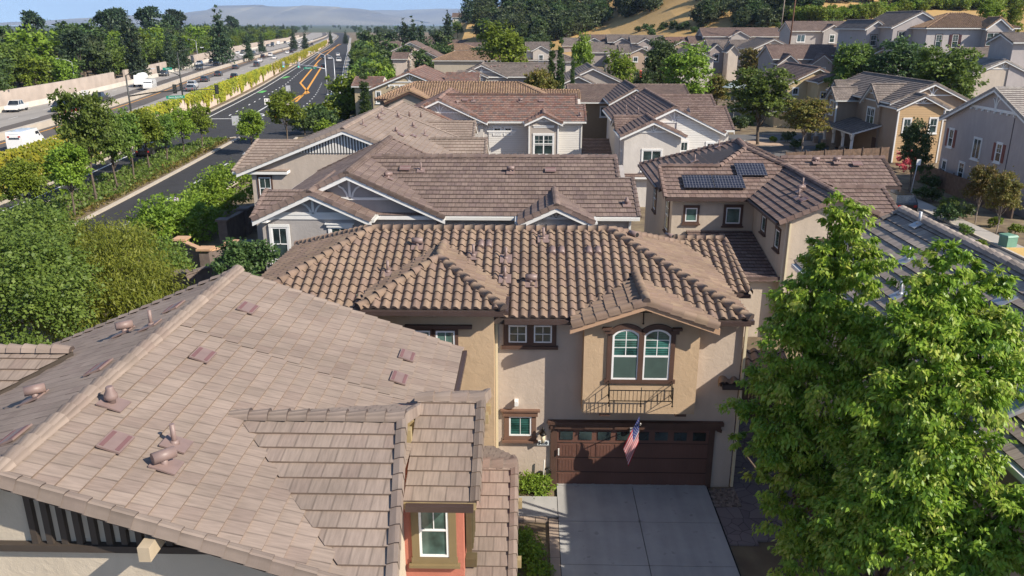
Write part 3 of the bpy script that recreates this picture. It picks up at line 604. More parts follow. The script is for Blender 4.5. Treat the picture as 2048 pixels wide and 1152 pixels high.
# iron balcony rail
q=MB(); x0,x1,yb,z0_,z1_=2.44,4.36,22.08,3.62,3.97
for z in (z0_,z1_): 
    q.tube([(x0,22.5,z),(x0,yb,z),(x1,yb,z),(x1,22.5,z)],.017,6,smooth=False)
for i in range(17): x=x0+(x1-x0)*i/16; q.tube([(x,yb,z0_),(x,yb,z1_)],.009,5)
for xx in (x0,x1):
    for i in range(1,4): y=yb+.105*i; q.tube([(xx,y,z0_),(xx,y,z1_)],.009,5)
for xx in (x0,3.4,x1): q.tube([(xx,yb,z1_+.10),(xx,yb,z0_-.14)],.015,6); q.lathe((xx,yb,z0_-.2),[(.01,0),(.035,.03),(.01,.07)],8)
q.tube([(x0,22.5,z0_-.3),(x0,yb,z0_-.02)],.012,6); q.tube([(x1,22.5,z0_-.3),(x1,yb,z0_-.02)],.012,6)
for xx in (x0,x1): q.tube([(xx,22.49,z1_+.16),(xx,22.3,z1_+.14),(xx,yb,z1_+.02)],.012,6); 
q.build('balcony_rail',BLACKM,B.e)
# small twin windows, lower window
zt=5.08
q=MB(); q.box(-.80,.84,23.08,23.14,4.97,5.09); q.box(-.86,.90,23.03,23.14,4.88,4.98); q.box(-.80,-.66,23.08,23.14,5.09,5.80); q.box(.70,.84,23.08,23.14,5.09,5.80); q.box(-.06,.14,23.075,23.14,5.09,5.80); q.box(-.86,.90,23.06,23.14,5.70,5.86); wo=q.build('window',BROWN,B.e)
for c_ in (-.36,.42):
    f=MB(); w2,h2=.28,.58
    f.box(c_-w2,c_-w2+.045,23.09,23.13,zt,zt+h2); f.box(c_+w2-.045,c_+w2,23.09,23.13,zt,zt+h2); f.box(c_-w2+.045,c_+w2-.045,23.09,23.13,zt,zt+.045); f.box(c_-w2+.045,c_+w2-.045,23.09,23.13,zt+h2-.045,zt+h2)
    f.box(c_-.01,c_+.01,23.1,23.127,zt+.045,zt+h2-.045); f.box(c_-w2+.045,c_+w2-.045,23.1,23.126,zt+h2/2-.01,zt+h2/2+.01); f.build('frame',VINYL,wo)
    g=MB(); g.box(c_-w2+.03,c_+w2-.03,23.115,23.135,zt+.03,zt+h2-.03); g.build('pane',GL,wo)
B.win('-y',-.27,23.14,1.83,.72,.70,mun=(2,1),kind='fixed',trim=mk('mid brown trim paint',(.17,.095,.065),.65,.1),glass_=GLT,tw=.15,head=True)
for px in (891,842): B.win('-y',aty(px,676,22.5).x,22.5,4.62,.58,1.08,mun=(2,2),kind='fixed',glass_=GLG,tw=.10)
q=MB(); q.box(-3.75,-1.72,22.36,22.5,5.80,5.90); q.build('window_head',BROWN,B.e)
# garage door, lintel and jambs
q=MB(); q.box(.62,6.22,22.94,23.14,2.32,2.42); q.box(.70,6.14,22.98,23.14,2.16,2.32)
for xx in (.66,6.02): q.prism([(xx,23.0,2.16),(xx+.16,23.0,2.16),(xx+.16,23.0,2.06),(xx,23.0,2.12)],(0,.14,0))
q.box(.72,.92,23.06,23.14,0,2.16); q.box(5.80,5.98,23.06,23.14,0,2.16); q.build('garage_surround',BROWN,B.e)
GD=mk('brown garage door',(.13,.062,.045),.55,.10,1.2,.15,8); q=MB(); q.box(.92,5.80,23.10,23.2,0,2.14)
n=8; pw=4.88/n
for i in range(n):
    xa=.92+pw*i+.05; xb=.92+pw*(i+1)-.05
    for k in range(4):
        za=.05+k*.535; zb=za+.44
        if k==3: continue
        q.box(xa,xb,23.085,23.10,za,zb)
        for j in range(5): xx=xa+.05+j*(xb-xa-.1)/4; q.box(xx-.012,xx+.012,23.078,23.085,za+.03,zb-.03)
for k in range(1,4): q.box(.92,5.80,23.092,23.10,k*.535-.006,k*.535+.012,1)
gdo=q.build('garage_door',[GD,DARK],B.e)
for i in range(n):
    xa=.92+pw*i+.10; g=MB(); g.box(xa,xa+pw-.2,23.075,23.0995,1.73,2.02); g.build('pane',glass('garage window glass',(.03,.045,.045)),gdo)
q=MB(); q.box(.96,1.0,22.99,23.06,1.2,1.42); q.build('door_latch',WHITE,B.e)
# downspouts, light box, vent etc.
q=MB(); q.box(-1.055,-.975,23.02,23.10,.1,5.95); q.box(-1.06,-.97,22.7,23.1,5.9,6.0); q.build('downspout',mk('cream downspout',(.60,.52,.36),.6,.05),B.e)
q=MB(); q.box(6.62,6.70,23.0,23.10,.1,5.8); q.tube([(6.62,22.64,6.0),(6.62,22.7,5.9),(6.64,23.05,5.75)],.04,8); q.build('downspout',mk('cream downspout',(.60,.52,.36),.6,.05),B.e)
q=MB(); q.box(-.46,-.33,22.98,23.14,2.95,3.14); q.box(-.45,-.34,22.93,22.98,2.97,3.12); q.build('utility_box',WHITE,B.e)
q=MB(); q.box(6.0,6.7,23.0,23.14,3.7,3.8); q.build('trim_block',BROWN,B.e)
# lantern over the house number
q=MB(); lx_,lz_=.46,1.70; q.box(lx_-.05,lx_+.05,22.99,23.14,lz_+.30,lz_+.36); q.lathe((lx_,22.93,lz_+.36),[(.02,0),(.03,.05),(.06,.09),(.03,.13),(.012,.2)],8); q.lathe((lx_,22.93,lz_+.28),[(.12,0),(.11,.03),(.05,.09)],6)
ln=q.build('wall_lantern',BLACKM,B.e); q=MB(); q.lathe((lx_,22.93,lz_),[(.055,0),(.08,.27)],6); q.build('lamp_glass',mk('frosted lamp glass',(.65,.58,.42),.4),ln)
q=MB(); q.box(.28,.66,23.09,23.138,1.50,1.66); npl=q.build('house_number_plate',mk('pale number plate',(.60,.64,.66),.5),B.e)
def text(s,loc,size,mat,parent,rot=(R_(90),0,0),name='lettering',bold=False,align='CENTER',ext=.004):
    cu=bpy.data.curves.new('t','FONT'); cu.body=s; cu.size=size; cu.align_x=align; cu.align_y='CENTER'; cu.extrude=ext; cu.resolution_u=2
    if bold: cu.offset=.004*size/.1
    o=bpy.data.objects.new('t',cu); COL.objects.link(o); bpy.context.view_layer.update(); dg=bpy.context.evaluated_depsgraph_get()
    me=bpy.data.meshes.new_from_object(o.evaluated_get(dg)); bpy.data.objects.remove(o); me.materials.clear(); me.materials.append(mat)
    n_=bpy.data.objects.new(name,me); COL.objects.link(n_); n_.location=loc; n_.rotation_euler=rot
    if parent: n_.parent=parent
    return n_
text('5410',(.47,23.085,1.58),.15,BLACKM,npl,bold=True)
# lean-to eave seen at the right corner
B.poly([(6.62,24.4,4.35),(8.3,24.4,4.35),(8.3,22.9,3.8),(6.05,22.9,3.8),(6.05,23.1,3.87)]); B.rk_((6.1,23.6,4.0),(6.0,22.85,3.8),(-1,0,0))
# vents on B
nS=(0,-sl,1)
def rb(px,py): return onroof(px,py,(0,ey,e+.06),0,sl)
B.vent(rb(835,492),'dormer',nS,rz=math.pi*.98); B.vent(rb(1062,566),'dormer',nS,rz=math.pi*.98)
for p in ((776,545),(947,512),(1012,518),(1010,558),(1087,478)): B.vent(rb(*p),'pipe',nS)
for p in ((962,490),(978,490),(1105,503),(1123,503),(1178,503),(1196,503)):
    q=MB(); c_=rb(*p)+V((0,0,.03)); q.lathe(c_-V((0,.16,.062+.02)),[(.115,0),(.115,.34)],14,axis=(0,1,sl)); q.build('tile_vent',PINKM,B.e)
B.vent(V((3.6,27.2,7.35)),'dormer',None,rz=2.2); B.vent(V((5.4,30.25,6.5)),'dormer',None,rz=2.2)
B.done()
# ================================================================ houses behind, near to far
def fin(h,wm=None): return h.done(wm)
def house_c(name,label,roofk,dy,wall,simple=False,wall2=None,lap=None,group=None):
    """gabled house seen side on: long ridge, two front gables at its left, a small one near its right"""
    C=House(name,label,roofk,wall,loc=(0,dy,0),fine=True,group=group)
    C.poly([(-9.0,36.3,6.0),(5.08,36.3,6.0),(5.08,39.4,7.27),(4.36,39.4,7.27),(4.36,41.2,8.0),(-8.4,41.2,8.0)]); C.poly([(-9.0,46.0,6.0),(5.08,46.0,6.0),(4.4,41.2,8.0),(-8.4,41.2,8.0)])
    C.ridge((-8.4,41.2,8.02),(4.38,41.2,8.02)); C.rk_((4.38,41.2,8.0),(4.38,39.4,7.27),(1,0,0)); C.rk_((5.08,39.4,7.27),(5.08,36.3,6.0),(1,0,0)); C.gutter((-3.95,36.3,6.0),(5.05,36.3,6.0),(0,-1,0))
    C.wall.prism([(4.75,36.75,0),(4.75,45.6,0),(4.75,45.6,5.9),(4.75,41.2,7.6),(4.75,36.75,5.9)],(-12.5,0,0))
    C.gab('y',-12.4,-4.4,36.55,47.5,6.0,8.05,ov=.45,ro=.42,ends=(1,1),gut=(1,0))
    C.truss('-y',-8.4,36.55,7.82,.46,d=1.05); 
    C.gab('y',-12.25,-7.6,35.65,40,6.08,7.33,ov=.4,ro=.4,ends=(1,0),gut=(0,1))
    C.truss('-y',-9.93,35.65,7.1,.47,d=.85); C.band('-y',-12.2,-7.65,35.65,5.98,.22)
    C.poly([(-12.7,35.3,6.05),(-12.0,35.3,6.05),(-10.0,37.5,6.98),(-12.6,37.5,6.98)]); C.rk_((-12.62,37.5,6.98),(-12.72,35.3,6.05),(-1,0,0))
    C.gab('y',-.16,2.5,35.4,38.5,6.05,6.85,ov=.4,ro=.4,ends=(1,0)); C.truss('-y',1.17,35.4,6.62,.45,d=.45)
    if simple!='far':
        C.win('-y',-11.55,35.6,4.05,.72,1.55,mun=(2,1),tw=.12); C.win('-y',-8.75,35.65,4.3,.85,1.3,mun=(2,1),tw=.12,head=True)
        C.win('-y',1.17,35.4,4.3,1.5,1.25,kind='pair',mun=(2,1),tw=.12,head=True); 
        C.dec.box(-4.05,-1.35,36.62,36.75,5.0,5.15); C.dec.box(-3.9,-1.5,36.66,36.75,4.85,5.0)
        q=MB(); q.box(4.62,4.72,36.62,36.72,.1,5.85); q.build('downspout',GUTW,C.e)
        q=MB(); q.box(-12.33,-12.2,35.6,35.72,.1,5.9); q.build('corner_board',TAUPE if wall2 is None else WHITE,C.e)
        q=MB(); q.box(-7.62,-7.5,35.6,35.72,.1,5.9); q.build('corner_board',mk('cream downspout',(.60,.52,.36),.6,.05),C.e)
    nS=(0,-.41,1)
    for x,y,k in ((-5.5,39.9,'pipe'),(-6.3,40.0,'flat'),(-1.0,39.8,'dormer'),(1.0,39.9,'flat'),(4.55,37.2,'turbine'),(-7.3,38.0,'pipe')):
        z=6.0+.41*(y-36.3)+.04
        if k=='flat': C.flatvent((x,y,z),nS,0)
        else: C.vent((x,y,z),k,nS,rz=math.pi*.98)
    C.vent((-6.9,38.4,7.4),'dormer',(.46,0,1),rz=math.pi*1.2)
    fin(C); return C
C=house_c('stucco_house','warm grey stucco house behind the barrel-tile roof, with white gable brackets','brown',0,(.36,.335,.325))
# ---- D: house with solar panels
D=House('stucco_house','cream stucco house with black solar panels on its mauve brown roof','mauve',(.50,.42,.34),trim=BROWN,gut=GUT,fascia=mk('dark brown fascia',(.06,.045,.04),.7))
e9=5.9
D.poly([(7.05,41.2,e9),(11.5,41.2,e9),(13.9,43.8,7.06),(12.1,45.6,7.85),(10.3,43.9,7.1),(7.05,43.9,7.1)])
D.poly([(7.05,43.5,e9),(7.1,51.8,e9),(12.4,48.4,7.87),(12.1,45.6,7.85),(10.35,43.9,7.1)]); D.poly([(7.1,51.8,e9),(12.4,48.4,7.87),(16,51.8,e9)])
D.ridge((7.05,43.9,7.12),(10.3,43.9,7.12)); D.ridge((12.15,45.65,7.88),(10.3,43.9,7.12)); D.ridge((12.1,45.6,7.9),(12.4,48.4,7.9)); D.ridge((12.4,48.4,7.9),(7.1,51.8,e9)); D.rk_((7.02,43.9,7.1),(7.02,41.2,e9),(-1,0,0))
D.gutter((7.05,41.2,e9),(11.4,41.2,e9),(0,-1,0)); D.gutter((7.05,51.8,e9),(7.05,44.2,e9),(-1,0,0))
# front gable, ridge toward the camera
D.poly([(11.35,41.0,e9),(11.35,35.85,e9),(14.05,35.85,7.1),(14.05,43.8,7.1),(13.4,43.2,6.85)]); D.poly([(16.85,35.85,e9),(16.85,42,e9),(14.05,42,7.1),(14.05,35.85,7.1)])
D.poly([(13.9,43.8,7.06),(12.1,45.6,7.85),(12.4,48.4,7.87),(17.0,48.4,5.9),(17.0,43,e9)])
D.ridge((14.05,35.8,7.12),(14.0,43.8,7.12)); D.ridge((14.0,43.8,7.1),(12.15,45.6,7.88)); D.ridge((12.35,48.4,7.9),(14.1,44.6,7.2)); D.rk_((14.05,35.85,7.1),(11.35,35.85,e9),(0,-1,0)); D.rk_((14.05,35.85,7.1),(16.85,35.85,e9),(0,-1,0)); D.gutter((11.35,35.9,e9),(11.35,41.1,e9),(-1,0,0))
D.wall.box(7.5,16,41.65,51.3,0,5.85); D.wall.prism([(11.8,36.25,0),(16.4,36.25,0),(16.4,36.25,5.9),(14.05,36.25,6.9),(11.8,36.25,5.9)],(0,8,0))
D.wall.prism([(7.5,41.65,5.8),(7.5,46,5.8),(7.5,43.9,6.85)],(3,0,0))
# right wings
D.gab('x',14.6,20.2,44.8,49.4,5.95,7.1,ov=.45,ro=.3,ends=(0,1)); D.gab('x',15.2,17.4,38.1,42.3,5.75,6.7,ov=.45,ro=.3,ends=(0,1),gut=(0,0))
D.win('-y',8.52,41.65,4.55,.62,.72,mun=None,kind='fixed',glass_=GLG,tw=.11); D.win('-y',10.72,41.65,4.45,.75,.85,mun=None,kind='fixed',glass_=GLG,tw=.13)
D.win('-x',42.95,7.5,3.75,1.0,1.7,mun=(2,2),glass_=GLT,tw=.12); D.win('-x',47.5,7.5,3.9,.9,1.3,mun=(2,2),glass_=GLG,tw=.12)
D.win('-x',39.6,11.8,4.55,.6,.75,mun=None,kind='fixed',glass_=GLG,tw=.11); D.win('-x',37.2,11.8,4.35,.6,.85,mun=None,kind='fixed',glass_=GLG,tw=.11)
D.win('-y',13.5,36.25,3.5,.7,1.4,mun=(2,2),glass_=GLG,tw=.11)
q=MB(); q.box(11.95,12.03,36.15,36.25,.1,5.8); q.build('downspout',mk('cream downspout',(.60,.52,.36),.6,.05),D.e)
# low lean-to roof in the corner
D.poly([(8.3,36.4,3.05),(11.75,36.4,3.05),(11.75,41.6,4.05),(8.3,41.6,4.05)]); D.rk_((8.3,36.35,3.05),(11.9,36.35,3.05),(0,-1,0)); D.wall.box(8.6,11.8,36.6,41.6,0,3.0)
for p in ((9.6,47.0),(8.3,46.5),(11.3,48.6)): D.vent((p[0],p[1],e9+.37*(p[0]-7.05)+.03),'pipe',(-.37,0,1))
for p in ((12.9,38.2),(13.5,39.6)): D.vent((p[0],p[1],e9+.44*(p[0]-11.35)+.03),'pipe',(-.44,0,1))
D.vent((13.2,38.9,6.75),'dormer',(-.44,0,1),rz=3.4); D.flatvent((12.9,37.4,6.6),(-.44,0,1),0)
for x in (16.4,17.6): D.vent((x,46.4,6.95),'dormer',(0,-.42,1),rz=math.pi); 
D.flatvent((18.7,46.2,6.85),(0,-.42,1),0)
fin(D)
# solar panels resting on the roof
PV,nt_,b_=newmat('solar cell blue black'); tc=N(nt_,'ShaderNodeUVMap'); 
mpv=N(nt_,'ShaderNodeMapping'); nt_.links.new(tc.outputs[0],mpv.inputs[0]); br=N(nt_,'ShaderNodeTexBrick'); br.offset=0; br.inputs['Scale'].default_value=1; br.inputs['Brick Width'].default_value=.156; br.inputs['Row Height'].default_value=.156; br.inputs['Mortar Size'].default_value=.006; br.inputs['Color1'].default_value=(.008,.010,.02,1); br.inputs['Color2'].default_value=(.012,.014,.03,1); br.inputs['Mortar'].default_value=(.22,.22,.24,1)
nt_.links.new(mpv.outputs[0],br.inputs[0]); nt_.links.new(br.outputs[0],b_.inputs['Base Color']); b_.inputs['Roughness'].default_value=.12
def panel(o,a,d,n,w,h,parent):
    q=MB(); q.fb(o+n*.10,a*w,d*h,n*.04,1); o2=o+n*.142; q.face([o2+a*.02+d*.02,o2+a*(w-.02)+d*.02,o2+a*(w-.02)+d*(h-.02),o2+a*.02+d*(h-.02)],0,[(0,0),(w-.04,0),(w-.04,h-.04),(0,h-.04)])
    for k in (.15,.8): q.fb(o+a*w*k-n*.02,a*.05,d*h,n*.13,1)
    return q.build('panel',[PV,mk('black panel frame',(.02,.02,.022),.4)],parent)
def array(lbl,px,cnt,w=1.56,h=1.0):
    gr=.444; n=V((0,-gr,1)).normalized(); d=V((0,-1,-gr)).normalized(); a=V((1,0,0)); p=onroof(px[0],px[1],(7,41.2,e9+.05),0,gr)
    t=empty('solar_array',p,0,lbl,'solar panels','solar arrays on the mauve roof')
    for i in range(cnt): panel(V((i*(w+.02),0,0)),a,d,n,w,h*1.25,t)
array('larger black solar array of two panels, lower on the mauve brown roof',(1362,354),2,1.60,.95)
array('single black solar panel block nearer the ridge of the mauve brown roof',(1466,330),1,1.62,.95)
# ---- E: right foreground pale flat-tile roof behind the big trees
E_=House('stucco_house','cream stucco house at the right edge under a taupe roof behind the maples','slate',(.50,.44,.36),gut=GUTW)
k_e=.91; sx=lambda v:v*k_e; szz=lambda z:14.5-(14.5-z)*k_e
eX,rX,wX=sx(10.05),sx(13.75),sx(17.5); eZ,rZ=szz(5.9),szz(7.95); n0,n1=6.9,sx(29.3); gE=(rZ-eZ)/(rX-eX)
E_.poly([(eX,n1,eZ),(rX,n1,rZ),(rX,n0,rZ),(eX,n0,eZ)]); E_.poly([(wX,n1,eZ),(rX,n1,rZ),(rX,n0,rZ),(wX,n0,eZ)])
E_.ridge((rX,n0,rZ+.02),(rX,n1,rZ+.02)); E_.rk_((rX,n1,rZ),(eX,n1,eZ),(0,1,0)); E_.rk_((rX,n1,rZ),(wX,n1,eZ),(0,1,0)); E_.gutter((eX,n0,eZ),(eX,n1,eZ),(-1,0,0))
E_.wall.prism([(eX+.45,n0+.4,0),(wX-.45,n0+.4,0),(wX-.45,n0+.4,eZ),(rX,n0+.4,rZ-.25),(eX+.45,n0+.4,eZ)],(0,n1-n0-.8,0))
nE=(-gE,0,1)
def re(px,py): return onroof(px,py,(eX,20,eZ+.05),gE,0)
for p in ((1838,448),(1800,590),(1815,520),(2012,600)): 
    c=re(*p); v=E_.vent(c,'pipe',nE); v.data.materials[0]=GREYM
for p in ((2030,812),):
    q=MB(); c=re(*p)+V((0,0,.06)); a=V((0,1,0)); d=V((-1,0,-gE)).normalized(); n=V((-gE,0,1)).normalized(); q.fb(c-a*.35-d*.4,a*.7,d*.8,n*.08); s_=q.build('skylight',GREYM,E_.e); q=MB(); q.fb(c-a*.28-d*.33+n*.08,a*.56,d*.66,n*.015); q.build('pane',GLG,s_)
fin(E_)
# ---- F: grey gable with dark vertical battens, beyond C to the left
F_=House('stucco_house','beige stucco house at the left with dark battens in its wide front gable','tan',(.47,.40,.345),fine=True)
F_.gab('y',-17.3,-5.4,48.95,61.3,5.85,8.5,ov=.8,ro=.4,ends=(1,1),z0=0)
for i in range(40):
    x=-15.0+i*.18; zt=8.28-.40*abs(x+11.35)-.0
    if zt>7.05: F_.dec.box(x,x+.085,48.88,48.945,6.98,zt)
q=MB(); q.prism([(-14.7,48.9,7.0),(-8.0,48.9,7.0),(-11.35,48.9,8.3)],(0,.045,0)); q.build('gable_recess',mk('dark grey gable board',(.11,.105,.105),.8),F_.e)
F_.poly([(-18.4,48.7,5.85),(-15,48.7,5.85),(-13,52.5,7.3),(-17.9,52.5,7.3)]); F_.rk_((-17.9,52.5,7.3),(-18.4,48.7,5.85),(-1,0,0)); 
F_.win('-y',-16.5,48.95,4.1,.75,1.35,mun=(2,1),trim=BROWN); F_.win('-y',-16.4,48.95,.9,.75,1.6,mun=(2,1),trim=BROWN)
for k,(x,y) in enumerate(((-9.8,60),(-7.5,57),(-9,54),(-10.8,52),(-10.6,56.5),(-10.8,59),(-8.5,58.5))): F_.vent((x,y,8.5-.39*(x+11.35)+.03),('turbine','pipe')[k%2],(.39,0,1))
F_.flatvent((-8.6,53.5,7.45),(.39,0,1),0); F_.flatvent((-8.0,55,7.2),(.39,0,1),0)
# step-down extensions on its right
F_.gab('x',-7,-3.4,54.0,58.2,5.6,6.9,ends=(0,1),gut=(1,0)); F_.gab('x',-6.5,-2.2,48.6,52.4,5.0,6.1,ends=(0,1),gut=(1,0)); F_.win('-y',-2.9,48.6,3.6,.5,.9,mun=(1,1))
fin(F_)
# second of the same row, roof further back with a brown gable
F2=House('stucco_house','brown stucco house behind the batten gable, its plain brown gable facing the camera','tan',(.30,.235,.19),fine=True)
F2.gab('y',-15.5,-7.6,62.3,72.5,6.0,7.9,ov=.5,ends=(1,1)); F2.gab('x',-9,-5.0,66,70,5.6,6.7,ends=(0,1)); fin(F2)
q=MB(); [q.lathe((-11.4+i*.7,63+i*1.9,7.75-.35*abs(i*.7)),[(.1,0),(.06,.35),(.08,.4)],8) for i in range(4)]; q.build('roof_vent',PINKM,F2.e)
# ---- G: pink-red roof, same plan as C
G=house_c('lap_sided_house','white lap-sided house with a mottled pink-red tile roof and small bracketed gables','red',38.1,(.50,.47,.44))
q=MB(); q.box(-.1,2.44,35.34,35.4,.1,6.0); q.build('siding',siding('taupe fine siding',(.36,.315,.28),.12),G.e)
q=MB(); q.box(-3.9,-.12,36.70,36.75,.1,5.9); q.box(2.52,4.7,36.70,36.75,.1,5.9); q.build('siding',siding('white lap siding',(.60,.58,.55),.2),G.e)
G.trim=WHITE; G.win('-y',-3.1,36.70,4.75,.62,.62,mun=(1,1),kind='fixed',sill=False,tw=.08); G.win('-y',-2.1,36.70,4.75,.62,.62,mun=(1,1),kind='fixed',sill=False,tw=.08); G.win('-y',1.17,35.34,3.15,1.7,1.75,kind='pair',mun=(2,2),tw=.13)
q=MB(); q.box(-.2,-.08,35.28,35.4,.1,6.1); q.build('corner_board',WHITE,G.e); q=MB(); q.box(2.42,2.54,35.28,35.4,.1,6.1); q.build('corner_board',WHITE,G.e)
# ---- H: white lap siding house with twin gables
H_=House('lap_sided_house','white lap-sided house with two stepped gables, right of the pink-red roof','mauve',(.58,.54,.50),fine=True)
H_.gab('y',8.05,15.9,68.3,86,5.9,8.0,ov=.4,ro=.4); H_.truss('-y',11.97,68.3,7.8,.49,d=1.1); H_.gab('y',7.6,12.2,65.7,70,5.9,7.15,ov=.4,ro=.4,ends=(1,0)); H_.truss('-y',9.9,65.7,6.95,.47,d=.75)
H_.gab('x',14,16.9,69.4,76.3,5.95,7.5,ends=(0,1)); H_.gab('x',13,18.0,80,88,6.0,7.6,ends=(0,1)); H_.gab('x',7.55,10,69.0,72.6,5.9,6.9,ends=(1,0))
q=MB(); q.prism([(12.22,68.22,.1),(15.86,68.22,.1),(15.86,68.22,5.85),(12.22,68.22,7.4)],(0,.05,0)); q.build('siding',siding('white lap siding',(.60,.58,.55),.2),H_.e)
H_.win('-y',12.95,68.22,4.3,.6,.75,mun=(1,1),kind='fixed'); H_.win('-y',15.15,68.22,4.2,.6,.75,mun=(1,1),kind='fixed'); H_.win('-y',9.9,65.7,3.1,1.5,1.6,kind='slide',mun=(2,2)); H_.poly([(6.9,65.2,2.6),(12.5,65.2,2.6),(12.5,66.6,3.1),(6.9,66.6,3.1)])
H_.win('-x',70.5,8.05,2.8,1.0,1.8,mun=(1,1),shut=BROWN); H_.win('-x',67.2,7.6,2.8,.7,1.6,mun=(1,1))
for x,y in ((8.9,76),(9.7,74),(9.2,79),(10.4,82),(9.0,71.5)): H_.vent((x,y,5.9+.49*(x-7.65)+.04),'pipe',(-.49,0,1))
fin(H_)
# ---- I: brown wall house between
I=House('stucco_house','dark tan house with a plain brown roof, right behind the pink-red roof','brown',(.30,.215,.135),fine=False)
I.gab('x',4.9,19,98.5,110.5,5.6,7.2,ov=.5,ends=(1,1)); I.win('-y',8.9,98.5,3.9,1.0,1.1,mun=None,kind='fixed'); I.gab('x',4.9,8.5,80,86,2.3,3.2,ends=(1,1)); I.gab('y',9.2,14.5,93,104,6.0,7.7,ends=(1,1),ov=.4); fin(I)
# generic houses from their eave lines in the photograph
def fgab(h,pl,pr,ze,dep,sl=.45,win=None,z0=0,ro=.4,truss=True,ends=(1,1),gut=(1,1)):
    """front gable; pl/pr eave pixels of the rake ends, ze their height"""
    a,b=atz(*pl,ze),atz(*pr,ze); Y=(a.y+b.y)/2; a=aty(*pl,Y); b=aty(*pr,Y); ze=(a.z+b.z)/2; ov=.4
    h.gab('y',a.x+ov,b.x-ov,Y+ro,Y+dep,ze,ze+sl*(b.x-a.x)/2,ov=ov,ro=ro,z0=z0,ends=ends,gut=gut)
    if truss: h.truss('-y',(a.x+b.x)/2,Y+ro,ze+sl*(b.x-a.x)/2-.22,sl,d=.3*(b.x-a.x)/2*sl*1.3)
    return a.x,b.x,Y+ro,ze
def sgab(h,pl,pr,ze,dep,sl=.42,z0=0,ends=(1,1),gut=(1,1)):
    a,b=atz(*pl,ze),atz(*pr,ze); Y=(a.y+b.y)/2
    h.gab('x',a.x+.3,b.x-.3,Y+.45,Y-.45+dep,ze,ze+sl*dep/2,ov=.45,ro=.3,z0=z0,ends=ends,gut=gut); return a.x,b.x,Y+.45,ze
def HS(name,label,k,wall,**kw): return House(name,label,k,wall,fine=False,**kw)
# ---- S2 and further rows
def house_b(label,roofk,dy,wall,dx=0):
    b=House('stucco_house',label,roofk,wall,loc=(dx,dy,0),fine=False,trim=BROWN,gut=GUT)
    b.hip(-9.3,6.2,23.1,30.8,6.07,sl=.385,ov=.45); b.hip(-4.7,-1.1,22.5,27,6.5,sl=.4,ov=.4); b.gab('x',4,8,27.4,32,5.5,6.6,ends=(0,1)); return fin(b)
h=HS('stucco_house','olive brown barrel-tile house behind the pink-red roof','barrel2',(.34,.29,.24),trim=BROWN,gut=GUT); h.hip(-17.8,2.2,96.0,103.6,6.1,sl=.385); h.gab('x',1,5.6,99,104,5.6,6.7,ends=(0,1)); h.gab('y',-16.5,-11.5,94.5,98,5.9,7.2,ends=(1,0)); fin(h)
R2=house_c('stucco_house','long grey-brown roofed house behind the second barrel-tile roof','grey',103.5,(.33,.31,.30))
# left column going away along the frontage road
h=HS('stucco_house','beige gabled house with a pinkish roof, small brackets under its gable string','red',(.42,.345,.235)); x0,x1,yy,ze=fgab(h,(738,178),(900,176),5.9,17,sl=.40,truss=False); xm=(x0+x1)/2; h.truss('-y',xm,yy,ze+.40*(x1-x0)/2-.22,.40,d=1.2); h.band('-y',x0+2.6,x1-2.6,yy,ze+.35,.16)
for i in range(7): h.dec.box(x0+2.7+i*.75,x0+2.85+i*.75,yy-.2,yy-.04,ze+.18,ze+.34)
h.gab('x',x1-1.5,x1+3.2,yy+6,yy+12,6,7.5,ends=(0,1)); h.gab('x',x0-3,x0+1,yy+4,yy+10,5.9,7.0,ends=(1,0)); h.win('-y',x0+1.2,yy,3.9,.6,1.5,mun=(1,1)); fin(h)
q=MB(); 
for i in range(2): q.fb((x0*.5+x1*.5+.9+i*.9,yy+8+i*2.2,ze+1.45-i*.36),(.8,0,-.34),(0,4,0),(.02,0,.05))
h2=empty('solar_array',(0,0,0),0,'black solar panels on the far pinkish roof','solar panels'); q.build('panel',mk('black panel glass',(.012,.013,.02),.15),h2)
h=HS('stucco_house','cream gabled house by the frontage road hedge, plain pale gable wall','mauve',(.52,.44,.38)); x0,x1,yy,ze=fgab(h,(803,117),(880,113),6,16,truss=False); h.win('-y',x0+1.9,yy,3.9,.9,1.4,mun=(1,1)); sgab(h,(782,118),(815,118),5.9,7); fin(h)
h=HS('stucco_house','cream gabled house with white gable brackets, second along the hedge','brown',(.52,.44,.38)); x0,x1,yy,ze=fgab(h,(782,103),(858,100),6,16); h.win('-y',x0+1.5,yy,3.9,.8,1.4,mun=(1,1),shut=mk('red brown shutter paint',(.20,.06,.045),.7)); fin(h)
h=HS('stucco_house','cream gabled house third along the hedge, farthest from the camera','brown',(.52,.43,.33)); x0,x1,yy,ze=fgab(h,(757,86),(815,84),6,18); h.win('-y',x0+1.5,yy,3.9,.9,1.4,mun=(1,1)); sgab(h,(790,84),(858,84),6,9); fin(h)
h=HS('stucco_house','barrel-tile roofed house in the middle distance left of the bright tree','barrel2',(.40,.35,.28)); a,b=atz(868,121,6),atz(1012,121,6); h.hip(a.x,b.x,a.y,a.y+9.5,6,sl=.38); h.gab('x',b.x-3,b.x+4.3,a.y+2,a.y+7,5.6,6.6,ends=(0,1)); fin(h)
h=HS('stucco_house','farther barrel-tile roofed house behind another barrel-tile roof','barrel2',(.40,.35,.28)); a,b=atz(872,101,6),atz(955,101,6); h.hip(a.x,b.x,a.y,a.y+10,6,sl=.38); fin(h)
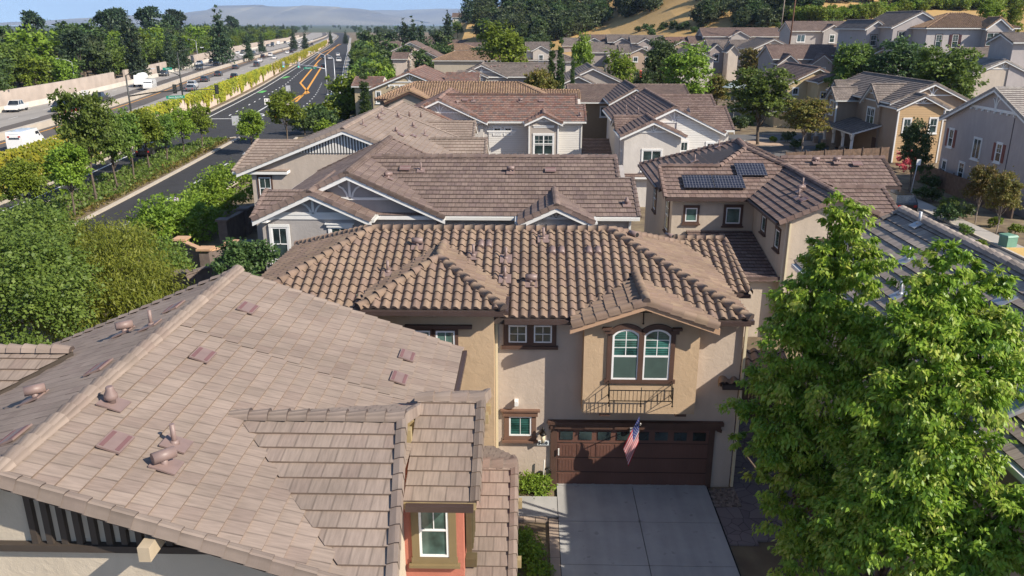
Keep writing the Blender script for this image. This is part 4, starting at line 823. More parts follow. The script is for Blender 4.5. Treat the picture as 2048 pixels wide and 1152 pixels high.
for pl,pr,k,lb in (((850,88),(930,88),'brown','flat brown roof behind the farther barrel-tile roof'),((855,79),(895,79),'mauve','low mauve roof at the foot of the oak hill'),((925,97),(985,97),'mauve','mauve roof partly behind the bright green tree'),((895,90),(948,90),'brown','brown roof between the farther barrel-tile roof and the bright green tree'),((760,94),(800,94),'brown','small brown roof at the roadside end of the cream gabled houses'),((955,108),(1030,108),'grey','grey-brown roof between the bright green tree and the barrel-tile roof'),((1050,86),(1120,86),'brown','brown roofed house left of the pair of cypresses')):
    h=HS('stucco_house',lb,k,(.42,.36,.31)); sgab(h,pl,pr,6,9); fin(h)
h=HS('stucco_house','grey-brown hipped house with white walls behind the pair of cypresses','grey',(.58,.52,.46),trim=BROWN); a,b=atz(1038,120,5.9),atz(1150,120,5.9); h.hip(a.x+.4,b.x,a.y,a.y+11,5.9,sl=.36); h.hip(b.x-5.5,b.x+.3,a.y-4,a.y+3,5.7,sl=.3); h.win('-y',b.x-3.2,a.y-4,3.3,1.3,1.7,kind='slide',mun=None); fin(h)
# grey gable pair in front of the right row
h=HS('stucco_house','grey stucco house with a wide bracketless gable and round-topped window','grey',(.36,.32,.29)); x0,x1,yy,ze=fgab(h,(1121,165),(1250,165),5.9,14,truss=False); fgab(h,(1121,167),(1192,167),5.9,6,truss=False,ends=(1,0)); sgab(h,(1210,153),(1257,153),5.9,8,ends=(0,1)); fin(h)
# ---- right block: craftsman house
K=House('craftsman_house','tan and brown craftsman house with a lap-sided corner, white brackets and front porch','grey',(.33,.25,.185),fine=True)
yk=94.6
yk=90.6
K.gab('y',39.7,47.9,yk,yk+19,6.3,8.45,ov=.5,ro=.4); K.truss('-y',43.8,yk,8.25,.46,d=1.15)
K.gab('y',39.45,44.3,yk-2.2,yk+2,5.95,7.35,ov=.4,ro=.4,ends=(1,0)); K.truss('-y',41.9,yk-2.2,7.15,.5,d=.7)
for yc,zr,wd in ((94.9,8.0,2.3),(106.6,7.6,2.2)):
    K.gab('x',39.2,43.8,yc-wd,yc+wd,zr-2.1,zr,ov=.35,ro=.35,ends=(1,0)); K.truss('-x',yc,39.2,zr-.25,.8,d=.8)
K.gab('x',37.2,40,100.4,103.4,5.7,7.1,ov=.3,ro=.3,ends=(1,0)); K.truss('-x',101.9,37.2,6.9,.85,d=.7)
K.poly([(36.2,92,2.75),(36.2,107,2.75),(39.4,107,3.7),(39.4,92,3.7)])
q=MB(); q.box(39.46,44.28,yk-2.27,yk-2.2,.1,6.1); q.build('siding',siding('ochre lap siding',(.46,.31,.165),.24),K.e)
q=MB(); q.box(44.2,44.34,yk-2.32,yk-2.2,.1,6.2); q.build('corner_board',WHITE,K.e); q=MB(); q.box(39.4,39.54,yk-2.32,yk-2.2,.1,6.2); q.build('corner_board',WHITE,K.e)
K.win('-y',40.5,yk-2.27,3.3,.75,1.5,mun=(2,1)); K.win('-y',43.3,yk-2.27,3.35,.75,1.5,mun=(2,1)); K.win('-y',45.9,yk,4.6,.8,.9,mun=(1,1),kind='fixed')
K.win('-x',94.9,39.2,3.6,2.0,1.7,kind='pair',mun=(2,1)); K.win('-x',106.6,39.2,3.5,2.0,1.7,kind='pair',mun=(2,1)); K.win('-x',101.9,37.2,3.9,1.2,1.6,mun=(1,1)); 
for y in (100.3,103.4): q=MB(); q.box(37.12,37.3,y,y+.14,2.8,5.9); q.build('corner_board',WHITE,K.e)

for y in (92.3,95,98,101,104,106.8):
    q=MB(); q.box(36.3,36.55,y-.12,y+.12,0,2.7); q.fb((36.3,y-.06,1.9),(0,.12,0),(.1,0,0),(0,.7,.75)); q.fb((36.3,y-.06,1.9),(0,.12,0),(.1,0,0),(0,-.7,.75)); q.build('porch_post',WHITE,K.e)
    q=MB(); q.box(36.15,36.7,y-.28,y+.28,0,.9); q.build('stone_base',mk('ledge stone',(.30,.24,.19),.9,.3,6,.6,12),K.e)
q=MB(); q.box(39.15,39.2,92.5,93.5,.1,2.2); q.build('door',BROWN,K.e)
fin(K)
# grey house at the right edge, gable wall with red-brown shutters
Rh=House('stucco_house','mauve grey stucco house at the right edge with red-brown shutters and a white bracketed gable','pale',(.42,.365,.345),fine=True)
Rh.gab('x',38.9,52,61.4,77.0,6.1,9.45,ov=.5,ro=.4); Rh.truss('-x',69.2,38.9,9.2,.42,d=1.5)
Rh.band('-x',66.0,73.0,38.9,7.55,.16)
for i in range(8): Rh.dec.box(38.7,38.86,66.1+i*.95,66.25+i*.95,7.4,7.55)
SH=mk('red brown shutter paint',(.17,.045,.035),.7)
Rh.win('-x',75.6,38.9,3.7,.75,1.55,mun=(2,1),shut=SH); Rh.win('-x',71.0,38.9,3.3,1.15,1.7,kind='slide',mun=None); Rh.win('-x',67.6,38.9,3.6,.75,1.45,mun=(2,2),shut=SH)
Rh.win('-x',76.0,38.9,.7,.7,1.6,mun=(1,1)); Rh.win('-x',72.9,38.9,.9,.85,1.7,mun=(2,2)); Rh.win('-x',65.0,38.9,.9,1.1,1.6,mun=(2,2))
q=MB(); q.box(38.85,38.9,66.2,66.24,0,7.3); q.build('wall_joint',mk('dark joint',(.12,.10,.10),.8),Rh.e)
q=MB(); q.lathe((38.7,70.2,2.3),[(.05,0),(.14,.06),(.12,.3),(.03,.36)],8); q.build('wall_lantern',BLACKM,Rh.e)
fin(Rh)
# yellow house
Yh=House('stucco_house','yellow stucco house beyond the street tree with a wide plain gable','mauve',(.56,.44,.27),fine=True)
Yh.gab('y',38.7,47.5,125,141,5.9,8.3,ov=.45,ro=.4); Yh.gab('y',41.6,45.9,120,126,6.5,7.55,ov=.35,ro=.35,ends=(1,0)); Yh.win('-y',39.9,125,4.4,.8,.9,mun=(1,1),kind='fixed'); Yh.win('-y',41.2-.0,125,4.4,.01,.01,small=True) if False else None
Yh.win('-y',42.4,120,4.2,.8,.9,mun=(1,1),kind='fixed'); Yh.gab('x',35.8,39,120.5,126,2.4,3.4,ends=(1,0)); fin(Yh)
# middle rows on the right, each from its eave line
def hz(px,py,guess=6):   # eave height of a house standing on the terrain whose eave shows at this pixel
    r=ray(px,py); t=90.
    while t<420:
        if CH+r[2]*t<gz(r[0]*t,r[1]*t)+guess: break
        t+=1
    return CH+r[2]*t
def fg2(h,pl,pr,dep,**k):
    z=hz((pl[0]+pr[0])/2,(pl[1]+pr[1])/2); x0,x1,yy,ze=fgab(h,pl,pr,z,dep,z0=z-9,**k); return x0,x1,yy,ze
def sg2(h,pl,pr,dep,**k):
    z=hz((pl[0]+pr[0])/2,(pl[1]+pr[1])/2); return sgab(h,pl,pr,z,dep,z0=z-9,**k)
GRW=(.36,.31,.29)
h=HS('stucco_house','tan gabled house with two small white windows, behind the leafy trees in the centre','grey',(.42,.32,.24)); a=fg2(h,(1258,107),(1310,106),14,truss=False); sg2(h,(1240,107),(1262,107),9); h.win('-y',a[0]+1.6,a[2],a[3]-1.9,1.0,1.0,mun=(1,1),kind='fixed'); h.win('-y',a[1]-1.6,a[2],a[3]-1.9,1.0,1.0,mun=(1,1),kind='fixed'); fin(h)
h=HS('stucco_house','tall grey two-storey house with a steep side gable left of the centre trees','grey',GRW); z=7.0; a=atz(1182,105,z); b=atz(1215,105,z); h.gab('x',a.x,a.x+14,a.y,a.y+9,z,z+2.6,ov=.35,ro=.3,z0=0); h.gab('y',b.x,b.x+4.5,a.y-3.5,a.y,z-.6,z+.6,ends=(1,0)); h.win('-y',b.x+2.3,a.y-3.5,z-2.9,1.1,1.7,mun=(1,1)); h.win('-x',a.y+4,a.x,z-3,1.1,1.8,mun=(1,1)); fin(h)
h=HS('stucco_house','grey two-storey house with a steep side gable beside the cypresses','grey',GRW); z=7.2; a=atz(1126,92,z); h.gab('x',a.x,a.x+13,a.y,a.y+9,z,z+2.6,ov=.35,ro=.3,z0=0); h.win('-x',a.y+4,a.x,z-3,1.1,1.8,mun=(1,1)); fin(h)
h=HS('stucco_house','white stucco house whose gable eave slopes down behind the bright centre tree','grey',(.55,.50,.46)); fg2(h,(1348,117),(1432,117),14,truss=False); fin(h)
h=HS('stucco_house','cream stucco house with its gable beside the mauve roof, right of centre','grey',(.56,.48,.41)); a=fg2(h,(1503,98),(1592,98),14,truss=False); sg2(h,(1466,98),(1505,98),9); h.gab('y',atz(1462,99,a[3]).x,atz(1482,99,a[3]).x,a[2]-2,a[2]+2,a[3]-.6,a[3]+.9,ends=(1,0)); h.win('-y',a[0]+3,a[2],a[3]-2.6,1.1,1.6,mun=(1,1)); fin(h)
h=HS('stucco_house','grey stucco house with paired narrow gables, left of the cream gabled house','grey',GRW); a=sg2(h,(1418,97),(1462,97),9); h.gab('y',a[0],a[0]+3.2,a[2]-2,a[2]+2,a[3]-.5,a[3]+1.2,ends=(1,0)); h.gab('y',a[0]+4,a[0]+7,a[2]-1.2,a[2]+2,a[3],a[3]+1.6,ends=(1,0)); h.win('-y',a[0]+1.6,a[2]-2,a[3]-3,1.1,1.7,mun=(1,1)); h.win('-y',a[0]+5.5,a[2]-1.2,a[3]-3,1.1,1.7,mun=(1,1)); fin(h)
h=HS('stucco_house','mauve roofed long house below the oaks with one small gable','mauve',(.42,.38,.35)); a=sg2(h,(1420,74),(1545,72),10); h.gab('y',a[0]+7,a[0]+12,a[2]-1,a[2]+4,a[3],a[3]+1.5,ends=(1,0)); fin(h)
h=HS('stucco_house','grey stucco house below the dry slope with a small gable and dark shutters','brown',(.38,.355,.34)); a=sg2(h,(1582,62),(1717,62),10); w_=a[1]-a[0]; h.gab('y',a[0]+w_*.48,a[0]+w_*.75,a[2]-.8,a[2]+4,a[3],a[3]+1.5,ends=(1,0)); h.win('-y',a[0]+w_*.17,a[2],a[3]-2.4,1.8,1.5,kind='slide',mun=None); h.win('-y',a[0]+w_*.61,a[2]-.8,a[3]-2.5,1.1,1.6,mun=(1,1)); h.win('-y',a[0]+w_*.84,a[2],a[3]-2.5,1.3,1.6,mun=(2,1),shut=mk('dark plum shutter',(.06,.02,.03),.7)); fin(h)
# far rooftops between the small trees
k_=0
for pl,pr,dep,rk,wl,lb in (((1160,84),(1215,84),9,'brown',(.4,.35,.31),'brown roof glimpsed between the cypresses and the bright tree'),((1215,84),(1262,84),9,'grey',GRW,'grey roof right of the steep side gables in the far row'),((1262,86),(1330,86),9,'grey',GRW,'grey roof with a black solar strip in the far row'),((1335,90),(1402,90),9,'red',(.4,.3,.22),'terracotta roof in the far row behind the centre trees'),((1380,88),(1440,88),9,'mauve',(.4,.33,.28),'mauve roof at the right end of the far row'),((1050,101),(1100,101),9,'grey',(.5,.45,.4),'grey-brown roof left of the far steep gables')):
    h=HS('stucco_house',lb,rk,wl); a=sg2(h,pl,pr,dep); h.gab('y',a[0]+2,a[0]+6,a[2]-.8,a[2]+3,a[3],a[3]+1.3,ends=(1,0)); h.win('-y',a[0]+4,a[2]-.8,a[3]-2.6,1.0,1.5,mun=(1,1)); fin(h)
# row with the yellow gable below the dry slope
h=HS('stucco_house','grey row house with a mauve roof and three small gables above the yellow house','mauve',GRW)
a=sg2(h,(1546,118),(1735,118),11); w_=a[1]-a[0]
for f in (.05,.40,.70): h.gab('y',a[0]+w_*f,a[0]+w_*(f+.2),a[2]-2,a[2]+2,a[3]-.8,a[3]+.9,ends=(1,0)); h.win('-y',a[0]+w_*(f+.1),a[2]-2,a[3]-3.2,1.1,1.7,mun=(1,1))
fin(h)
h=HS('stucco_house','ochre gabled house with a mauve roof partly behind the two tall street trees','mauve',(.55,.42,.23)); a=fg2(h,(1722,116),(1842,116),16,truss=False); h.win('-y',a[0]+3,a[2],a[3]-3,1.1,1.6,mun=(1,1)); h.win('-y',a[1]-3,a[2],a[3]-3,1.1,1.6,mun=(1,1)); fin(h)
h=HS('stucco_house','white stucco house seen between the tall street trees, roof descending to the right','brown',(.50,.46,.43)); a=fg2(h,(1770,140),(1862,138),12,truss=False); h.win('-y',a[1]-1.5,a[2],a[3]-3.2,1.1,1.6,mun=(1,1)); fin(h)
h=HS('stucco_house','broad pale roofed house at the right edge above the shuttered grey house','pale',(.5,.43,.36)); a=fg2(h,(1920,166),(2090,150),16,truss=True); sg2(h,(1905,150),(1990,148),9); fin(h)
h=HS('stucco_house','house with grey roof at the right edge, tucked behind the broad pale roof','grey',(.5,.43,.36)); sg2(h,(1955,135),(2080,133),12); fin(h)
# upper right hillside houses
h=HS('stucco_house','large grey stucco house with barrel-tile roof and arched window, upper right','barrel2',(.45,.41,.39)); 
b=aty(1850,56,132); c=aty(2012,54,132); h.hip(b.x+.4,c.x+1.5,132,143,b.z,sl=.36,z0=b.z-8); h.gab('y',aty(1966,56,132).x,aty(2008,56,132).x,130.6,134,b.z-.1,b.z+1.5,z0=b.z-8,ends=(1,0)); zb=b.z
for px in (1881,1914): h.win('-y',aty(px,56,132).x,132,zb-2.9,.9,1.9,mun=(2,3),trim=BROWN,shut=(mk('dark plum shutter',(.06,.02,.03),.7) if px>1900 else None))
h.win('-y',aty(1987,56,131).x,130.6,zb-2.6,2.0,1.9,mun=(4,3),trim=BROWN,kind='slide'); fin(h)
h=HS('stucco_house','grey gabled house left of the large barrel-tile roofed one, upper right','grey',(.42,.38,.37)); b=aty(1787,54,137); c=aty(1893,50,137); h.gab('y',b.x,c.x,137,150,b.z,b.z+2.4,z0=b.z-8); h.gab('y',b.x-2.2,b.x+1,142,155,b.z-.3,b.z+1.1,z0=b.z-6); h.win('-y',b.x-.9,142,b.z-3.0,1.0,1.7,mun=(1,1),trim=BROWN); h.win('-y',aty(1797,60,137).x+.6,137,b.z-2.6,1.1,1.9,mun=(1,1),trim=BROWN); h.win('-y',aty(1842,60,137).x,137,b.z-3,1.9,2.2,kind='slide',mun=None,trim=BROWN); fin(h)
h=HS('stucco_house','grey house corner cut by the right edge of the picture, upper right','grey',(.42,.38,.37)); b=aty(2022,68,118); h.gab('x',b.x+.6,b.x+14,118,124,b.z-1.1,b.z+.1,z0=b.z-8); fin(h)
# house on the far hill
h=HS('hilltop_house','white house with a brown roof alone on the far golden hill','brown',(.70,.66,.60)); p=hit(930,40,200) or V((-28,380,14)); b=aty(905,32,p.y); c=aty(938,32,p.y); h.gab('x',b.x,c.x,p.y,p.y+9,b.z-.6,b.z+1.4,z0=b.z-3.2); d_=aty(955,30,p.y+4); h.gab('x',c.x,d_.x,p.y+3,p.y+10,d_.z-1.6,d_.z-.2,z0=d_.z-4.5); fin(h)
# ================================================================ terrain, roads
def lerpc(pts):
    pts=sorted(pts)
    def f(y):
        if y<=pts[0][0]: a,b=pts[0],pts[1]
        elif y>=pts[-1][0]: a,b=pts[-2],pts[-1]
        else:
            for i in range(len(pts)-1):
                if pts[i][0]<=y<=pts[i+1][0]: a,b=pts[i],pts[i+1]; break
        return a[1]+(b[1]-a[1])*(y-a[0])/(b[0]-a[0])
    def g(y):  # smoothed
        w=4+y*.10; return (f(y-w)+2*f(y-w/2)+2*f(y)+2*f(y+w/2)+f(y+w))/8
    return g
cW=lerpc([(0,-43),(50,-45.3),(69,-46.5),(94,-50.0),(123,-54.4),(169,-62),(200,-67.6),(265,-80.6),(348,-97),(504,-128),(640,-156),(1050,-243),(1500,-360)])
cC=lerpc([(0,-61),(60,-64.5),(102,-69),(130,-73.6),(177,-83),(243,-98.5),(422,-133.5),(631,-171),(1050,-256),(1500,-370)])
cF=lerpc([(0,-88),(60,-89),(141,-93),(168,-96.2),(233,-108.7),(325,-131),(504,-171),(742,-214),(1050,-286),(1500,-395)])
cR=lerpc([(0,-26.3),(55,-27.0),(89,-29.3),(130,-34.0),(163,-38.0),(223,-51),(307,-69.2),(486,-107),(640,-141),(1050,-228),(1500,-340)])
cK=lerpc([(0,-32.6),(50,-33.7),(56.5,-34.1),(73,-35.4),(106,-38.6),(120,-40)])
def ys(y0,y1,st=None):
    out=[y0]; 
    while out[-1]<y1: out.append(min(y1,out[-1]+(st or max(3,out[-1]*.03))))
    return out
def ribbon(mb,f0,f1,y0,y1,z,h=0,m=0,st=None):
    yy=ys(y0,y1,st)
    for a,b in zip(yy,yy[1:]):
        p=[(f0(a),a),(f1(a),a),(f1(b),b),(f0(b),b)]
        if p[0][0]>p[1][0]: p=[p[1],p[0],p[3],p[2]]
        mb.face([(x,y,z+h) for x,y in p],m)
        if h:
            mb.face([(p[0][0],p[0][1],z),(p[0][0],p[0][1],z+h),(p[3][0],p[3][1],z+h),(p[3][0],p[3][1],z)],m); mb.face([(p[1][0],p[1][1],z),(p[2][0],p[2][1],z),(p[2][0],p[2][1],z+h),(p[1][0],p[1][1],z+h)],m)
            if a==yy[0]: mb.face([(p[0][0],a,z),(p[1][0],a,z),(p[1][0],a,z+h),(p[0][0],a,z+h)],m)
def off(f,d): return lambda y:f(y)+d
def st(o): return tag(o,kind='structure')
EARTH=mk('dry mulch earth',(.13,.088,.06),.95,.35,.8,.5,8,col2=(.17,.13,.075))
def golden():
    m,nt,b=newmat('golden dry grass'); L=nt.links.new; g=N(nt,'ShaderNodeNewGeometry')
    n1=N(nt,'ShaderNodeTexNoise'); n1.inputs['Scale'].default_value=.018; n1.inputs['Detail'].default_value=6; n1.inputs['Distortion'].default_value=.6; L(g.outputs[0],n1.inputs[0])
    mp=N(nt,'ShaderNodeMapping'); mp.inputs['Scale'].default_value=(.25,.9,2.5); mp.inputs['Rotation'].default_value=(0,0,.5); L(g.outputs[0],mp.inputs[0]); n2=N(nt,'ShaderNodeTexNoise'); n2.inputs['Scale'].default_value=1.2; n2.inputs['Detail'].default_value=8; L(mp.outputs[0],n2.inputs[0])
    c=N(nt,'ShaderNodeValToRGB'); e=c.color_ramp.elements; e[0].position=.3; e[0].color=(.20,.19,.06,1); e[1].position=.62; e[1].color=(.50,.33,.145,1); x=e.new(.42); x.color=(.40,.26,.11,1)
    L(n1.outputs[0],c.inputs[0]); r=N(nt,'ShaderNodeMapRange'); r.inputs[3].default_value=.65; r.inputs[4].default_value=1.25; L(n2.outputs[0],r.inputs[0]); v=N(nt,'ShaderNodeVectorMath',operation='SCALE'); L(c.outputs[0],v.inputs[0]); L(r.outputs[0],v.inputs['Scale']); L(v.outputs[0],b.inputs['Base Color']); b.inputs['Roughness'].default_value=1; b.inputs['Specular IOR Level'].default_value=.1; return m
GOLD=golden()
g1,g2,g3=MB(),MB(),MB()
xs=[-4000,-2500,-1500,-900,-600,-450,-350]+list(range(-300,321,10))+[360,420,500,650,900,1500,2500,4000]; yy_=[-60,-20]+list(range(0,620,10))+[660,720,800,900,1050,1250,1500,2000,3000,5000,9000]
for i in range(len(xs)-1):
    for j in range(len(yy_)-1):
        q=[(xs[i],yy_[j]),(xs[i+1],yy_[j]),(xs[i+1],yy_[j+1]),(xs[i],yy_[j+1])]; cx_,cy_=(q[0][0]+q[1][0])/2,(q[0][1]+q[2][1])/2
        mb=g2 if (cx_>-45 and cy_>235) or (cx_>60 and cy_>150 and cx_>cy_*.25) or (cx_>100 and cy_>120) else (g3 if cy_>1500 else g1)
        mb.face([(x,y,gz(x,y)) for x,y in q],0,None,True)
st(g1.build('ground',EARTH)); st(g2.build('hillside',GOLD)); st(g3.build('far_ground',mk('far dark green land',(.06,.075,.035),1,.3,.01)))
# distant mountains
mt=MB()
def mtn(y,x0,x1,prof_,n=60,dep=2500):
    rows=[]
    for k,(dy,f) in enumerate(((0,0),(dep*.35,.55),(dep*.6,.85),(dep*.8,1.0),(dep*1.3,.5))):
        row=[]
        for i in range(n+1):
            t=i/n; x=x0+(x1-x0)*t; h=prof_(t)*f; rr=math.sin(t*47+k*2.1)*.05+math.sin(t*113+k)*.035+math.sin(t*23+k*1.3)*.06
            row.append(mt.vert((x+dy*.05*math.sin(i),y+dy,max(0,h*(1+rr*(1 if f<1 else .35)))-2)))
        rows.append(row)
    for a,b in zip(rows,rows[1:]):
        for i in range(n): mt.idx((a[i],a[i+1],b[i+1],b[i]),0,None,True)
def pf(pts): 
    def f(t):
        for (a,b),(c,d) in zip(pts,pts[1:]):
            if a<=t<=c: u=(t-a)/(c-a); u=u*u*(3-2*u); return b+(d-b)*u
        return 0
    return f
K1=1/1690*9000
mtn(9000,-6200,-1500,pf([(0,60),(.15,110),(.35,150),(.44,190),(.52,255),(.62,240),(.72,235),(.82,215),(.90,150),(1,60)]))
mtn(12500,-5200,3000,pf([(0,150),(.2,230),(.40,250),(.5,262),(.58,215),(.66,190),(.75,150),(.85,120),(1,80)]))
st(mt.build('mountains',mk('distant dry hills',(.13,.11,.085),1,.45,.0012,detail=8,col2=(.17,.15,.10))))
# asphalt frontage road and freeway
ASPH=mk('new black asphalt',(.030,.029,.032),.9,.18,.6,.3,60); OLDC=mk('freeway concrete lanes',(.27,.25,.23),.9,.12,.35,col2=(.30,.275,.25),streak=(1,.05,1)); OLDA=mk('freeway shoulder asphalt',(.105,.09,.08),.9,.18,.3,streak=(1,.08,1))
CURB=mk('kerb concrete',(.46,.40,.33),.9,.1,2); WP=mk('white road paint',(.72,.72,.70),.7,.08,3); YP=mk('orange yellow road paint',(.72,.33,.04),.7,.08,3); GP=mk('green bike lane paint',(.12,.45,.10),.7,.1,3); PALE=mk('pale barrier concrete',(.48,.42,.35),.9,.10,.5)
q=MB(); ribbon(q,off(cW,1.8),cR,20,1450,.02); q.face([(-33,108,.021),(-8,112,.021),(-8,124,.021),(-36,126,.021)]); st(q.build('road',ASPH))
q=MB(); ribbon(q,cF,cW,20,1450,.01); st(q.build('freeway',OLDC))
q=MB(); ribbon(q,off(cC,-6.5),off(cC,-.3),20,1450,.022); ribbon(q,off(cC,.3),off(cC,5.2),20,1450,.022); ribbon(q,cF,off(cF,1.6),20,1450,.018); st(q.build('freeway_shoulder',OLDA))
q=MB(); ribbon(q,off(cC,-.35),off(cC,.35),20,1450,0,.95); tag(q.build('barrier',PALE),'low concrete barrier between the two freeway directions','barrier')
q=MB(); ribbon(q,off(cF,1.6),off(cF,2.0),20,1100,0,.95); tag(q.build('barrier',mk('white barrier concrete',(.60,.55,.48),.9,.08,.5)),'pale concrete barrier at the foot of the far freeway wall','barrier')
q=MB(); 
for o in (-6.6,-10.2,-13.8): 
    y=30.
    while y<900:
        if cC(y)+o>cF(y)+3: q.face([(cC(y)+o,y,.03),(cC(y)+o+.14,y,.03),(cC(y+3.6)+o+.14,y+3.6,.03),(cC(y+3.6)+o,y+3.6,.03)])
        y+=14
for o in (9.0,12.6):
    y=30.
    while y<900:
        if cC(y)+o<cW(y)-1.5: q.face([(cC(y)+o,y,.03),(cC(y)+o+.14,y,.03),(cC(y+3.6)+o+.14,y+3.6,.03),(cC(y+3.6)+o,y+3.6,.03)])
        y+=14
ribbon(q,off(cW,-1.5),off(cW,-1.3),20,900,.03)
st(q.build('road_marking',WP))
q=MB(); ribbon(q,off(cC,1.5),off(cC,1.75),20,900,.03); ribbon(q,off(cC,-1.75),off(cC,-1.5),20,900,.03); 
# yellow lines of the frontage road
def pl(mb,pts,w,z=.03):
    pts=[V((p[0],p[1],z)) for p in pts]
    for a,b in zip(pts,pts[1:]):
        d=(b-a).normalized(); n=V((-d.y,d.x,0))*w/2; mb.face([a-n,b-n,b+n,a+n])
pl(q,[(-46.9,158.5),(-49.0,172.5),(-49.1,180.3)],.45); pl(q,[(-49.1,180.3),(-59.6,211.5),(-87.5,340)],.5); pl(q,[(-46.0,159.0),(-49.9,180.2),(-72.1,282)],.5); pl(q,[(-72.1,282),(-77.5,296),(-79.5,307)],.5); pl(q,[(-87.5,340),(-101,407),(-146,632)],.5); pl(q,[(-92,352),(-107,420),(-144,630)],.5)
st(q.build('road_marking',YP))
q=MB(); ribbon(q,off(cW,3.1),off(cW,3.3),20,700,.03); pl(q,[(-51.4,129.3),(-43.2,130.2)],.5); pl(q,[(-46.0,130.9),(-53.1,178.8)],.25)
for y in range(30,110,9): 
    x=-30.3-(y-55)*.058-.0; x=-30.5-(y-55)*.083*(1 if y>55 else .3); pl(q,[(x,y),(x-.2,y+2.6)],.22)
for y in range(134,205,6): x=(cW(y)+3.2)*.55+(-45.9-(y-130)*.15)*.45; pl(q,[(x,y),(x-.4,y+2)],.22)
for y in range(206,420,7): x=(cW(y)+3.2)*.5+(-59-(y-211)*.218)*.5; pl(q,[(x,y),(x-.7,y+2.5)],.25)
for y in range(150,215,5): x=cR(y)-5.5; pl(q,[(x,y),(x-.3,y+1.2)],.25)
pl(q,[(cR(150)-2.5,150),(cR(175)-2.2,175),(cR(230)-2.5,230)],.25); ribbon(q,off(cR,-.5),off(cR,-.3),150,600,.03)
for y in range(22,56,9): pl(q,[(-30.2,y),(-30.3,y+2.6)],.22)
def arrow(mb,x,y,s=1,d=-.15):   # left turn arrow
    f=V((d,1,0)).normalized(); r=V((f.y,-f.x,0)); P=lambda a,b: V((x,y,.032))+r*a*s+f*b*s
    mb.face([P(-.12,0),P(.12,0),P(.12,2.2),P(-.12,2.0)]); mb.face([P(-.12,1.7),P(.12,2.2),P(-.75,2.75),P(-.75,2.3)]); mb.face([P(-.75,1.95),P(-.75,3.15),P(-1.7,2.5)])
arrow(q,-44.4,133.5,1.5); arrow(q,-48.6,161.5,1.5)
st(q.build('road_marking',WP))
q=MB(); pl(q,[(cW(181)+4.2,180),(cW(185)+4.2,186)],1.2); pl(q,[(cW(232)+4.4,230),(cW(236)+4.4,238)],1.2); st(q.build('road_marking',GP))
# kerbs and planted median
q=MB(); ribbon(q,off(cW,1.5),off(cW,1.8),20,1000,0,.17); ribbon(q,cR,off(cR,.3),20,107,0,.17); ribbon(q,cR,off(cR,.3),150,1000,0,.17); st(q.build('kerb',CURB))
mL=lambda y: cK(y)-6.0*sm(40,60,y)*sm(110,96,y)-.25
q=MB(); ribbon(q,off(cK,-.35),cK,20,107,0,.18,st=3); ribbon(q,mL,off(mL,.3),20,107,0,.18,st=3); st(q.build('kerb',CURB))
q=MB(); ribbon(q,off(mL,.28),off(cK,-.33),20,106.5,0,.15,st=3); st(q.build('median',EARTH))
q=MB(); q.prism([(-42.2,132.5,0),(-41.6,133.2,0),(-46.2,157.8,0),(-47.0,157.8,0)],(0,0,.18)); st(q.build('median_nose',mk('pebbled median concrete',(.40,.32,.26),.9,.25,3))); q=MB(); q.lathe((-41.9,132.4,0),[(.75,0),(.75,.2),(.6,.22)],10); st(q.build('median_tip',YP))
q=MB(); ribbon(q,off(cW,.25),off(cW,1.5),20,1000,.10); st(q.build('verge',EARTH)); q=MB(); ribbon(q,off(cR,.3),off(cR,2.0),150,900,.12); st(q.build('pavement',CONC))
# near ground: driveway slabs, walk, beds
def dconc():
    m,nt,b=newmat('driveway concrete'); L=nt.links.new; tc=N(nt,'ShaderNodeTexCoord'); o=tc.outputs['Object']
    a=N(nt,'ShaderNodeTexNoise'); a.inputs['Scale'].default_value=.8; a.inputs['Detail'].default_value=7; a.inputs['Roughness'].default_value=.65; L(o,a.inputs[0])
    mp=N(nt,'ShaderNodeMapping'); mp.inputs['Scale'].default_value=(2.6,.25,1); L(o,mp.inputs[0]); t=N(nt,'ShaderNodeTexNoise'); t.inputs['Scale'].default_value=1; t.inputs['Detail'].default_value=3; L(mp.outputs[0],t.inputs[0])
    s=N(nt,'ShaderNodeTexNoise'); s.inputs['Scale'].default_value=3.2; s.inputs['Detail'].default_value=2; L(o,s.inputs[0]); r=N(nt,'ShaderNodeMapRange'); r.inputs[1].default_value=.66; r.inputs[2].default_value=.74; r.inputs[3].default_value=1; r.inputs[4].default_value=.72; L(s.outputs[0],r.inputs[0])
    c=N(nt,'ShaderNodeValToRGB'); e=c.color_ramp.elements; e[0].position=.3; e[0].color=(.27,.265,.26,1); e[1].position=.7; e[1].color=(.42,.41,.395,1)
    ad=N(nt,'ShaderNodeMath',operation='MULTIPLY_ADD'); ad.inputs[1].default_value=.6; L(a.outputs[0],ad.inputs[0]); m2=N(nt,'ShaderNodeMath',operation='MULTIPLY',i1=.4); L(t.outputs[0],m2.inputs[0]); L(m2.outputs[0],ad.inputs[2]); L(ad.outputs[0],c.inputs[0])
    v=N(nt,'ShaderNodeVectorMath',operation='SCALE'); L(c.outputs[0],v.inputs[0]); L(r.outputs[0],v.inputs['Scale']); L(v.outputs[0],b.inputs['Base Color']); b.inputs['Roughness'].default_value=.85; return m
DC=dconc(); q=MB()
for x0,x1 in ((.94,3.40),(3.42,5.84)):
    for y0,y1 in ((21.02,22.98),(18.95,21.0),(16.9,18.93),(14.5,16.88),(10,14.48)): q.box(x0,x1,y0,y1,0,.08)
q.box(.94,5.84,22.995,23.14,0,.09); st(q.build('driveway',DC)); q=MB(); q.box(.9,5.9,10,23.1,0,.03); st(q.build('driveway_base',DARK))
q=MB(); q.box(-.30,.92,21.25,22.35,0,.07); q.box(-.6,-.32,21.25,22.35,0,.07); st(q.build('path',DC))
q=MB(); 
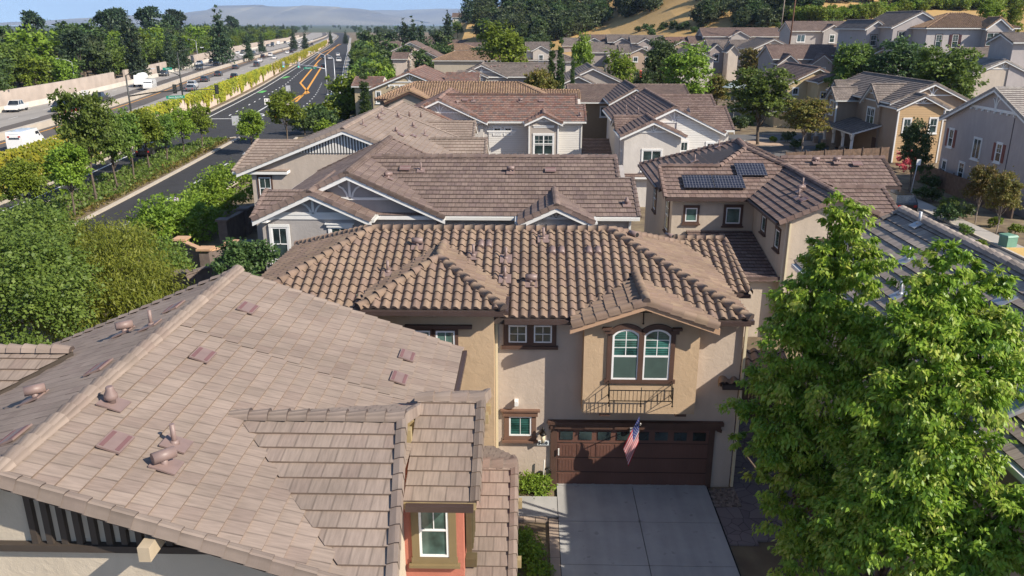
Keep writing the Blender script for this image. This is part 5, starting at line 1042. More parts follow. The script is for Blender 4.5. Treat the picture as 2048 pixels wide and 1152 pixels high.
for i in range(4): q.box(.62,.92,20.85-i*.95,21.0-.22-i*.95+.0+.25-1.0+.95,0,.09) if False else None
for i in range(8): q.box(.64,.92,13.6+i*.94,13.6+i*.94+.92,0,.09)
for i in range(4): q.box(-.9+i*.38,-.54+i*.38,21.02,21.22,0,.09)
st(q.build('kerb',mk('tan edging block',(.36,.28,.22),.9,.15,2)))
vor=mk('flagstone',(.115,.10,.105),.9,.3,2)
def flag():
    m,nt,b=newmat('flagstone paving'); L=nt.links.new; tc=N(nt,'ShaderNodeTexCoord'); v=N(nt,'ShaderNodeTexVoronoi'); v.feature='DISTANCE_TO_EDGE'; v.inputs['Scale'].default_value=2.4; L(tc.outputs['Object'],v.inputs[0]); v2=N(nt,'ShaderNodeTexVoronoi'); v2.inputs['Scale'].default_value=2.4; L(tc.outputs['Object'],v2.inputs[0])
    r=N(nt,'ShaderNodeMapRange'); r.inputs[2].default_value=.04; r.inputs[3].default_value=.35; L(v.outputs[0],r.inputs[0]); c=N(nt,'ShaderNodeValToRGB'); c.color_ramp.elements[0].color=(.13,.105,.11,1); c.color_ramp.elements[1].color=(.20,.165,.16,1); L(v2.outputs['Color'],c.inputs[0]); s=N(nt,'ShaderNodeVectorMath',operation='SCALE'); L(c.outputs[0],s.inputs[0]); L(r.outputs[0],s.inputs['Scale']); L(s.outputs[0],b.inputs['Base Color']); b.inputs['Roughness'].default_value=.85; return m
q=MB(); q.box(6.75,9.1,20.2,27.8,0,.06); q.box(5.9,6.75,20.0,21.9,0,.06); st(q.build('paving',flag()))
# gravel by the garage
rn=random.Random(3); q=MB()
for i in range(420):
    x,y=rn.uniform(5.9,6.75),rn.uniform(21.95,23.0); r=rn.uniform(.025,.06); q.lathe((x,y,.0),[(r*.8,0),(r,r*.5),(r*.5,r*1.1)],6)
tag(q.build('gravel',mk('river gravel',(.22,.17,.14),.9,.5,9)),'brown river gravel beside the garage corner','gravel',kind='stuff')
# streets on the right
q=MB(); q.face([(25.5,36,.02),(31.9,36,.02),(31.9,112,.02),(25.5,112,.02)]); q.face([(31.9,98,.021),(80,104,.021),(80,111,.021),(31.9,112,.021)]); st(q.build('street',mk('street asphalt',(.12,.115,.115),.9,.15,.8,.2,40)))
q=MB(); q.box(31.9,32.1,36,97.5,0,.15); q.box(25.2,25.5,36,112,0,.15); q.box(31.9,60,112.2,112.5,0,.15); st(q.build('kerb',CURB)); q=MB(); q.box(32.1,33.5,36,97.5,0,.13); q.box(20,28,100,106,0,.04); st(q.build('pavement',mk('pavement concrete',(.36,.33,.30),.9,.1,1,.2,30)))
q=MB(); q.box(32.12,33.45,50.6,53.0,.13,.14); st(q.build('tactile_paving',mk('yellow tactile paving',(.55,.36,.12),.9,.15,12,.5,30)))
q=MB(); q.box(28,36.5,101.5,105.5,.03,.06); st(q.build('driveway',mk('tan paver drive',(.42,.30,.22),.9,.15,2)))
# ================================================================ vegetation
LM={'bright':leafmat('leaf bright green',[(.080,.130,.014),(.155,.225,.024),(.235,.310,.036)],.35),
'maple':leafmat('leaf fresh maple',[(.050,.105,.012),(.135,.215,.020),(.245,.325,.034),(.40,.38,.09)],.38,.42),
'mid':leafmat('leaf mid green',[(.055,.100,.018),(.110,.170,.028),(.165,.225,.04)],.3),
'dark':leafmat('leaf dark green',[(.028,.055,.018),(.055,.095,.026),(.095,.140,.040)],.22),
'con':leafmat('needle dark',[(.018,.038,.020),(.036,.062,.030),(.060,.088,.042)],.15),
'oak':leafmat('leaf oak olive',[(.030,.046,.018),(.056,.076,.028),(.092,.110,.044)],.18),
'yel':leafmat('leaf yellow green',[(.13,.17,.016),(.27,.28,.022),(.40,.34,.03)],.35),
'pepper':leafmat('leaf feathery green',[(.09,.135,.018),(.19,.24,.030),(.29,.33,.045)],.4),
'redl':leafmat('leaf dark red',[(.06,.022,.018),(.12,.04,.028),(.15,.08,.04)],.2),
'flower':leafmat('blossom',[(.45,.05,.08),(.6,.12,.15)],.2),'rust':leafmat('leaf rusty green',[(.08,.10,.02),(.16,.15,.03),(.20,.12,.04)],.3),
'white':leafmat('white blossom',[(.5,.5,.42),(.65,.65,.55)],.2)}
BARK=mk('bark grey brown',(.11,.085,.065),.95,.3,6,.8,14); BARKL=mk('bark pale',(.26,.21,.17),.9,.25,6,.6,14)
def leafmesh(name,P,D,Nn,Ls,Ws,tint,mat):
    n=len(P); S_=np.cross(D,Nn); S_/=np.linalg.norm(S_,axis=1,keepdims=True)+1e-9
    Ls=Ls[:,None]; Ws=Ws[:,None]
    v=np.empty((n,4,3)); v[:,0]=P; v[:,1]=P+D*Ls*.45+S_*Ws; v[:,2]=P+D*Ls; v[:,3]=P+D*Ls*.45-S_*Ws
    me=bpy.data.meshes.new(name); me.vertices.add(4*n); me.vertices.foreach_set('co',v.ravel()); me.loops.add(4*n); me.loops.foreach_set('vertex_index',np.arange(4*n,dtype=np.int32)); me.polygons.add(n); me.polygons.foreach_set('loop_start',np.arange(0,4*n,4,dtype=np.int32)); me.polygons.foreach_set('loop_total',np.full(n,4,dtype=np.int32)); me.update(calc_edges=True)
    at=me.attributes.new('tint','FLOAT','FACE'); at.data.foreach_set('value',np.clip(tint,0,1).astype(np.float32)); me.materials.append(mat); return me
def unit(a): return a/(np.linalg.norm(a,axis=1,keepdims=True)+1e-9)
def crownmesh(name,lobes,n,L,W,mat,seed=1,clump=.22,cl=45,droop=.5,shell=.6,jag=.15):
    """leaf faces gathered in clumps over ellipsoid lobes (x,y,z,rx,ry,rz)"""
    r=np.random.RandomState(seed); lb=np.array(lobes,float); wt=(lb[:,3]*lb[:,4]*lb[:,5])**(2/3); wt/=wt.sum(); nc=max(6,n//cl)
    k=r.choice(len(lb),nc,p=wt); u=unit(r.randn(nc,3)); u[:,2]=np.where(u[:,2]<-.55,-u[:,2],u[:,2]); rad=(shell+(1-shell)*r.rand(nc)**.6)*(1+jag*r.randn(nc))
    C=lb[k,:3]+u*lb[k,3:6]*rad[:,None]; out=unit(u/lb[k,3:6]); cs=clump*(lb[k,3:6].mean(1))*(.6+.8*r.rand(nc)); ct=r.rand(nc)
    j=r.randint(0,nc,n); e=r.randn(n,3)*.5; P=C[j]+e*cs[j][:,None]*np.array([1,1,.6])
    D=unit(out[j]*.7+unit(r.randn(n,3))*.9+np.array([0,0,-droop])); Nn=unit(np.array([0,0,1.])+out[j]*.5+r.randn(n,3)*.55)
    return leafmesh(name,P,D,Nn,L*(.6+.8*r.rand(n)),W*(.6+.8*r.rand(n)),.12+.5*ct[j]+.38*r.rand(n),mat)
def trunkmesh(name,H,r0,limbs,mat,bend=.1,seed=1):
    rn=random.Random(seed); q=MB(); top=V((rn.uniform(-bend,bend)*H*.3,rn.uniform(-bend,bend)*H*.3,H)); pts=[V((0,0,-.3)),V((0,0,0)),top*.35+V((rn.uniform(-bend,bend),rn.uniform(-bend,bend),0)),top*.7,top]
    q.tube(pts,[r0*1.25,r0,r0*.8,r0*.55,r0*.25],7)
    for p in limbs:
        p=V(p); s=top*rn.uniform(.3,.6); m_=s.lerp(p,.55)+V((0,0,-.06*H)); q.tube([s,m_,p],[r0*.42,r0*.28,r0*.08],5)
    me=q.build(name,mat).data; o=bpy.data.objects[name] if name in bpy.data.objects else None
    for ob in list(bpy.data.objects):
        if ob.data==me: bpy.data.objects.remove(ob)
    return me
PROTO={}
def proto(k,lobes,n,L,W,mat,H,r0,bark=BARK,seed=1,**kw):
    PROTO[k]=(crownmesh('crown_'+k,lobes,n,L,W,LM[mat],seed,**kw),trunkmesh('trunk_'+k,H,r0,[(l[0]*.8,l[1]*.8,l[2]) for l in lobes[:7]],bark,seed=seed))
def put(k,loc,s=1.0,rz=None,label='tree',cat='tree',group=None,name='tree',parts=True,sz=None,trunk=True):
    cm,tm=PROTO[k]; rz=random.uniform(0,6.28) if rz is None else rz; sc=(s,s,sz or s)
    if not parts:
        o=bpy.data.objects.new(name,ONE(k)); COL.objects.link(o); o.location=loc; o.rotation_euler=(0,0,rz); o.scale=sc; return tag(o,label,cat,group)
    e=empty(name,loc,rz,label,cat,group); e.scale=sc; c=bpy.data.objects.new('crown',cm); COL.objects.link(c); c.parent=e
    if trunk: t=bpy.data.objects.new('trunk',tm); COL.objects.link(t); t.parent=e
    return e
_one={}
def ONE(k):
    """crown and trunk joined in one mesh, for far trees"""
    if k in _one: return _one[k]
    cm,tm=PROTO[k]; a=len(cm.vertices); b=len(tm.vertices); me=bpy.data.meshes.new('tree_'+k); v=np.empty(3*(a+b)); t_=np.empty(3*a); cm.vertices.foreach_get('co',t_); v[:3*a]=t_; t_=np.empty(3*b); tm.vertices.foreach_get('co',t_); v[3*a:]=t_
    fs=[tuple(p.vertices) for p in cm.polygons]; nf=len(fs); fs+=[tuple(i+a for i in p.vertices) for p in tm.polygons]; me.from_pydata(v.reshape(-1,3).tolist(),[],fs)
    me.materials.append(cm.materials[0]); me.materials.append(tm.materials[0]); mi=np.zeros(len(fs),np.int32); mi[nf:]=1; me.polygons.foreach_set('material_index',mi); at=me.attributes.new('tint','FLOAT','FACE'); tv=np.zeros(len(fs),np.float32); src=np.empty(nf,np.float32); cm.attributes['tint'].data.foreach_get('value',src); tv[:nf]=src; at.data.foreach_set('value',tv); me.update(); _one[k]=me; return me
def conlobes(H,R,n=9):
    out=[]
    for i in range(n):
        t=i/(n-1); z=H*(.14+.84*t); r=R*(1-t)**.8*(1-.15*(i%2))+.12*R; out.append((0,0,z,r,r,H/n*.75))
    return out
rn=random.Random(11)
def blobs(n,R,H,z0,seed):
    r=random.Random(seed); out=[(0,0,z0+(H-z0)*.55,R*.75,R*.75,(H-z0)*.42)]
    for i in range(n):
        a=i*2.4+r.uniform(-.4,.4); d=R*r.uniform(.35,.68); z=z0+(H-z0)*r.uniform(.22,.86); rr=R*r.uniform(.34,.52)*(1.15-.4*(z-z0)/(H-z0)); out.append((math.cos(a)*d,math.sin(a)*d,z,rr,rr,rr*r.uniform(.8,1.1)))
    return out
# far prototypes, unit sizes in metres
for i in range(3): proto('b%d'%i,blobs(9,4.2,10.5,2,20+i),2600,.62,.30,('bright','mid','dark')[i],7,.22,seed=20+i,clump=.34,cl=22)
for i in range(2): proto('oak%d'%i,blobs(10,5.0,8.5,1.0,30+i),2600,.62,.34,'oak',4.5,.3,seed=30+i,clump=.34,cl=22)
for i in range(2): proto('c%d'%i,conlobes(18,3.6 if i else 2.9),3000,.85,.26,'con',16,.28,seed=40+i,clump=.42,cl=16,droop=.55,shell=.35,jag=.25)
proto('pine',blobs(8,3.4,15,6,52),2600,.75,.26,'con',13,.28,seed=52,clump=.42,cl=18)
proto('shrub',blobs(7,1.6,2.2,.1,60),1500,.26,.11,'mid',1.2,.07,seed=60,clump=.4,cl=20); proto('shrubd',blobs(7,1.6,2.2,.1,61),1500,.26,.11,'dark',1.2,.07,seed=61,clump=.4,cl=20); proto('shruby',blobs(7,1.6,2.2,.1,62),1500,.28,.12,'bright',1.2,.07,seed=62,clump=.4,cl=20)
# far tree belt beyond the freeway
cnt=0; rr=random.Random(5)
belt=[]
y=75.
while y<900:
    for lane,dx in enumerate((4,10,18,28,42,62,88,120)):
        if y>420 and lane>3 or (lane>4 and rr.random()<.25): continue
        x=cF(y)-dx*(1+y/500)-rr.uniform(-3,3); belt.append((x,y+rr.uniform(-3,3),lane))
    y+=6.0+y*.028
for x,y,lane in belt:
    if lane==0: k=rr.choice(['b0','b1','b1','b2']); s=rr.uniform(.7,.95)
    elif lane==1: k=rr.choice(['b0','b1','b2','oak0']); s=rr.uniform(.95,1.3)
    else: k=rr.choice(['b2','oak0','c0','c1','b2','pine','c0','oak1']); s=rr.uniform(1.12,1.55)*(1 if k[0]!='c' else .62)
    if lane>=3: s*=1.0
    far=y>260; nm='conifer_tree' if k in('c0','c1','pine') else 'broadleaf_tree'
    lb={'c0':'dark narrow conifer standing in the belt of trees beyond the freeway','c1':'dark broad conifer standing in the belt of trees beyond the freeway','pine':'tall open pine in the belt of trees beyond the freeway'}.get(k,{'b0':'bright green broadleaf tree in the belt beyond the freeway wall','b1':'mid green broadleaf tree in the belt beyond the freeway wall','b2':'dark green broadleaf tree in the belt beyond the freeway wall'}.get(k,'olive green oak in the belt of trees beyond the freeway'))
    put(k,(x,y,0),s,label=lb,cat='tree',group='tree belt beyond the freeway, '+lb.split(' in ')[0].split(' standing')[0],name=nm,parts=not far); cnt+=1
SKY=['first','second','third','fourth','fifth','sixth','seventh','eighth','ninth','tenth','eleventh','twelfth']
skl=sorted(px for px in (438,262,252,332,358,145,492,520,585,608,660,690))
for px,yy2,k,s in ((438,300,'c1',1.12),(262,215,'c0',.85),(252,230,'c0',.9),(332,260,'c1',.66),(358,270,'c1',.66),(145,190,'pine',.9),(492,330,'c0',.6),(520,420,'c0',.6),(585,470,'c1',.62),(608,480,'c1',.58),(660,600,'c0',.55),(690,620,'c1',.55)):
    p=aty(px,60,yy2); put(k,(p.x,yy2,0),s,label='tall dark conifer breaking the left skyline, %s counting from the left'%SKY[skl.index(px)],name='conifer_tree',parts=yy2<260)
# trees further away on the flat
for i in range(240):
    Y=rr.uniform(430,1250) if i<90 else rr.uniform(1000,3600); px=rr.uniform(330,900); p=aty(px,60,Y)
    if cF(Y)-8<p.x<cR(Y)+6: continue
    k=rr.choice(['b2','oak0','oak1','b1','b2','c0']); put(k,(p.x,Y,gz(p.x,Y)-.5),rr.uniform(.8,1.15)*(1 if k!='c0' else .75),label='one tree of the distant wooded flat under the skyline',group='distant trees on the flat',name='tree',parts=False)
for px,Y,k,s in ((808,330,'c0',.92),(826,330,'c1',.95),(843,335,'c0',.85),(783,350,'pine',.8),(896,360,'c0',.95),(936,395,'c1',.95),(950,420,'c0',.55),(960,420,'c0',.6),(972,425,'c0',.5),(985,420,'c0',.6),(915,380,'b1',.7),(760,420,'b2',1.0),(735,400,'b2',1.1),(880,350,'b2',1.1)):
    SK2={808:'first of three slim conifers left of the hilltop house',826:'broad conifer, second of the row left of the hilltop house',843:'slim conifer, third of the row left of the hilltop house',783:'open dark pine at the left end of the skyline row',896:'slim dark conifer standing just left of the hilltop house',936:'broad tall conifer rising behind the hilltop house',950:'small conifer just right of the hilltop house',960:'second small conifer right of the hilltop house',972:'third small conifer right of the hilltop house',985:'small conifer where the oak hill begins',915:'round green tree beside the hilltop house wall',760:'rounded dark tree right of the roadside row on the skyline',735:'large dark tree at the far end of the roadside row',880:'dark tree on the skyline at the foot of the golden patch'}
    p=aty(px,60,Y); put(k,(p.x,Y,gz(p.x,Y)-.3),s,label=SK2[px],group='skyline trees by the hilltop house',name='conifer_tree' if k[0]=='c' else 'tree',parts=False)
# belt of dark trees behind the far roofs
for px in range(712,1090,11):
    Y=rr.uniform(215,330); p=aty(px+rr.uniform(-5,5),60,Y)
    if p.x<cR(Y)+5: continue
    if 893<px<962: continue
    k=rr.choice(['oak0','oak1','b2','b2']); put(k,(p.x,Y,gz(p.x,Y)-.3),rr.uniform(.62,.9),label='dark green tree in the band behind the farthest roofs',group='trees behind the farthest roofs',name='tree',parts=False)
# oak hill
def oaks(n,x0,x1,y0,y1,cond,lbl,grp,s0=.8,s1=1.2,kinds=('oak0','oak1','oak0','b2')):
    k_=0; t=0
    while k_<n and t<n*30:
        t+=1; px,py=rr.uniform(x0,x1),rr.uniform(y0,y1)
        if not cond(px,py): continue
        p=hit(px,py,150)
        if p is None: continue
        put(rr.choice(kinds),(p.x,p.y,p.z-.6),rr.uniform(s0,s1),label=lbl,group=grp,name='oak_tree',parts=False); k_+=1
oaks(120,950,1390,8,88,lambda x,y: y<88-(x-1130)*.34-4 if x>1130 else (x>952+(y-30)*.2),'dark olive oak in the wood covering the hill','oaks covering the hill',.75,1.1)
oaks(42,1405,1640,0,62,lambda x,y: y<60-(x-1560)*.5 if x>1560 else y>(1400-x)*.3,'dark oak in the grove above the mauve roof','oaks in the grove above the mauve roof',.6,.9)
oaks(22,1560,2048,0,12,lambda x,y:True,'dark oak along the top of the dry slope','oaks along the top of the dry slope',.6,.85)
# shrubs on the dry slope
def shr(n,x0,x1,fy,k,lbl,grp,s0,s1,band=6):
    for i in range(n):
        px=x0+(x1-x0)*(i+rr.random())/n; p=hit(px,fy(px)+rr.uniform(-band,band),90)
        if p: put(k,(p.x,p.y,p.z-.1),rr.uniform(s0,s1),label=lbl,cat='shrub',group=grp,name='shrub',parts=False)
shr(60,1590,2048,lambda x: 45-(x-1590)*.075 if x<1800 else 20-(x-1800)*.02,'shruby','yellow-green shrub in the row crossing the dry slope','shrubs crossing the dry slope',1.2,2.0,5)
shr(14,1270,1420,lambda x: 62,'shrubd','dark shrub at the foot of the golden hill','shrubs at the foot of the golden hill',.6,1.1,8)
shr(16,1560,1900,lambda x: 70,'shrub','green shrub between the upper houses and the dry slope','shrubs behind the upper houses',1.0,1.8,10)
shr(46,1700,2040,lambda x: 96 if x<1860 else 112,'shruby','bright shrub below the upper grey houses','shrubs below the upper houses',.8,1.4,10)
p=hit(1157,68,150); put('b2',(p.x,p.y,p.z-.5),.7,label='round dark tree alone at the foot of the golden ridge',name='tree')
p=hit(1300,78,150); put('b2',(p.x,p.y,p.z-.8),.45,label='round dark tree below the oak grove at the golden slope',name='tree')
# frontage hedge trees right of the road (big lime-green mass)
for i,(Y,dx) in enumerate([(y,d) for y in range(128,420,12) for d in (2.6,6.2)]):
    put(rr.choice(['b1','b1','b0','b2']),(cR(Y)+dx+3+rr.uniform(-1,1),Y+rr.uniform(-4,4),0),rr.uniform(.58,.74),label='rounded green tree in the roadside row between the frontage road and the houses',group='roadside row right of the frontage road',name='tree',parts=Y<250)
# ivy covered sound wall
q=MB(); yy=ys(20,700,6)
for a,b in zip(yy,yy[1:]):
    q.fb((cW(a)-.15,a,0),(cW(b)-cW(a),b-a,0),(.3,0,0),(0,0,3.4)); 
    q.fb((cW(a)-.25,a-.25,0),(0,.5,0),(.5,0,0),(0,0,3.55))
tag(q.build('sound_wall',mk('pinkish sound wall concrete',(.60,.48,.40),.9,.12,.8,.3,10)),'ivy-clad pinkish sound wall between freeway and frontage road','wall')
def ivy(y0,y1,cov,n,L,seed,lbl):
    r=np.random.RandomState(seed); ys_=y0+(y1-y0)*r.rand(n*4)
    # coverage: noise along the wall decides how far down the ivy hangs
    ph=r.rand(8)*6; dn=sum(np.sin(ys_*f+p) for f,p in zip((.9,1.7,.31,.53,2.9,.13,4.3,.07),ph))/8*2.2
    dep=np.clip(cov+dn*.55,.05,1.1)*3.4; z=3.6-r.rand(n*4)*3.5; ok=(3.6-z)<dep; ys_=ys_[ok][:n]; z=z[ok][:n]; m=len(ys_)
    x=np.array([cW(v) for v in ys_])+.22+.25*r.rand(m)*(z/3.4)**.5; top=r.rand(m)<.16; x[top]-=r.rand(top.sum())*.8; z[top]=3.45+.35*r.rand(top.sum())
    P=np.stack([x,ys_,z],1); D=unit(np.stack([.5*r.rand(m),r.randn(m)*.6,-.8*np.ones(m)],1)); Nn=unit(np.stack([np.ones(m),r.randn(m)*.4,.5+r.randn(m)*.4],1))
    me=leafmesh('ivy',P,D,Nn,L*(.6+.8*r.rand(m)),L*.45*(.6+.8*r.rand(m)),r.rand(m)*.7+.3*(np.sin(ys_*.4)*.5+.5),LM['yel']); o=bpy.data.objects.new('ivy',me); COL.objects.link(o); tag(o,lbl,'ivy',kind='stuff')
ivy(22,110,.95,16000,.34,1,'yellow-green ivy covering the near end of the sound wall'); ivy(110,235,.50,13000,.36,2,'ivy hanging in tongues down the middle of the sound wall'); ivy(235,600,.52,7500,.7,3,'ivy along the far end of the sound wall')
# far freeway wall
q=MB(); yy=ys(20,900,9)
for a,b in zip(yy,yy[1:]): q.fb((cF(a)-.3,a,0),(cF(b)-cF(a),b-a,0),(.6,0,0),(0,0,3.3 if not 195<a<206 else 1.6))
tag(q.build('freeway_wall',mk('salmon block wall',(.45,.375,.32),.9,.12,.4,.3,6)),'long salmon block wall on the far side of the freeway','wall')
# median trees (the second row object group) near prototypes
proto('m0',blobs(11,2.0,6.2,1.5,70),7000,.23,.085,'bright',4.6,.10,seed=70,clump=.34,cl=30); proto('m1',blobs(11,1.7,5.6,1.5,71),6500,.22,.085,'mid',4.4,.10,seed=71,clump=.34,cl=30); proto('m2',blobs(12,2.5,7.0,1.6,72),8500,.25,.09,'mid',5,.12,seed=72,clump=.32,cl=30)
md=[((150,432),'m0',.92),((193,400),'m2',1.10),((235,375),'m1',1.05),((268,358),'m1',1.0),((300,342),'m0',1.0),((335,325),'m1',.95),((368,310),'m0',.85),((405,298),'m0',.85)]
od=['nearest','second','third','fourth','fifth','sixth','seventh','farthest']
for i,(pp,k,s) in enumerate(md): p=atz(*pp,.15); put(k,p,s*(.88 if i in(1,2,3) else .95),sz=s*(1.18 if i in(1,2,3) else 1.0),label='%s of the young trees in the planted median of the frontage road'%od[i],group='median trees',name='street_tree')
for i,(pp,k,s) in enumerate((((62,452),'m0',.8),)): p=atz(*pp,.15); put(k,p,s,label='small yellow-green tree beside the left lane, left of the median trees',name='street_tree')
# median groundcover
def cover(name,lbl,n,fx,y0,y1,z,h,L,W,mat,seed):
    r=np.random.RandomState(seed); y=y0+(y1-y0)*r.rand(n); t=r.rand(n); a=np.array([fx(v)[0] for v in y]); b=np.array([fx(v)[1] for v in y]); x=a+(b-a)*t; bump=(np.sin(x*2.1)+np.sin(y*1.3+x)+np.sin(y*.7))/6+.5
    P=np.stack([x,y,z+h*bump*r.rand(n)],1); D=unit(np.stack([r.randn(n),r.randn(n),.6+r.rand(n)],1)); Nn=unit(np.stack([r.randn(n)*.5,r.randn(n)*.5,np.ones(n)],1)); me=leafmesh(name,P,D,Nn,L*(.6+.8*r.rand(n)),W*(.6+.8*r.rand(n)),r.rand(n)*.6+.4*bump,LM[mat]); o=bpy.data.objects.new(name,me); COL.objects.link(o); return tag(o,lbl,'ground cover',kind='stuff')
cover('ground_cover','low green groundcover filling the road median',9000,lambda y:(mL(y)+.4,cK(y)-1.1),40,104,.12,.7,.28,.11,'mid',1); cover('ground_cover','rusty green flowering groundcover along the median kerb',2500,lambda y:(cK(y)-1.9,cK(y)-.6),44,104,.12,.5,.25,.10,'rust',2)
cover('ground_cover','green groundcover strip at the foot of the sound wall',3500,lambda y:(cW(y)+.3,cW(y)+1.4),22,125,.1,.5,.3,.12,'mid',3)
# hedge shrubs, pepper tree and dark tree on the near left
def big(name,label,cat,lobes,n,L,W,mat,seed,bark=BARK,base=None,**kw):
    cx=base or (sum(l[0] for l in lobes)/len(lobes),sum(l[1] for l in lobes)/len(lobes)); e=empty(name,(cx[0],cx[1],0),0,label,cat)
    lb=[(l[0]-cx[0],l[1]-cx[1])+tuple(l[2:]) for l in lobes]; c=bpy.data.objects.new('crown',crownmesh('crown',lb,n,L,W,LM[mat],seed,**kw)); COL.objects.link(c); c.parent=e
    H=max(l[2] for l in lb); t=bpy.data.objects.new('trunk',trunkmesh('trunkm',H,.13*H/5,[(l[0],l[1],l[2]) for l in lb],bark,seed=seed)); COL.objects.link(t); t.parent=e; return e
def lob(px,py,Y,r,rz=None): p=aty(px,py,Y); return (p.x,p.y,max(p.z,r*.6),r,r,rz or r)
big('shrub','glossy yellow-green shrub by the masonry wall corner, nearest the beige house','shrub',[lob(440,385,61,2.0,1.7),lob(470,370,63,1.8,1.5),lob(415,410,60,1.9,1.5),lob(395,425,58,1.8,1.5)],11000,.20,.075,'bright',81,clump=.3,cl=35)
big('shrub','glossy yellow-green shrub left of the brick pillar by the road lane','shrub',[lob(330,440,54,2.0,1.6),lob(355,465,53,1.9,1.6),lob(385,455,55,1.8,1.5),lob(315,465,52,1.4,1.2)],10000,.20,.075,'bright',82,clump=.3,cl=35)
big('shrub','dense green shrub below the brick pillar beside the feathery tree','shrub',[lob(318,530,44,1.5,1.4),lob(350,550,43,1.3,1.2),lob(325,570,42,1.5,1.3)],8000,.18,.07,'mid',83,clump=.3,cl=35)
big('pepper_tree','feathery yellow-green tree beyond the long tan roof at the left','tree',[lob(250,560,36,2.4,2.4),lob(190,580,35,2.3,2.3),lob(280,610,34,1.9,2.0),lob(160,520,38,2.0,1.9),lob(215,510,39,2.1,1.8),lob(140,600,34,2.0,2.2),lob(260,520,38,1.8,1.7),lob(215,650,32,2.2,2.0)],30000,.22,.03,'pepper',84,clump=.34,cl=60,droop=1.3)
big('broadleaf_tree','dark leafy tree at the left edge beside the feathery tree','tree',[lob(60,560,31,2.2,2.2),lob(20,500,34,2.2,2.0),lob(90,630,29,1.8,1.9),lob(30,640,28,2.2,2.2),lob(10,580,30,2.2,2.2),lob(60,480,36,1.9,1.5),lob(110,570,32,1.6,1.8)],30000,.14,.058,'mid',85,clump=.26,cl=40)
big('shrub','flowering pale shrub between the median and the feathery tree','shrub',[lob(90,470,42,1.7,1.3),lob(120,480,44,1.4,1.0),lob(60,455,45,1.6,1.2)],7000,.16,.06,'mid',86,clump=.3,cl=35)
# shade shrubs by the grey house, small beds near the drive
big('shrub','dark green shrub below the bay window of the grey house','shrub',[lob(490,525,31.5,1.1,1.0),lob(520,535,31,1.0,.9),lob(470,535,31,.8,.8)],5000,.12,.05,'dark',87)
big('shrub','small bright shrub against the wall left of the garage','shrub',[(-.05,22.75,.25,.42,.3,.35),(.45,22.8,.22,.35,.28,.3),(.2,22.7,.2,.4,.3,.28)],2600,.07,.03,'bright',88,clump=.4,cl=20)
big('shrub','young shrub in the bed between the entry roof and the driveway','shrub',[(-.1,19.4,.3,.45,.4,.4),(.1,18.9,.3,.4,.4,.4),(-.15,19.9,.25,.3,.3,.3),(.3,18.4,.25,.35,.3,.3)],3000,.08,.028,'bright',89,clump=.4,cl=20)
# ---- the two big maples at the right
def maple(label,base,H,pts,n,seed):
    e=empty('maple_tree',(base[0],base[1],0),0,label,'tree'); lb=[]
    for px,py,Y,r,rz in pts: p=aty(px,py,Y); lb.append((p.x-base[0],p.y-base[1],p.z,r,r,rz))
    c=bpy.data.objects.new('crown',crownmesh('crown',lb,n,.125,.027,LM['maple'],seed,clump=.25,cl=64,droop=1.2,shell=.5,jag=.30)); COL.objects.link(c); c.parent=e
    t=bpy.data.objects.new('trunk',trunkmesh('trunkm',H,.12,[(l[0],l[1],l[2]) for l in lb],BARK,seed=seed,bend=.06)); COL.objects.link(t); t.parent=e
maple('taller big maple on the left, its crown reaching in front of the cream house',(7.0,18.2),7.2,[(1680,470,17.10,0.37,0.70),(1655,540,17.10,0.55,0.70),(1620,610,16.90,0.70,0.70),(1720,560,16.70,0.49,0.70),(1590,690,16.80,0.70,0.70),(1690,660,16.50,0.75,0.70),(1560,770,16.80,0.64,0.53),(1660,780,16.10,0.84,0.80),(1500,830,17.10,0.49,0.36),(1590,860,16.30,0.75,0.62),(1700,880,15.50,0.84,0.70),(1620,960,15.80,0.75,0.62),(1570,1030,15.50,0.57,0.53),(1690,1010,15.00,0.84,0.70),(1740,760,16.30,0.62,0.70),(1470,880,17.30,0.26,0.22),(1535,880,17.00,0.44,0.31),(1530,955,16.50,0.36,0.31),(1620,1110,14.50,0.70,0.53),(1575,650,17.30,0.39,0.31),(1780,850,15.10,0.75,0.70),(1760,960,14.70,0.75,0.70),(1740,690,15.90,0.62,0.62),(1560,900,16.30,0.66,0.53),(1640,540,17.30,0.49,0.62),(1700,480,16.90,0.31,0.53),(1660,430,17.30,0.20,0.36)],74000,91)
maple('broader big maple on the right, its crown reaching over the pale roof',(8.0,15.4),7.2,[(1880,540,15.14,0.33,0.53),(1840,600,15.14,0.48,0.62),(1900,620,14.96,0.57,0.62),(1980,600,14.96,0.31,0.53),(1960,680,14.62,0.66,0.62),(1860,700,14.62,0.70,0.70),(1780,720,15.14,0.53,0.62),(1930,780,14.10,0.75,0.70),(1820,820,14.28,0.79,0.70),(2010,760,14.10,0.53,0.53),(1880,900,13.76,0.84,0.70),(1780,930,14.10,0.75,0.62),(1960,900,13.42,0.53,0.35),(1850,1000,13.42,0.84,0.70),(1760,1060,13.42,0.70,0.62),(1930,1080,12.90,0.79,0.62),(1850,1110,12.90,0.79,0.53),(2010,1020,12.73,0.53,0.44),(1690,1100,13.59,0.57,0.44),(2020,1120,12.38,0.53,0.44),(1950,540,15.31,0.19,0.35),(1800,780,14.62,0.66,0.62),(1770,1000,13.76,0.70,0.62),(1820,650,14.96,0.53,0.53),(1990,700,14.62,0.48,0.53),(1700,1050,13.93,0.62,0.53)],84000,92)
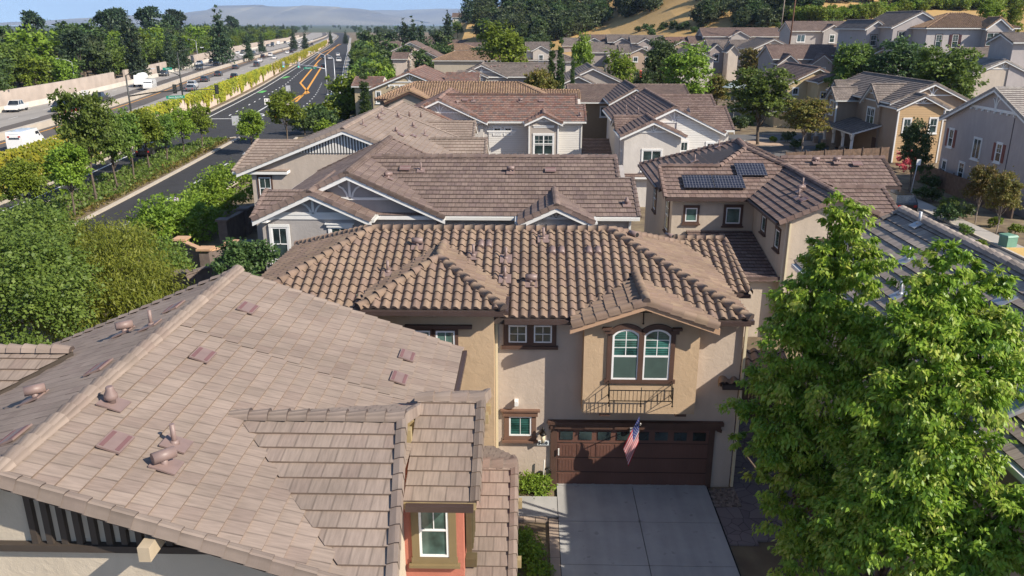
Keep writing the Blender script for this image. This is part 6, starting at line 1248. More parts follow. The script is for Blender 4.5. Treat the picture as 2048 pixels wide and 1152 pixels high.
# no out-of-frame tree is built to dapple the drive
# ---- street trees among the houses
proto('s0',blobs(14,2.5,7.6,1.6,101),11000,.22,.095,'mid',5,.13,seed=101,clump=.3,cl=35); proto('s1',blobs(12,2.3,6.2,1.7,102),9000,.22,.09,'rust',4,.10,bark=BARKL,seed=102,clump=.3,cl=30); proto('s2',blobs(12,2.6,8.6,1.2,103),9000,.28,.11,'bright',5,.13,seed=103,clump=.32,cl=30); proto('s3',blobs(12,2.2,7.5,1.5,104),8000,.24,.10,'dark',5,.13,seed=104,clump=.3,cl=30)
def stree(px,py,k,s,lbl,sz=None): 
    p=atz(px,py,0) if gz(*atz(px,py,0)[:2])<.1 else hit(px,py,60); put(k,(p.x,p.y,p.z),s,label=lbl,group=None,name='street_tree',sz=sz)
stree(1515,290,'s0',1.62,'large leafy green street tree right of the white lap-sided house',1.22); stree(1604,305,'s1',1.2,'olive green spreading tree in front of the craftsman porch',1.0); 
stree(1818,385,'s3',.62,'slender dark green tree at the corner of the craftsman house',.85); stree(1950,447,'s1',.50,'small rusty-leaved tree beside the shuttered grey house, left one',.72); stree(1992,468,'s1',.52,'small rusty-leaved tree beside the shuttered grey house, right one',.72)
def ptree(px,ytop,Y,k,Hp,lbl,w=1.0,base=None):
    p=aty(px,ytop,Y); g_=gz(p.x,Y); h=p.z-g_; put(k,(p.x,Y,g_),h/Hp*w,label=lbl,name='street_tree',sz=h/Hp)
ptree(1712,88,118,'s0',7.6,'tall leafy tree in front of the ochre gabled house, left of its pair',.9); ptree(1803,80,116,'s3',7.5,'dark leafy tree above the craftsman roof, between two green ones',1.15); ptree(1893,96,104,'s0',7.6,'broad leafy tree above the right gable of the craftsman house',1.1)
ptree(1378,94,126,'s2',8.6,'bright yellow-green tree in the centre background beside the patio umbrella',1.15); ptree(1325,78,142,'s3',7.5,'dark green tree just left of the bright centre tree',1.0); ptree(1240,105,136,'s2',8.6,'feathery bright tree in front of the grey two-storey house',1.0); ptree(1285,140,118,'s3',7.5,'small dark tree beside the red playground pieces',.8); ptree(1165,72,150,'s2',8.6,'slim bright tree between the two steep side gables',.6)
ptree(1003,50,150,'s2',8.6,'bright green windblown tree behind the barrel-tile roofs',1.15); ptree(1505,97,170,'s1',6.2,'olive tree in front of the cream gabled house',.85); ptree(1437,150,130,'s1',6.2,'short rusty green tree left of the patio umbrella',.8); ptree(1985,0,165,'s2',8.6,'bright tree on the slope above the barrel-tile roofed house',1.0); ptree(2035,8,165,'s2',8.6,'bright tree at the upper right corner of the picture',.9)
ptree(1080,140,108,'s1',6.2,'dark red small tree beside the nearer cypress',.8); ptree(1738,52,150,'s1',6.2,'yellow-green tree beside the grey house below the dry slope',.7)
proto('cyp',[(0,0,1.0+i*1.0,.55*(1-abs(i-2)/9),.55*(1-abs(i-2)/9),.9) for i in range(8)],7000,.22,.06,'dark',6,.08,seed=110,clump=.3,cl=20,droop=-1.5,shell=.7,jag=.05)
def cyp(px,yt,Y,lbl,w): p=aty(px,yt,Y); g_=gz(p.x,Y); h=p.z-g_; put('cyp',(p.x,Y,g_),w,label=lbl,name='cypress_tree',sz=h/8.8)
cyp(1104,86,112,'slim cypress, left of the pair by the hipped roof',1.0); cyp(1122,78,112,'slim cypress, right of the pair by the hipped roof',1.0); cyp(727,150,92,'slim dark cypress at the roadside end of the beige gabled house',1.2); cyp(1146,110,118,'short slim cypress right of the pair',.6)
# garden shrubs near the frontage road and streets
def sh(px,py,k,s,lbl,grp,sz=None,z=0):
    p=atz(px,py,z); put(k,(p.x,p.y,0),s,label=lbl,cat='shrub',group=grp,name='shrub',sz=sz)
for i,(px,py,k,s) in enumerate(((640,262,'shrubd',1.5),(668,250,'shruby',1.5),(692,245,'shrubd',1.6),(715,238,'shruby',1.3),(610,270,'shrubd',1.4),(655,285,'shruby',1.2),(625,250,'shruby',1.3),(760,215,'shrub',1.3),(745,235,'shruby',1.1),(705,215,'shrub',1.6),(680,222,'shrub',1.4))): sh(px,py,k,s,'garden shrub in the hedge between the crossing and the brown gabled house','hedge shrubs behind the crossing')
for px,py,s,w in ((575,290,2.6,'larger'),(505,310,2.0,'smaller')):
    p=atz(px,py,0); e=put('m0',(p.x,p.y,0),s*.42,label='%s rounded olive green tree at the crossing beyond the beige house'%w,name='tree')
for px,py,k,s in ((1865,405,'shrubd',.55),(1895,425,'shrub',.55),(1930,470,'shrub',.35),(1895,445,'shrubd',.6),(1960,500,'shruby',.3),(1925,440,'shrubd',.55),(1845,400,'shrubd',.5),(1990,455,'shruby',.35),(2030,470,'shruby',.35),(1860,380,'shrubd',.6)): sh(px,py,k,s,'planted shrub in the bed between the street and the shuttered grey house','shrubs in the bed at the right')
for px,py,k,s in ((1590,298,'shrubd',.5),(1640,300,'shrub',.4),(1575,285,'shrubd',.6),(1545,285,'shruby',.35),(1480,262,'shrubd',.9),(1500,250,'shrub',.8),(1440,240,'shrub',.8)): sh(px,py,k,s,'low shrub near the craftsman porch and the large street tree','shrubs near the craftsman porch')
for px,py,m,l in ((1040,178,'flower','pink'),(1780,300,'flower','crimson')): pass
big('shrub','red flowering shrub at the corner of the grey house roof','shrub',[(6.2,37.2,1.2,.5,.5,1.0),(6.3,37.6,2.3,.35,.35,.5)],1200,.11,.05,'flower',95)
big('shrub','crimson leaved bush between the craftsman and the shuttered house','shrub',[(39.2,84.5,.9,.9,.9,.9),(38.6,82.5,.8,.7,.7,.7)],1800,.2,.08,'flower',96)
big('shrub','pink flowering pot plants in the gap beside the lap-sided house','shrub',[(5.9,67,.8,.5,.5,.5),(6.4,68,.7,.4,.4,.4)],900,.14,.06,'flower',97)
# ================================================================ vehicles
def paintmat():
    m,nt,b=newmat('car paint'); oi=N(nt,'ShaderNodeObjectInfo'); nt.links.new(oi.outputs['Color'],b.inputs['Base Color']); b.inputs['Roughness'].default_value=.28; b.inputs['Coat Weight'].default_value=.6; b.inputs['Metallic'].default_value=.15; return m
PAINT=paintmat(); TYRE=mk('tyre rubber',(.02,.02,.02),.9,.1); RIM=mk('alloy rim',(.35,.35,.36),.35,.05,metal=.8); CARG=glass('car window glass',(.02,.024,.028)); HL=mk('headlamp lens',(.75,.75,.72),.15); TL=mk('tail lamp red',(.35,.02,.02),.2)
def loft(mb,st_,m=0):
    """stations (x, halfwidth low, halfwidth high, z low, z high)"""
    rings=[]
    for x,a,b,z0,z1 in st_: rings.append([mb.vert(p) for p in ((x,-a,z0),(x,-a*1.02,(z0+z1)/2),(x,-b,z1),(x,b,z1),(x,a*1.02,(z0+z1)/2),(x,a,z0))])
    for r0,r1 in zip(rings,rings[1:]):
        for j in range(6): k=(j+1)%6; mb.idx((r0[j],r1[j],r1[k],r0[k]),m,None,False)
    mb.idx(rings[0],m); mb.idx(rings[-1][::-1],m)
SHAPES={
'sedan':dict(L=4.7,body=[(-2.35,.75,.72,.35,.80),(-2.2,.86,.82,.25,.95),(-1.5,.9,.84,.22,1.0),(.9,.9,.84,.22,.98),(1.9,.88,.80,.24,.86),(2.3,.76,.7,.32,.70)],cab=(-1.75,-1.05,.35,1.15,.98,1.42)),
'suv':dict(L=4.8,body=[(-2.4,.82,.8,.4,1.05),(-2.25,.93,.88,.3,1.15),(-1.2,.95,.88,.28,1.18),(1.0,.95,.88,.28,1.15),(2.1,.93,.86,.3,1.02),(2.4,.84,.78,.38,.85)],cab=(-2.2,-1.85,.35,1.15,1.15,1.72)),
'pickup':dict(L=5.8,body=[(-2.9,.9,.88,.5,1.1),(-2.8,.98,.94,.45,1.15),(1.0,.98,.93,.4,1.2),(2.5,.97,.9,.42,1.1),(2.9,.88,.84,.48,.9)],cab=(-.95,-.75,.75,1.35,1.18,1.85)),
'van':dict(L=5.6,body=[(-2.8,.95,.9,.4,1.9),(-2.7,1.0,.9,.35,2.35),(1.3,1.0,.9,.35,2.35),(1.9,1.0,.92,.35,1.6),(2.7,.96,.86,.38,1.15),(2.8,.88,.8,.45,.9)],cab=(1.25,1.28,1.3,2.05,1.45,2.2))}
def carmeshes(k):
    sp=SHAPES[k]; B_=MB(); loft(B_,sp['body']); x0,x1,x2,x3,zb,zt=sp['cab']; hw=sp['body'][2][2]-.02; ht=hw-.17
    G_=MB()
    def gh(mb,e,m=0): mb.prism([(x0,0,0)]*0 or [(x0,-hw,zb-.04),(x3,-hw,zb-.04),(x2,-ht,zt),(x1,-ht,zt)],(0,.001,0),m)
    P=[(x0,-hw,zb-.03),(x3,-hw,zb-.03),(x2,-ht,zt),(x1,-ht,zt)]; Q=[(x,-y,z) for x,y,z in P]
    if k!='van':
        G_.face(P); G_.face(Q[::-1]); G_.face([P[0],P[3],Q[3],Q[0]]); G_.face([P[2],P[1],Q[1],Q[2]])
        B_.fb((x1-.03,-ht-.015,zt-.01),(x2-x1+.06,0,0),(0,2*ht+.03,0),(0,0,.05))
        for sg in(-1,1):
            for xa,xb in((x0,x1),(x3,x2),((x0+x3)/2+.1,(x1+x2)/2+.05)): B_.tube([(xa,sg*(hw+.005),zb-.02),(xb,sg*(ht+.008),zt+.01)],.035,4,smooth=False)
    else:
        G_.face([(1.32,-.86,2.2),(1.93,-.88,1.62),(1.93,.88,1.62),(1.32,.86,2.2)][::-1]); 
        for sg in(-1,1): G_.face([(.6,sg*1.005,1.4),(1.7,sg*1.005,1.4),(1.35,sg*.955,2.0),(.6,sg*.955,2.0)])
        G_.face([(-2.82,-.6,1.45),(-2.82,.6,1.45),(-2.76,.55,2.1),(-2.76,-.55,2.1)])
    if k=='pickup': B_.box(-2.75,-1.05,-.82,.82,1.151,1.16,0)
    L2=sp['L']/2; W_=MB(); W_.lathe((0,0,0),[(.20,-.12),(.33,-.12),(.35,-.06),(.35,.06),(.33,.12),(.20,.12)],14,axis=(0,1,0)); R2=MB(); R2.lathe((0,0,0),[(.05,-.125),(.21,-.11),(.21,.11),(.05,.125)],10,axis=(0,1,0))
    wz=.35; wp=[(L2*.62,.86),(L2*.62,-.86),(-L2*.60,.86),(-L2*.60,-.86)]
    hz_=sp['body'][-2][4]*.78; ty=.62
    Hm=MB(); Hm.box(L2-.12,L2+.01,-.14,.14,hz_-.08,hz_+.06); Tm=MB(); Tm.box(-L2-.01,-L2+.1,-.12,.12,sp['body'][0][4]-.22,sp['body'][0][4]-.04)
    return B_,G_,W_,R2,wp,wz,Hm,Tm,ty
CARM={}
def tomesh(mb,name,mats):
    o=mb.build(name,mats); me=o.data; bpy.data.objects.remove(o); return me
for k in SHAPES:
    B_,G_,W_,R2,wp,wz,Hm,Tm,ty=carmeshes(k)
    one=MB()
    def addto(mb,m,off_=(0,0,0)):
        b=len(one.v); one.v+=[(v[0]+off_[0],v[1]+off_[1],v[2]+off_[2]) for v in mb.v]; one.f+=[tuple(i+b for i in f) for f in mb.f]; one.m+=[m]*len(mb.f); one.uv+=[None]*len(mb.f); one.sm+=mb.sm
    addto(B_,0); addto(G_,1)
    for x,y in wp: addto(W_,2,(x,y,wz))
    for s_ in(-1,1): addto(Hm,3,(0,s_*ty,0)); addto(Tm,4,(0,s_*ty,0))
    CARM[k]=dict(one=tomesh(one,'car_'+k,[PAINT,CARG,TYRE,HL,TL]),body=tomesh(B_,'body',PAINT),win=tomesh(G_,'windows',CARG),wheel=tomesh(W_,'wheel',TYRE),rim=tomesh(R2,'rim',RIM),hl=tomesh(Hm,'headlight',HL),tl=tomesh(Tm,'tail_light',TL),wp=wp,wz=wz,ty=ty)
COLS={'white':(.75,.75,.74,1),'black':(.012,.012,.014,1),'dark grey':(.05,.052,.056,1),'grey':(.16,.165,.17,1),'red':(.35,.02,.03,1),'silver':(.45,.46,.47,1),'dark blue':(.02,.03,.06,1)}
def car(k,colr,loc,head,label,parts,group=None,cat=None):
    nm={'sedan':'car','suv':'car','pickup':'pickup_truck','van':'van'}[k]; cat=cat or nm.replace('_',' '); cm=CARM[k]
    if not parts:
        o=bpy.data.objects.new(nm,cm['one']); COL.objects.link(o); o.location=loc; o.rotation_euler=(0,0,head); o.color=COLS[colr]; return tag(o,label,cat,group)
    e=empty(nm,loc,head,label,cat,group)
    def ch(n,me,l=(0,0,0),p=None): o=bpy.data.objects.new(n,me); COL.objects.link(o); o.parent=p or e; o.location=l; o.color=COLS[colr]; return o
    ch('body',cm['body']); ch('windows',cm['win'])
    for x,y in cm['wp']: w_=ch('wheel',cm['wheel'],(x,y,cm['wz'])); ch('rim',cm['rim'],p=w_)
    for s_ in(-1,1): ch('headlight',cm['hl'],(0,s_*cm['ty'],0)); ch('tail_light',cm['tl'],(0,s_*cm['ty'],0))
    return e
far=[(18+17,222,'pickup','white'),(122,222,'suv','black'),(140,230,'sedan','red'),(199,204,'pickup','dark grey'),(306,179,'van','white'),(326,152,'suv','dark grey'),(398,140,'suv','dark grey'),(399,131,'suv','white'),(424,127,'suv','black'),(433,129,'sedan','black'),(427,121,'sedan','white'),(454,116,'sedan','white'),(473,108,'sedan','white'),(481,105,'sedan','dark grey'),(484,112,'sedan','white'),(500,96,'suv','dark grey'),(499,103,'suv','black'),(507,107,'sedan','silver'),(519,92,'sedan','white'),(530,93,'sedan','dark grey'),(537,91,'van','dark grey'),(545,93,'suv','black'),(557,89,'van','white'),(570,87,'suv','dark grey'),(577,88,'sedan','white'),(591,86,'suv','dark blue'),(599,86,'sedan','white'),(618,84,'sedan','silver'),(627,82,'suv','white'),(637,84,'sedan','white')]
near=[(55,297,'van','white'),(383,182,'sedan','grey'),(386,176,'suv','white'),(410,163,'sedan','dark grey'),(437,152,'sedan','dark grey'),(471,138,'sedan','dark grey'),(469,157,'sedan','black'),(514,133,'suv','dark grey'),(520,124,'sedan','white'),(525,115,'sedan','black'),(541,113,'suv','white'),(549,118,'sedan','white'),(573,98,'suv','white'),(580,97,'suv','dark grey'),(575,107,'sedan','white'),(583,106,'suv','black'),(589,102,'sedan','dark grey'),(590,94,'sedan','silver'),(596,95,'sedan','white'),(601,92,'suv','white'),(603,97,'sedan','silver'),(610,94,'sedan','dark grey'),(624,91,'suv','dark grey')]
ordw=['nearest','second','third','fourth','fifth','sixth','seventh','eighth','ninth','tenth','eleventh','twelfth','thirteenth','fourteenth','fifteenth']
for side,lst,hd,sn in (('far',far,-1,'coming toward the camera on the far freeway lanes'),('near',near,1,'driving away on the near freeway lanes')):
    seen={}
    lst=sorted(lst,key=lambda c:-atz(c[0],c[1],0).y*-1)
    for px,py,k,cl in lst:
        p=atz(px,py,.03); p.z=.03; lo,hi=(cF(p.y)+3.2,cC(p.y)-2.6) if side=='far' else (cC(p.y)+2.6,cW(p.y)-2.4); p.x=min(max(p.x,lo),hi)
        d=(cC(p.y+5)-cC(p.y-5))/10; ang=math.atan2(1,d) if hd>0 else math.atan2(-1,-d)
        noun={'suv':'SUV','sedan':'sedan','pickup':'pickup','van':'van'}[k]; key=cl+' '+noun; i=seen.get(key,0); seen[key]=i+1
        tot=sum(1 for c in lst if c[3]==cl and c[2]==k); lb=(key if tot==1 else '%s %s'%(ordw[i],key))+' '+sn
        car(k,cl,p,ang,lb,p.y<330,'vehicles on the %s freeway lanes'%side)
# white tank truck
def tank_truck(loc,ang):
    e=empty('tank_truck',loc,ang,'white tank truck coming toward the camera beside the far freeway wall','truck','vehicles on the far freeway lanes')
    W_=mk('truck white paint',(.75,.75,.73),.4,.04); q=MB(); loft(q,[(1.2,1.1,1.05,.9,2.7),(2.3,1.15,1.05,.8,2.8),(2.7,1.15,1.0,.8,1.8),(3.7,1.0,.9,.7,1.55),(3.8,.8,.7,.7,1.3)]); q.build('cab',W_,e)
    q=MB(); q.lathe((-3.6,0,2.1),[(.3,0),(1.05,.25),(1.1,.6),(1.1,4.2),(1.0,4.5),(.3,4.7)],16,axis=(1,0,0)); q.build('tank',W_,e); q=MB(); q.box(-3.7,3.4,-.5,.5,.65,.95); q.build('chassis',DARK,e)
    q=MB(); q.face([(2.32,-.95,2.7),(2.68,-1.0,1.85),(2.68,1.0,1.85),(2.32,.95,2.7)][::-1]); q.build('windscreen',CARG,e)
    for x in (3.0,-1.8,-3.0):
        for y in(-1,1): q=MB(); q.lathe((x,y,.5),[(.3,-.15),(.5,-.15),(.5,.15),(.3,.15)],14,axis=(0,1,0)); q.build('wheel',TYRE,e)
p=atz(284,173,0); tank_truck((p.x,p.y,.03),math.atan2(-1,-(cC(p.y+5)-cC(p.y-5))/10))
for px,py,k,cl,lb,hd in ((645,118,'suv','black','black SUV waiting on the frontage road beyond the yellow lines',-1),(660,119,'sedan','silver','silver car beside the black SUV on the frontage road',1),(678,124,'pickup','white','white pickup parked at the right side of the frontage road',1),(648,136,'sedan','black','black sedan just in front of the black SUV on the frontage road',1),(681,178,'suv','grey','grey SUV parked under the roadside trees right of the second mast',1),(676,112,'sedan','white','white sedan parked farthest along the right side of the frontage road',1)):
    p=atz(px,py,.04); d=(cR(p.y+5)-cR(p.y-5))/10; p.x=min(p.x,cR(p.y)-1.2); car(k,cl,p,math.atan2(hd,d*hd),lb,True)
car('suv','black',(29.4,64.5,.03),R_(92),'black SUV parked at the kerb beyond the mauve brown roof',True)
p=atz(372,299,.03); car('sedan','black',(p.x-2.6,p.y-4,.03),R_(97),'black sedan half hidden under the median trees',True)
# ================================================================ signals, lamps, signs
MAST=mk('dark green black mast paint',(.035,.038,.036),.5,.1); SG=mk('street sign green',(.0,.17,.11),.5,.05); SIGNB=mk('sign back aluminium',(.42,.43,.46),.45,.05,metal=.3); GLIT,nt_,b_=newmat('lit green lens'); b_.inputs['Base Color'].default_value=(.02,.5,.25,1); b_.inputs['Emission Color'].default_value=(.05,.9,.55,1); b_.inputs['Emission Strength'].default_value=1.2
def lamp_arm(e,top,dirv,L=3.0,m=MAST):
    q=MB(); d=V(dirv).normalized(); t=V(top); q.tube([t,t+d*L*.4+V((0,0,.5)),t+d*L+V((0,0,.75))],[.06,.05,.04],6); a=q.build('arm',m,e)
    q=MB(); q.fb(t+d*L+V((0,0,.72))-d.cross(V((0,0,1)))*.14,d*.6,d.cross(V((0,0,1)))*.28,V((0,0,.12))); q.build('lamp_head',SIGNB,e)
def head(e,p,facing=(0,-1,0),lit=False,m=MAST):
    f=V(facing).normalized(); s_=f.cross(V((0,0,1))); p=V(p); q=MB(); q.fb(p-s_*.28-f*.12-V((0,0,.65)),s_*.56,f*.05,V((0,0,1.3))); q.fb(p-s_*.15-f*.07-V((0,0,.52)),s_*.3,f*.2,V((0,0,1.04)))
    for i in range(3): q.lathe(p+f*.13+V((0,0,-.33+.33*i)),[(.14,0),(.14,.14)],10,axis=f)
    h=q.build('signal_head',m,e)
    if lit: q=MB(); q.lathe(p+f*.14+V((0,0,-.33)),[(.125,0),(.11,.16)],12,axis=f); q.build('green_light',GLIT,h)
def signboard(e,c,w,h,txt,facing=(0,-1,0)):
    f=V(facing).normalized(); s_=V((0,0,1)).cross(f)*-1; s_=f.cross(V((0,0,1)))*-1; c=V(c); q=MB(); q.fb(c-s_*w/2-V((0,0,h/2)),s_*w,f*.04,V((0,0,h))); sn=q.build('street_name_sign',SG,e)
    text(txt,(0,0,0),h*.62,mk('sign white letters',(.8,.82,.8),.5),sn,name='lettering',ext=.005); t=sn.children[-1]; t.location=c+f*.052; t.rotation_euler=(R_(90),0,math.atan2(f.x,-f.y)); return sn
def aim(p): v=V((0,0,0))-V((p[0],p[1],0)); return v.normalized()
def mast(label,b,H,armend,heads,sign=None,lum=None,m=MAST,lit=False,hf=None):
    e=empty('signal_mast',(b[0],b[1],0),0,label,'traffic signal'); q=MB(); q.tube([(0,0,0),(0,0,H)],[.16,.10],8); q.lathe((0,0,0),[(.3,0),(.3,.08),(.18,.3)],8); q.build('pole',m,e)
    a=V(armend); q=MB(); q.tube([(0,0,a.z-.9),(a.x*.3,a.y*.3,a.z-.35),(a.x*.65,a.y*.65,a.z-.05),(a.x,a.y,a.z)],[.10,.085,.07,.05],6); q.build('mast_arm',m,e)
    f=hf or (0,-1,0)
    for t,dz in heads: p=V((a.x*t,a.y*t,a.z-.15*(1-t)+dz)); head(e,p,f,lit,m)
    if lum: lamp_arm(e,(0,0,H),lum[:3],lum[3],m)
    if sign: signboard(e,V((a.x*sign[0],a.y*sign[0],a.z-sign[3])),sign[1],.42,sign[2],aim((b[0],b[1])))
    return e
P1=atz(267,257,0); P2=aty(415,180,P1.y+1)
mast('near black signal mast with street lamp and green name sign, left of the crossing',(P1.x,P1.y),7.5,(12.6,1.0,5.5),[(.52,.15),(.99,0)],(.52,2.5,'Camino Ranch Rd',1.05),(-.2,.95,0,3.6) and (.6,.8,0,3.8))
P3=atz(368,213,0)
e=mast('second black signal mast with curved lamp arm at the far corner of the crossing',(P3.x,P3.y),9.6,(-3.0,-2.2,6.4),[(.98,.3)],(.55,1.6,'Crow',-.4),(.75,.65,0,4.2)); head(e,(.0,-.3,3.6)); 
P4=atz(655,190,0)
mast('grey signal mast with two lit green heads over the frontage road',(P4.x,P4.y),8.2,(-9.6,1.5,6.3),[(.62,-.1),(.98,-.1)],(.36,2.6,'Camino Ranch Rd',.75),(-.7,-.5,0,3.0),m=SIGNB,lit=True)
P5=atz(673,203,0); e=empty('street_lamp',(P5.x,P5.y,0),0,'grey lamp post right of the lit signal mast','street lamp'); q=MB(); q.tube([(0,0,0),(0,0,8.0)],[.12,.07],8); q.build('pole',SIGNB,e); lamp_arm(e,(0,0,8.0),(-.6,.6,0),2.0,SIGNB)
p=aty(112,165,178); e=empty('street_lamp',(cF(178)-1.5,178,0),0,'grey lamp post standing behind the far freeway wall at the left','street lamp'); q=MB(); q.tube([(0,0,0),(0,0,6.6)],[.12,.07],8); q.build('pole',SIGNB,e); lamp_arm(e,(0,0,6.6),(-.9,-.3,0),2.4,SIGNB)
p=aty(421,95,330); e=empty('street_lamp',(cF(330)-1.5,330,0),0,'distant grey lamp post behind the far freeway wall','street lamp'); q=MB(); q.tube([(0,0,0),(0,0,8)],[.14,.08],6); q.build('pole',SIGNB,e); lamp_arm(e,(0,0,8),(-.9,-.3,0),2.4,SIGNB)
def sign(px,py,w,h,H,label,m=SIGNB,z=.15,txt=None,two=False):
    b=atz(px,py,z); e=empty('road_sign',(b.x,b.y,0),0,label,'road sign'); f=aim(b); s_=f.cross(V((0,0,1))); q=MB(); q.tube([(0,0,0),(0,0,H)],.035,6); q.build('post',SIGNB,e)
    q=MB(); q.fb(V((0,0,H-h))-s_*w/2+f*.04,s_*w,f*.02,V((0,0,h))); sb=q.build('sign_plate',m,e); return e,sb,f,H
sign(475,279,.9,1.2,3.2,'grey backed road sign on the tip of the planted median')
e,sb,f,H=sign(537,231,.9,1.0,2.9,'white lane arrow sign on the pebbled median nose',WHITE)
q=MB(); 
for sx in(-.2,.2): q.fb(V((0,0,H-.85))+f.cross(V((0,0,1)))*(sx-.035)+f*.065,f.cross(V((0,0,1)))*.07,f*.01,V((0,0,.6))); q.prism([V((0,0,H-.3))+f.cross(V((0,0,1)))*(sx-.13)+f*.066,V((0,0,H-.3))+f.cross(V((0,0,1)))*(sx+.13)+f*.066,V((0,0,H-.1))+f.cross(V((0,0,1)))*sx+f*.066],f*.01)
q.build('arrows',BLACKM,sb)
sign(578,198,.9,1.1,2.8,'grey backed road sign at the far end of the pebbled median'); 
e,sb,f,H=sign(354,412,.35,.5,.9,'small lavender delineator sign by the right lane of the near road',mk('lavender plate',(.55,.42,.60),.5))
p=atz(170,228,0); e=empty('road_sign',(cC(p.y)+.0,p.y,.95),0,'white blank sign standing on the freeway centre barrier','road sign'); q=MB(); q.tube([(0,0,0),(0,0,2.6)],.05,6); q.build('post',SIGNB,e); q=MB(); q.box(-.6,.6,-.08,-.05,1.2,3.0); q.build('sign_plate',WHITE,e)
b=atz(1818,402,0); e=empty('road_sign',(b.x,b.y,0),0,'tall thin sign pole with a small plate beside the street bed at the right','road sign'); q=MB(); q.tube([(0,0,0),(.25,0,3.6)],.035,6); q.build('post',SIGNB,e); q=MB(); q.fb((.1,-.05,3.1),(.35,0,0),(0,.03,0),(.03,0,.5)); q.build('sign_plate',WHITE,e)
# ================================================================ flag
FB=V((3.30,22.98,2.42)); FT=V((3.44,22.15,2.78))
e=empty('flag',FB,0,'American flag hanging from a short pole over the brown garage door','flag')
q=MB(); q.tube([(0,0,-.25),(.04,-.30,.0),tuple(FT-FB)],.016,8,0); q.lathe(FT-FB,[(.012,0),(.035,.03),(.012,.07)],8); q.build('flag_pole',mk('brushed pole',(.45,.43,.40),.35,.05,metal=.6),e)
q=MB(); q.box(-.06,.06,-.05,.15,-.32,-.18); q.build('bracket',SIGNB,e)
FR=mk('flag red',(.50,.006,.02),.8,.05); FW_=mk('flag white',(.55,.52,.53),.8,.04); FBL=mk('flag blue',(.015,.03,.17),.8,.1)
# cloth drapes: hoist runs along the pole, fly hangs down; grid u along fly (0..1), v along hoist stripes
NU,NV=26,26
_T,_H,_FT,_FB=[aty(px,py,Y)-FB for px,py,Y in ((1279,832,22.15),(1277,884,22.35),(1246,896,22.25),(1257,932,22.4))]
def cloth(u,v):
    p=(_T.lerp(_H,v)).lerp(_FT.lerp(_FB,v),u); f=.04*math.sin(u*7+v*3)*u+.018*math.sin(v*14+u*3)
    return p+V((f*.35,f,0))
fl=MB(); G=[[fl.vert(cloth(i/NU,j/NV)) for j in range(NV+1)] for i in range(NU+1)]
for i in range(NU):
    for j in range(NV):
        stp=j//2; m=0 if stp%2==0 else 1
        if i<NU*.4 and stp<7: m=2
        fl.idx((G[i][j],G[i+1][j],G[i+1][j+1],G[i][j+1]),m,None,True)
fo=fl.build('cloth',[FR,FW_,FBL],e)
q=MB()
for r in range(7):
    for c in range(5):
        u=.03+c*.072+(.036 if r%2 else 0); v=.035+r*.072; 
        if u>.38: continue
        p=cloth(u,v); a=(cloth(u+.02,v)-p).normalized(); b=(cloth(u,v+.02)-p).normalized(); n=a.cross(b).normalized(); n=-n if n.y>0 else n
        pts=[]
        for k in range(10): rr_=.022 if k%2==0 else .009; t=k*math.pi/5; pts.append(p+n*.008+a*math.cos(t)*rr_+b*math.sin(t)*rr_)
        q.face(pts)
so_=q.build('stars',mk('flag star white',(.72,.70,.72),.8,.02),fo)
# ================================================================ small things
def fence(label,a,b,h=1.8,m=None):
    a,b=V(a),V(b); e=empty('fence',a,0,label,'fence'); d=b-a; L_=d.length; d.normalize(); n=V((-d.y,d.x,0)); q=MB(); k=int(L_/.14); r=random.Random(int(L_*100))
    for i in range(k): q.fb(d*(i*.14)+n*r.uniform(-.008,.008),d*.128,n*.022,V((0,0,h+r.uniform(-.02,.02))))
    q.build('boards',m or mk('weathered fence wood',(.13,.085,.06),.9,.3,3,.3,20),e)
    for i in range(int(L_/2.4)+1): q=MB(); q.fb(d*min(i*2.4,L_-.1)-n*.1,d*.1,n*.1,V((0,0,h+.12))); q.build('post',mk('weathered fence post',(.11,.075,.055),.9,.2,3),e)
    return e
fence('dark wooden side fence in the shade between the garage path and the big maples',(8.75,18.5,0),(8.75,27.5,0)); fence('dark wooden gate fence closing the gap behind the garage corner',(6.75,28.0,0),(9.0,28.0,0),3.4 and 1.9)
fence('wooden fence behind the shrubs, left of the shuttered grey house',(37.6,62,0),(37.6,79,0)); fence('wooden fence between the solar roof and the craftsman house',(26.5,84,0),(39,88.2,0),1.8); fence('low wooden fence in the gap beside the lap-sided house',(4.9,63,0),(7.6,63,0),1.6)
fence('grey wooden fence below the feathery centre tree',(9,124,0),(27,126,0),2.0,mk('grey fence wood',(.22,.20,.20),.9,.2,3))
# masonry wall with pillars by the road, and rear yard walls
MW=mk('brown masonry wall',(.16,.125,.11),.95,.2,3,.5,12); CAPM=mk('tan wall cap',(.50,.31,.19),.85,.1,2)
def mwall(label,pts,h=1.8,tan_cap=False):  # flag gives coping and pillar caps their own tan, else wall brown
    e=empty('garden_wall',(pts[0][0],pts[0][1],0),0,label,'wall'); o=V((pts[0][0],pts[0][1],0))
    for i,(a,b) in enumerate(zip(pts,pts[1:])):
        a,b=V((*a,0))-o,V((*b,0))-o; d=(b-a).normalized(); n=V((-d.y,d.x,0)); q=MB(); q.fb(a-n*.1,b-a,n*.2,V((0,0,h-.1))); q.build('wall_panel',MW,e); q=MB(); q.fb(a-n*.17,b-a,n*.34,V((0,0,.1))+V((0,0,0))); cpo=q.build('coping',CAPM if tan_cap else MW,e); cpo.location.z=h-.1
    for p in pts: p=V((*p,0))-o; q=MB(); q.box(p.x-.3,p.x+.3,p.y-.3,p.y+.3,0,h+.05); q.build('pillar',MW,e); q=MB(); q.box(p.x-.42,p.x+.42,p.y-.42,p.y+.42,h+.05,h+.17); q.build('pillar_cap',CAPM if tan_cap else MW,e)
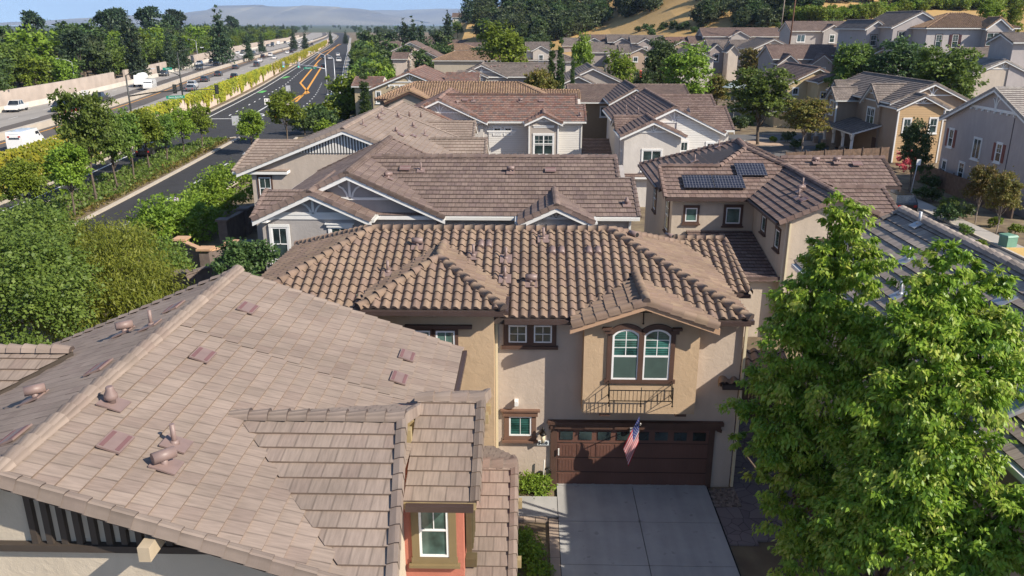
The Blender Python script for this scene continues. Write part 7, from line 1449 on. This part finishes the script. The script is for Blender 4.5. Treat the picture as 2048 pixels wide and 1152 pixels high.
mwall('brown masonry wall with pillars along the yards beside the near road',[(-20.8,52.5),(-20.6,56),(-20.3,60),(-20,64),(-19.9,68)]); mwall('short masonry wall with tan caps stepping down near the grey house',[(-21.7,47.8),(-19.3,45.5),(-18.2,47.0)],1.7,True); mwall('low shaded masonry wall behind the long tan roof',[(-19.0,41.0),(-16.6,45.0),(-15.4,48.0)],1.6)
def bin_(label,x,y,c): 
    e=empty('wheelie_bin',(x,y,0),.3,label,'bin'); q=MB(); loft(q,[(-.3,.26,.3,.08,1.0),(.3,.26,.32,.08,1.05)]); q.build('body',mk('bin plastic '+c[0],c[1],.5,.1),e); q=MB(); q.fb((-.36,-.34,1.03),(.74,0,0),(0,.68,0),(0,0,.07)); q.build('lid',mk('bin plastic '+c[0],c[1],.5,.1),e)
    for s_ in(-1,1): q=MB(); q.lathe((-.28,s_*.28,.12),[(.12,-.03),(.12,.03)],10,axis=(0,1,0)); q.build('wheel',TYRE,e)
bin_('dark blue wheelie bin at the back corner of the white lap-sided house',20.0,78.5,('blue',(.03,.05,.09))); bin_('dark wheelie bin in the shady yard behind the masonry wall',-17.6,52.8,('dark',(.02,.03,.03))); bin_('second dark wheelie bin in the yard, nearer the beige house',-18.4,50.0,('dark',(.02,.03,.03)))
# green utility cabinet
b=atz(2014,492,.13); e=empty('utility_cabinet',(b.x,b.y,.13),.3,'pale green utility cabinet beside the pavement at the right edge','utility box'); q=MB(); q.box(-.42,.42,-.36,.36,0,.68); q.build('cabinet',mk('pale green cabinet',(.13,.27,.20),.5,.06),e); q=MB(); q.prism([(-.46,-.4,.68),(.46,-.4,.68),(.4,-.3,.8),(-.4,-.3,.8)],(0,.76,0)); q.build('lid',mk('pale green cabinet',(.13,.27,.20),.5,.06),e)
e=empty('bollard_lamp',(33.8,48.4,.1),0,'grey pedestal post at the right edge beside the pavement','post'); q=MB(); q.lathe((0,0,0),[(.14,0),(.14,1.0),(.2,1.05),(.2,1.2),(.1,1.28)],12); q.build('pedestal',GREYM,e)
# patio umbrella
p=aty(1473,160,125); e=empty('patio_umbrella',(p.x,125,0),0,'pale grey-green patio umbrella beside the large street tree','umbrella'); q=MB(); zt=p.z; 
for i in range(8): a0,a1=i*math.pi/4,(i+1)*math.pi/4; r_=2.1; q.prism([(0,0,zt),(r_*math.cos(a0),r_*math.sin(a0),zt-1.05),(r_*math.cos(a1),r_*math.sin(a1),zt-1.05)],(0,0,-.04))
q.build('canopy',mk('umbrella fabric',(.36,.42,.42),.8,.05),e); q=MB(); q.tube([(0,0,0),(0,0,zt)],.04,6); q.build('pole',WHITE,e)
# red play pieces
for i,(px,yt) in enumerate(((1281,141),(1289,145))): 
    p=aty(px,yt,122); e=empty('play_post',(p.x,122,0),0,'red playground post, %s of two, in front of the tan gabled house'%('left','right')[i],'playground post'); q=MB(); q.tube([(0,0,0),(0,0,p.z)],.16,8); q.build('post',mk('red play paint',(.6,.05,.03),.5),e); q=MB(); q.box(-.5,.5,-.1,.1,p.z*.35,p.z*.45); q.build('panel',mk('red play paint',(.6,.05,.03),.5),e)
# utility poles on the slope
for px0,py0,px1,lb,Y in ((1582,60,1588,'nearer brown wooden utility pole above the mauve roof',185),(1562,50,1570,'farther pale utility pole left of the brown one',215)):
    a=aty(px0,py0,Y); e=empty('utility_pole',(a.x,Y,a.z-3),0,lb,'utility pole'); q=MB(); q.tube([(0,0,0),(.5,0,16)],[.17,.10],6); q.build('pole',BARKL if Y>200 else mk('brown pole wood',(.16,.08,.05),.9),e); q=MB(); q.box(-.9,1.5,-.06,.06,13.6,13.75); q.build('crossarm',BARK,e)
# hose reel and sunshade by the garage corner
e=empty('garden_hose_reel',(.62,22.95,0),0,'dark hose and post leaning on the wall left of the garage door','hose reel'); q=MB(); q.tube([(-.15,0,0),(-.1,0,1.05)],.025,6); q.build('post',mk('pale post',(.5,.48,.44),.6),e); q=MB(); q.tube([(math.cos(t*.5)*.12,.02*t*.1,.55+math.sin(t*.5)*.17) for t in range(40)],.018,5); q.build('hose',BLACKM,e)
# haze over the whole valley
HZ=.00007
m=bpy.data.materials.new('valley haze'); m.use_nodes=True; nt=m.node_tree; nt.nodes.remove(nt.nodes['Principled BSDF']); pv=nt.nodes.new('ShaderNodeVolumePrincipled'); pv.inputs['Density'].default_value=HZ; pv.inputs['Color'].default_value=(.50,.68,1.0,1); pv.inputs['Anisotropy'].default_value=.0; nt.links.new(pv.outputs[0],nt.nodes['Material Output'].inputs['Volume'])
q=MB(); q.box(-9000,9000,-200,18000,-5,420); hz_o=q.build('haze',m); tag(hz_o,kind='stuff')
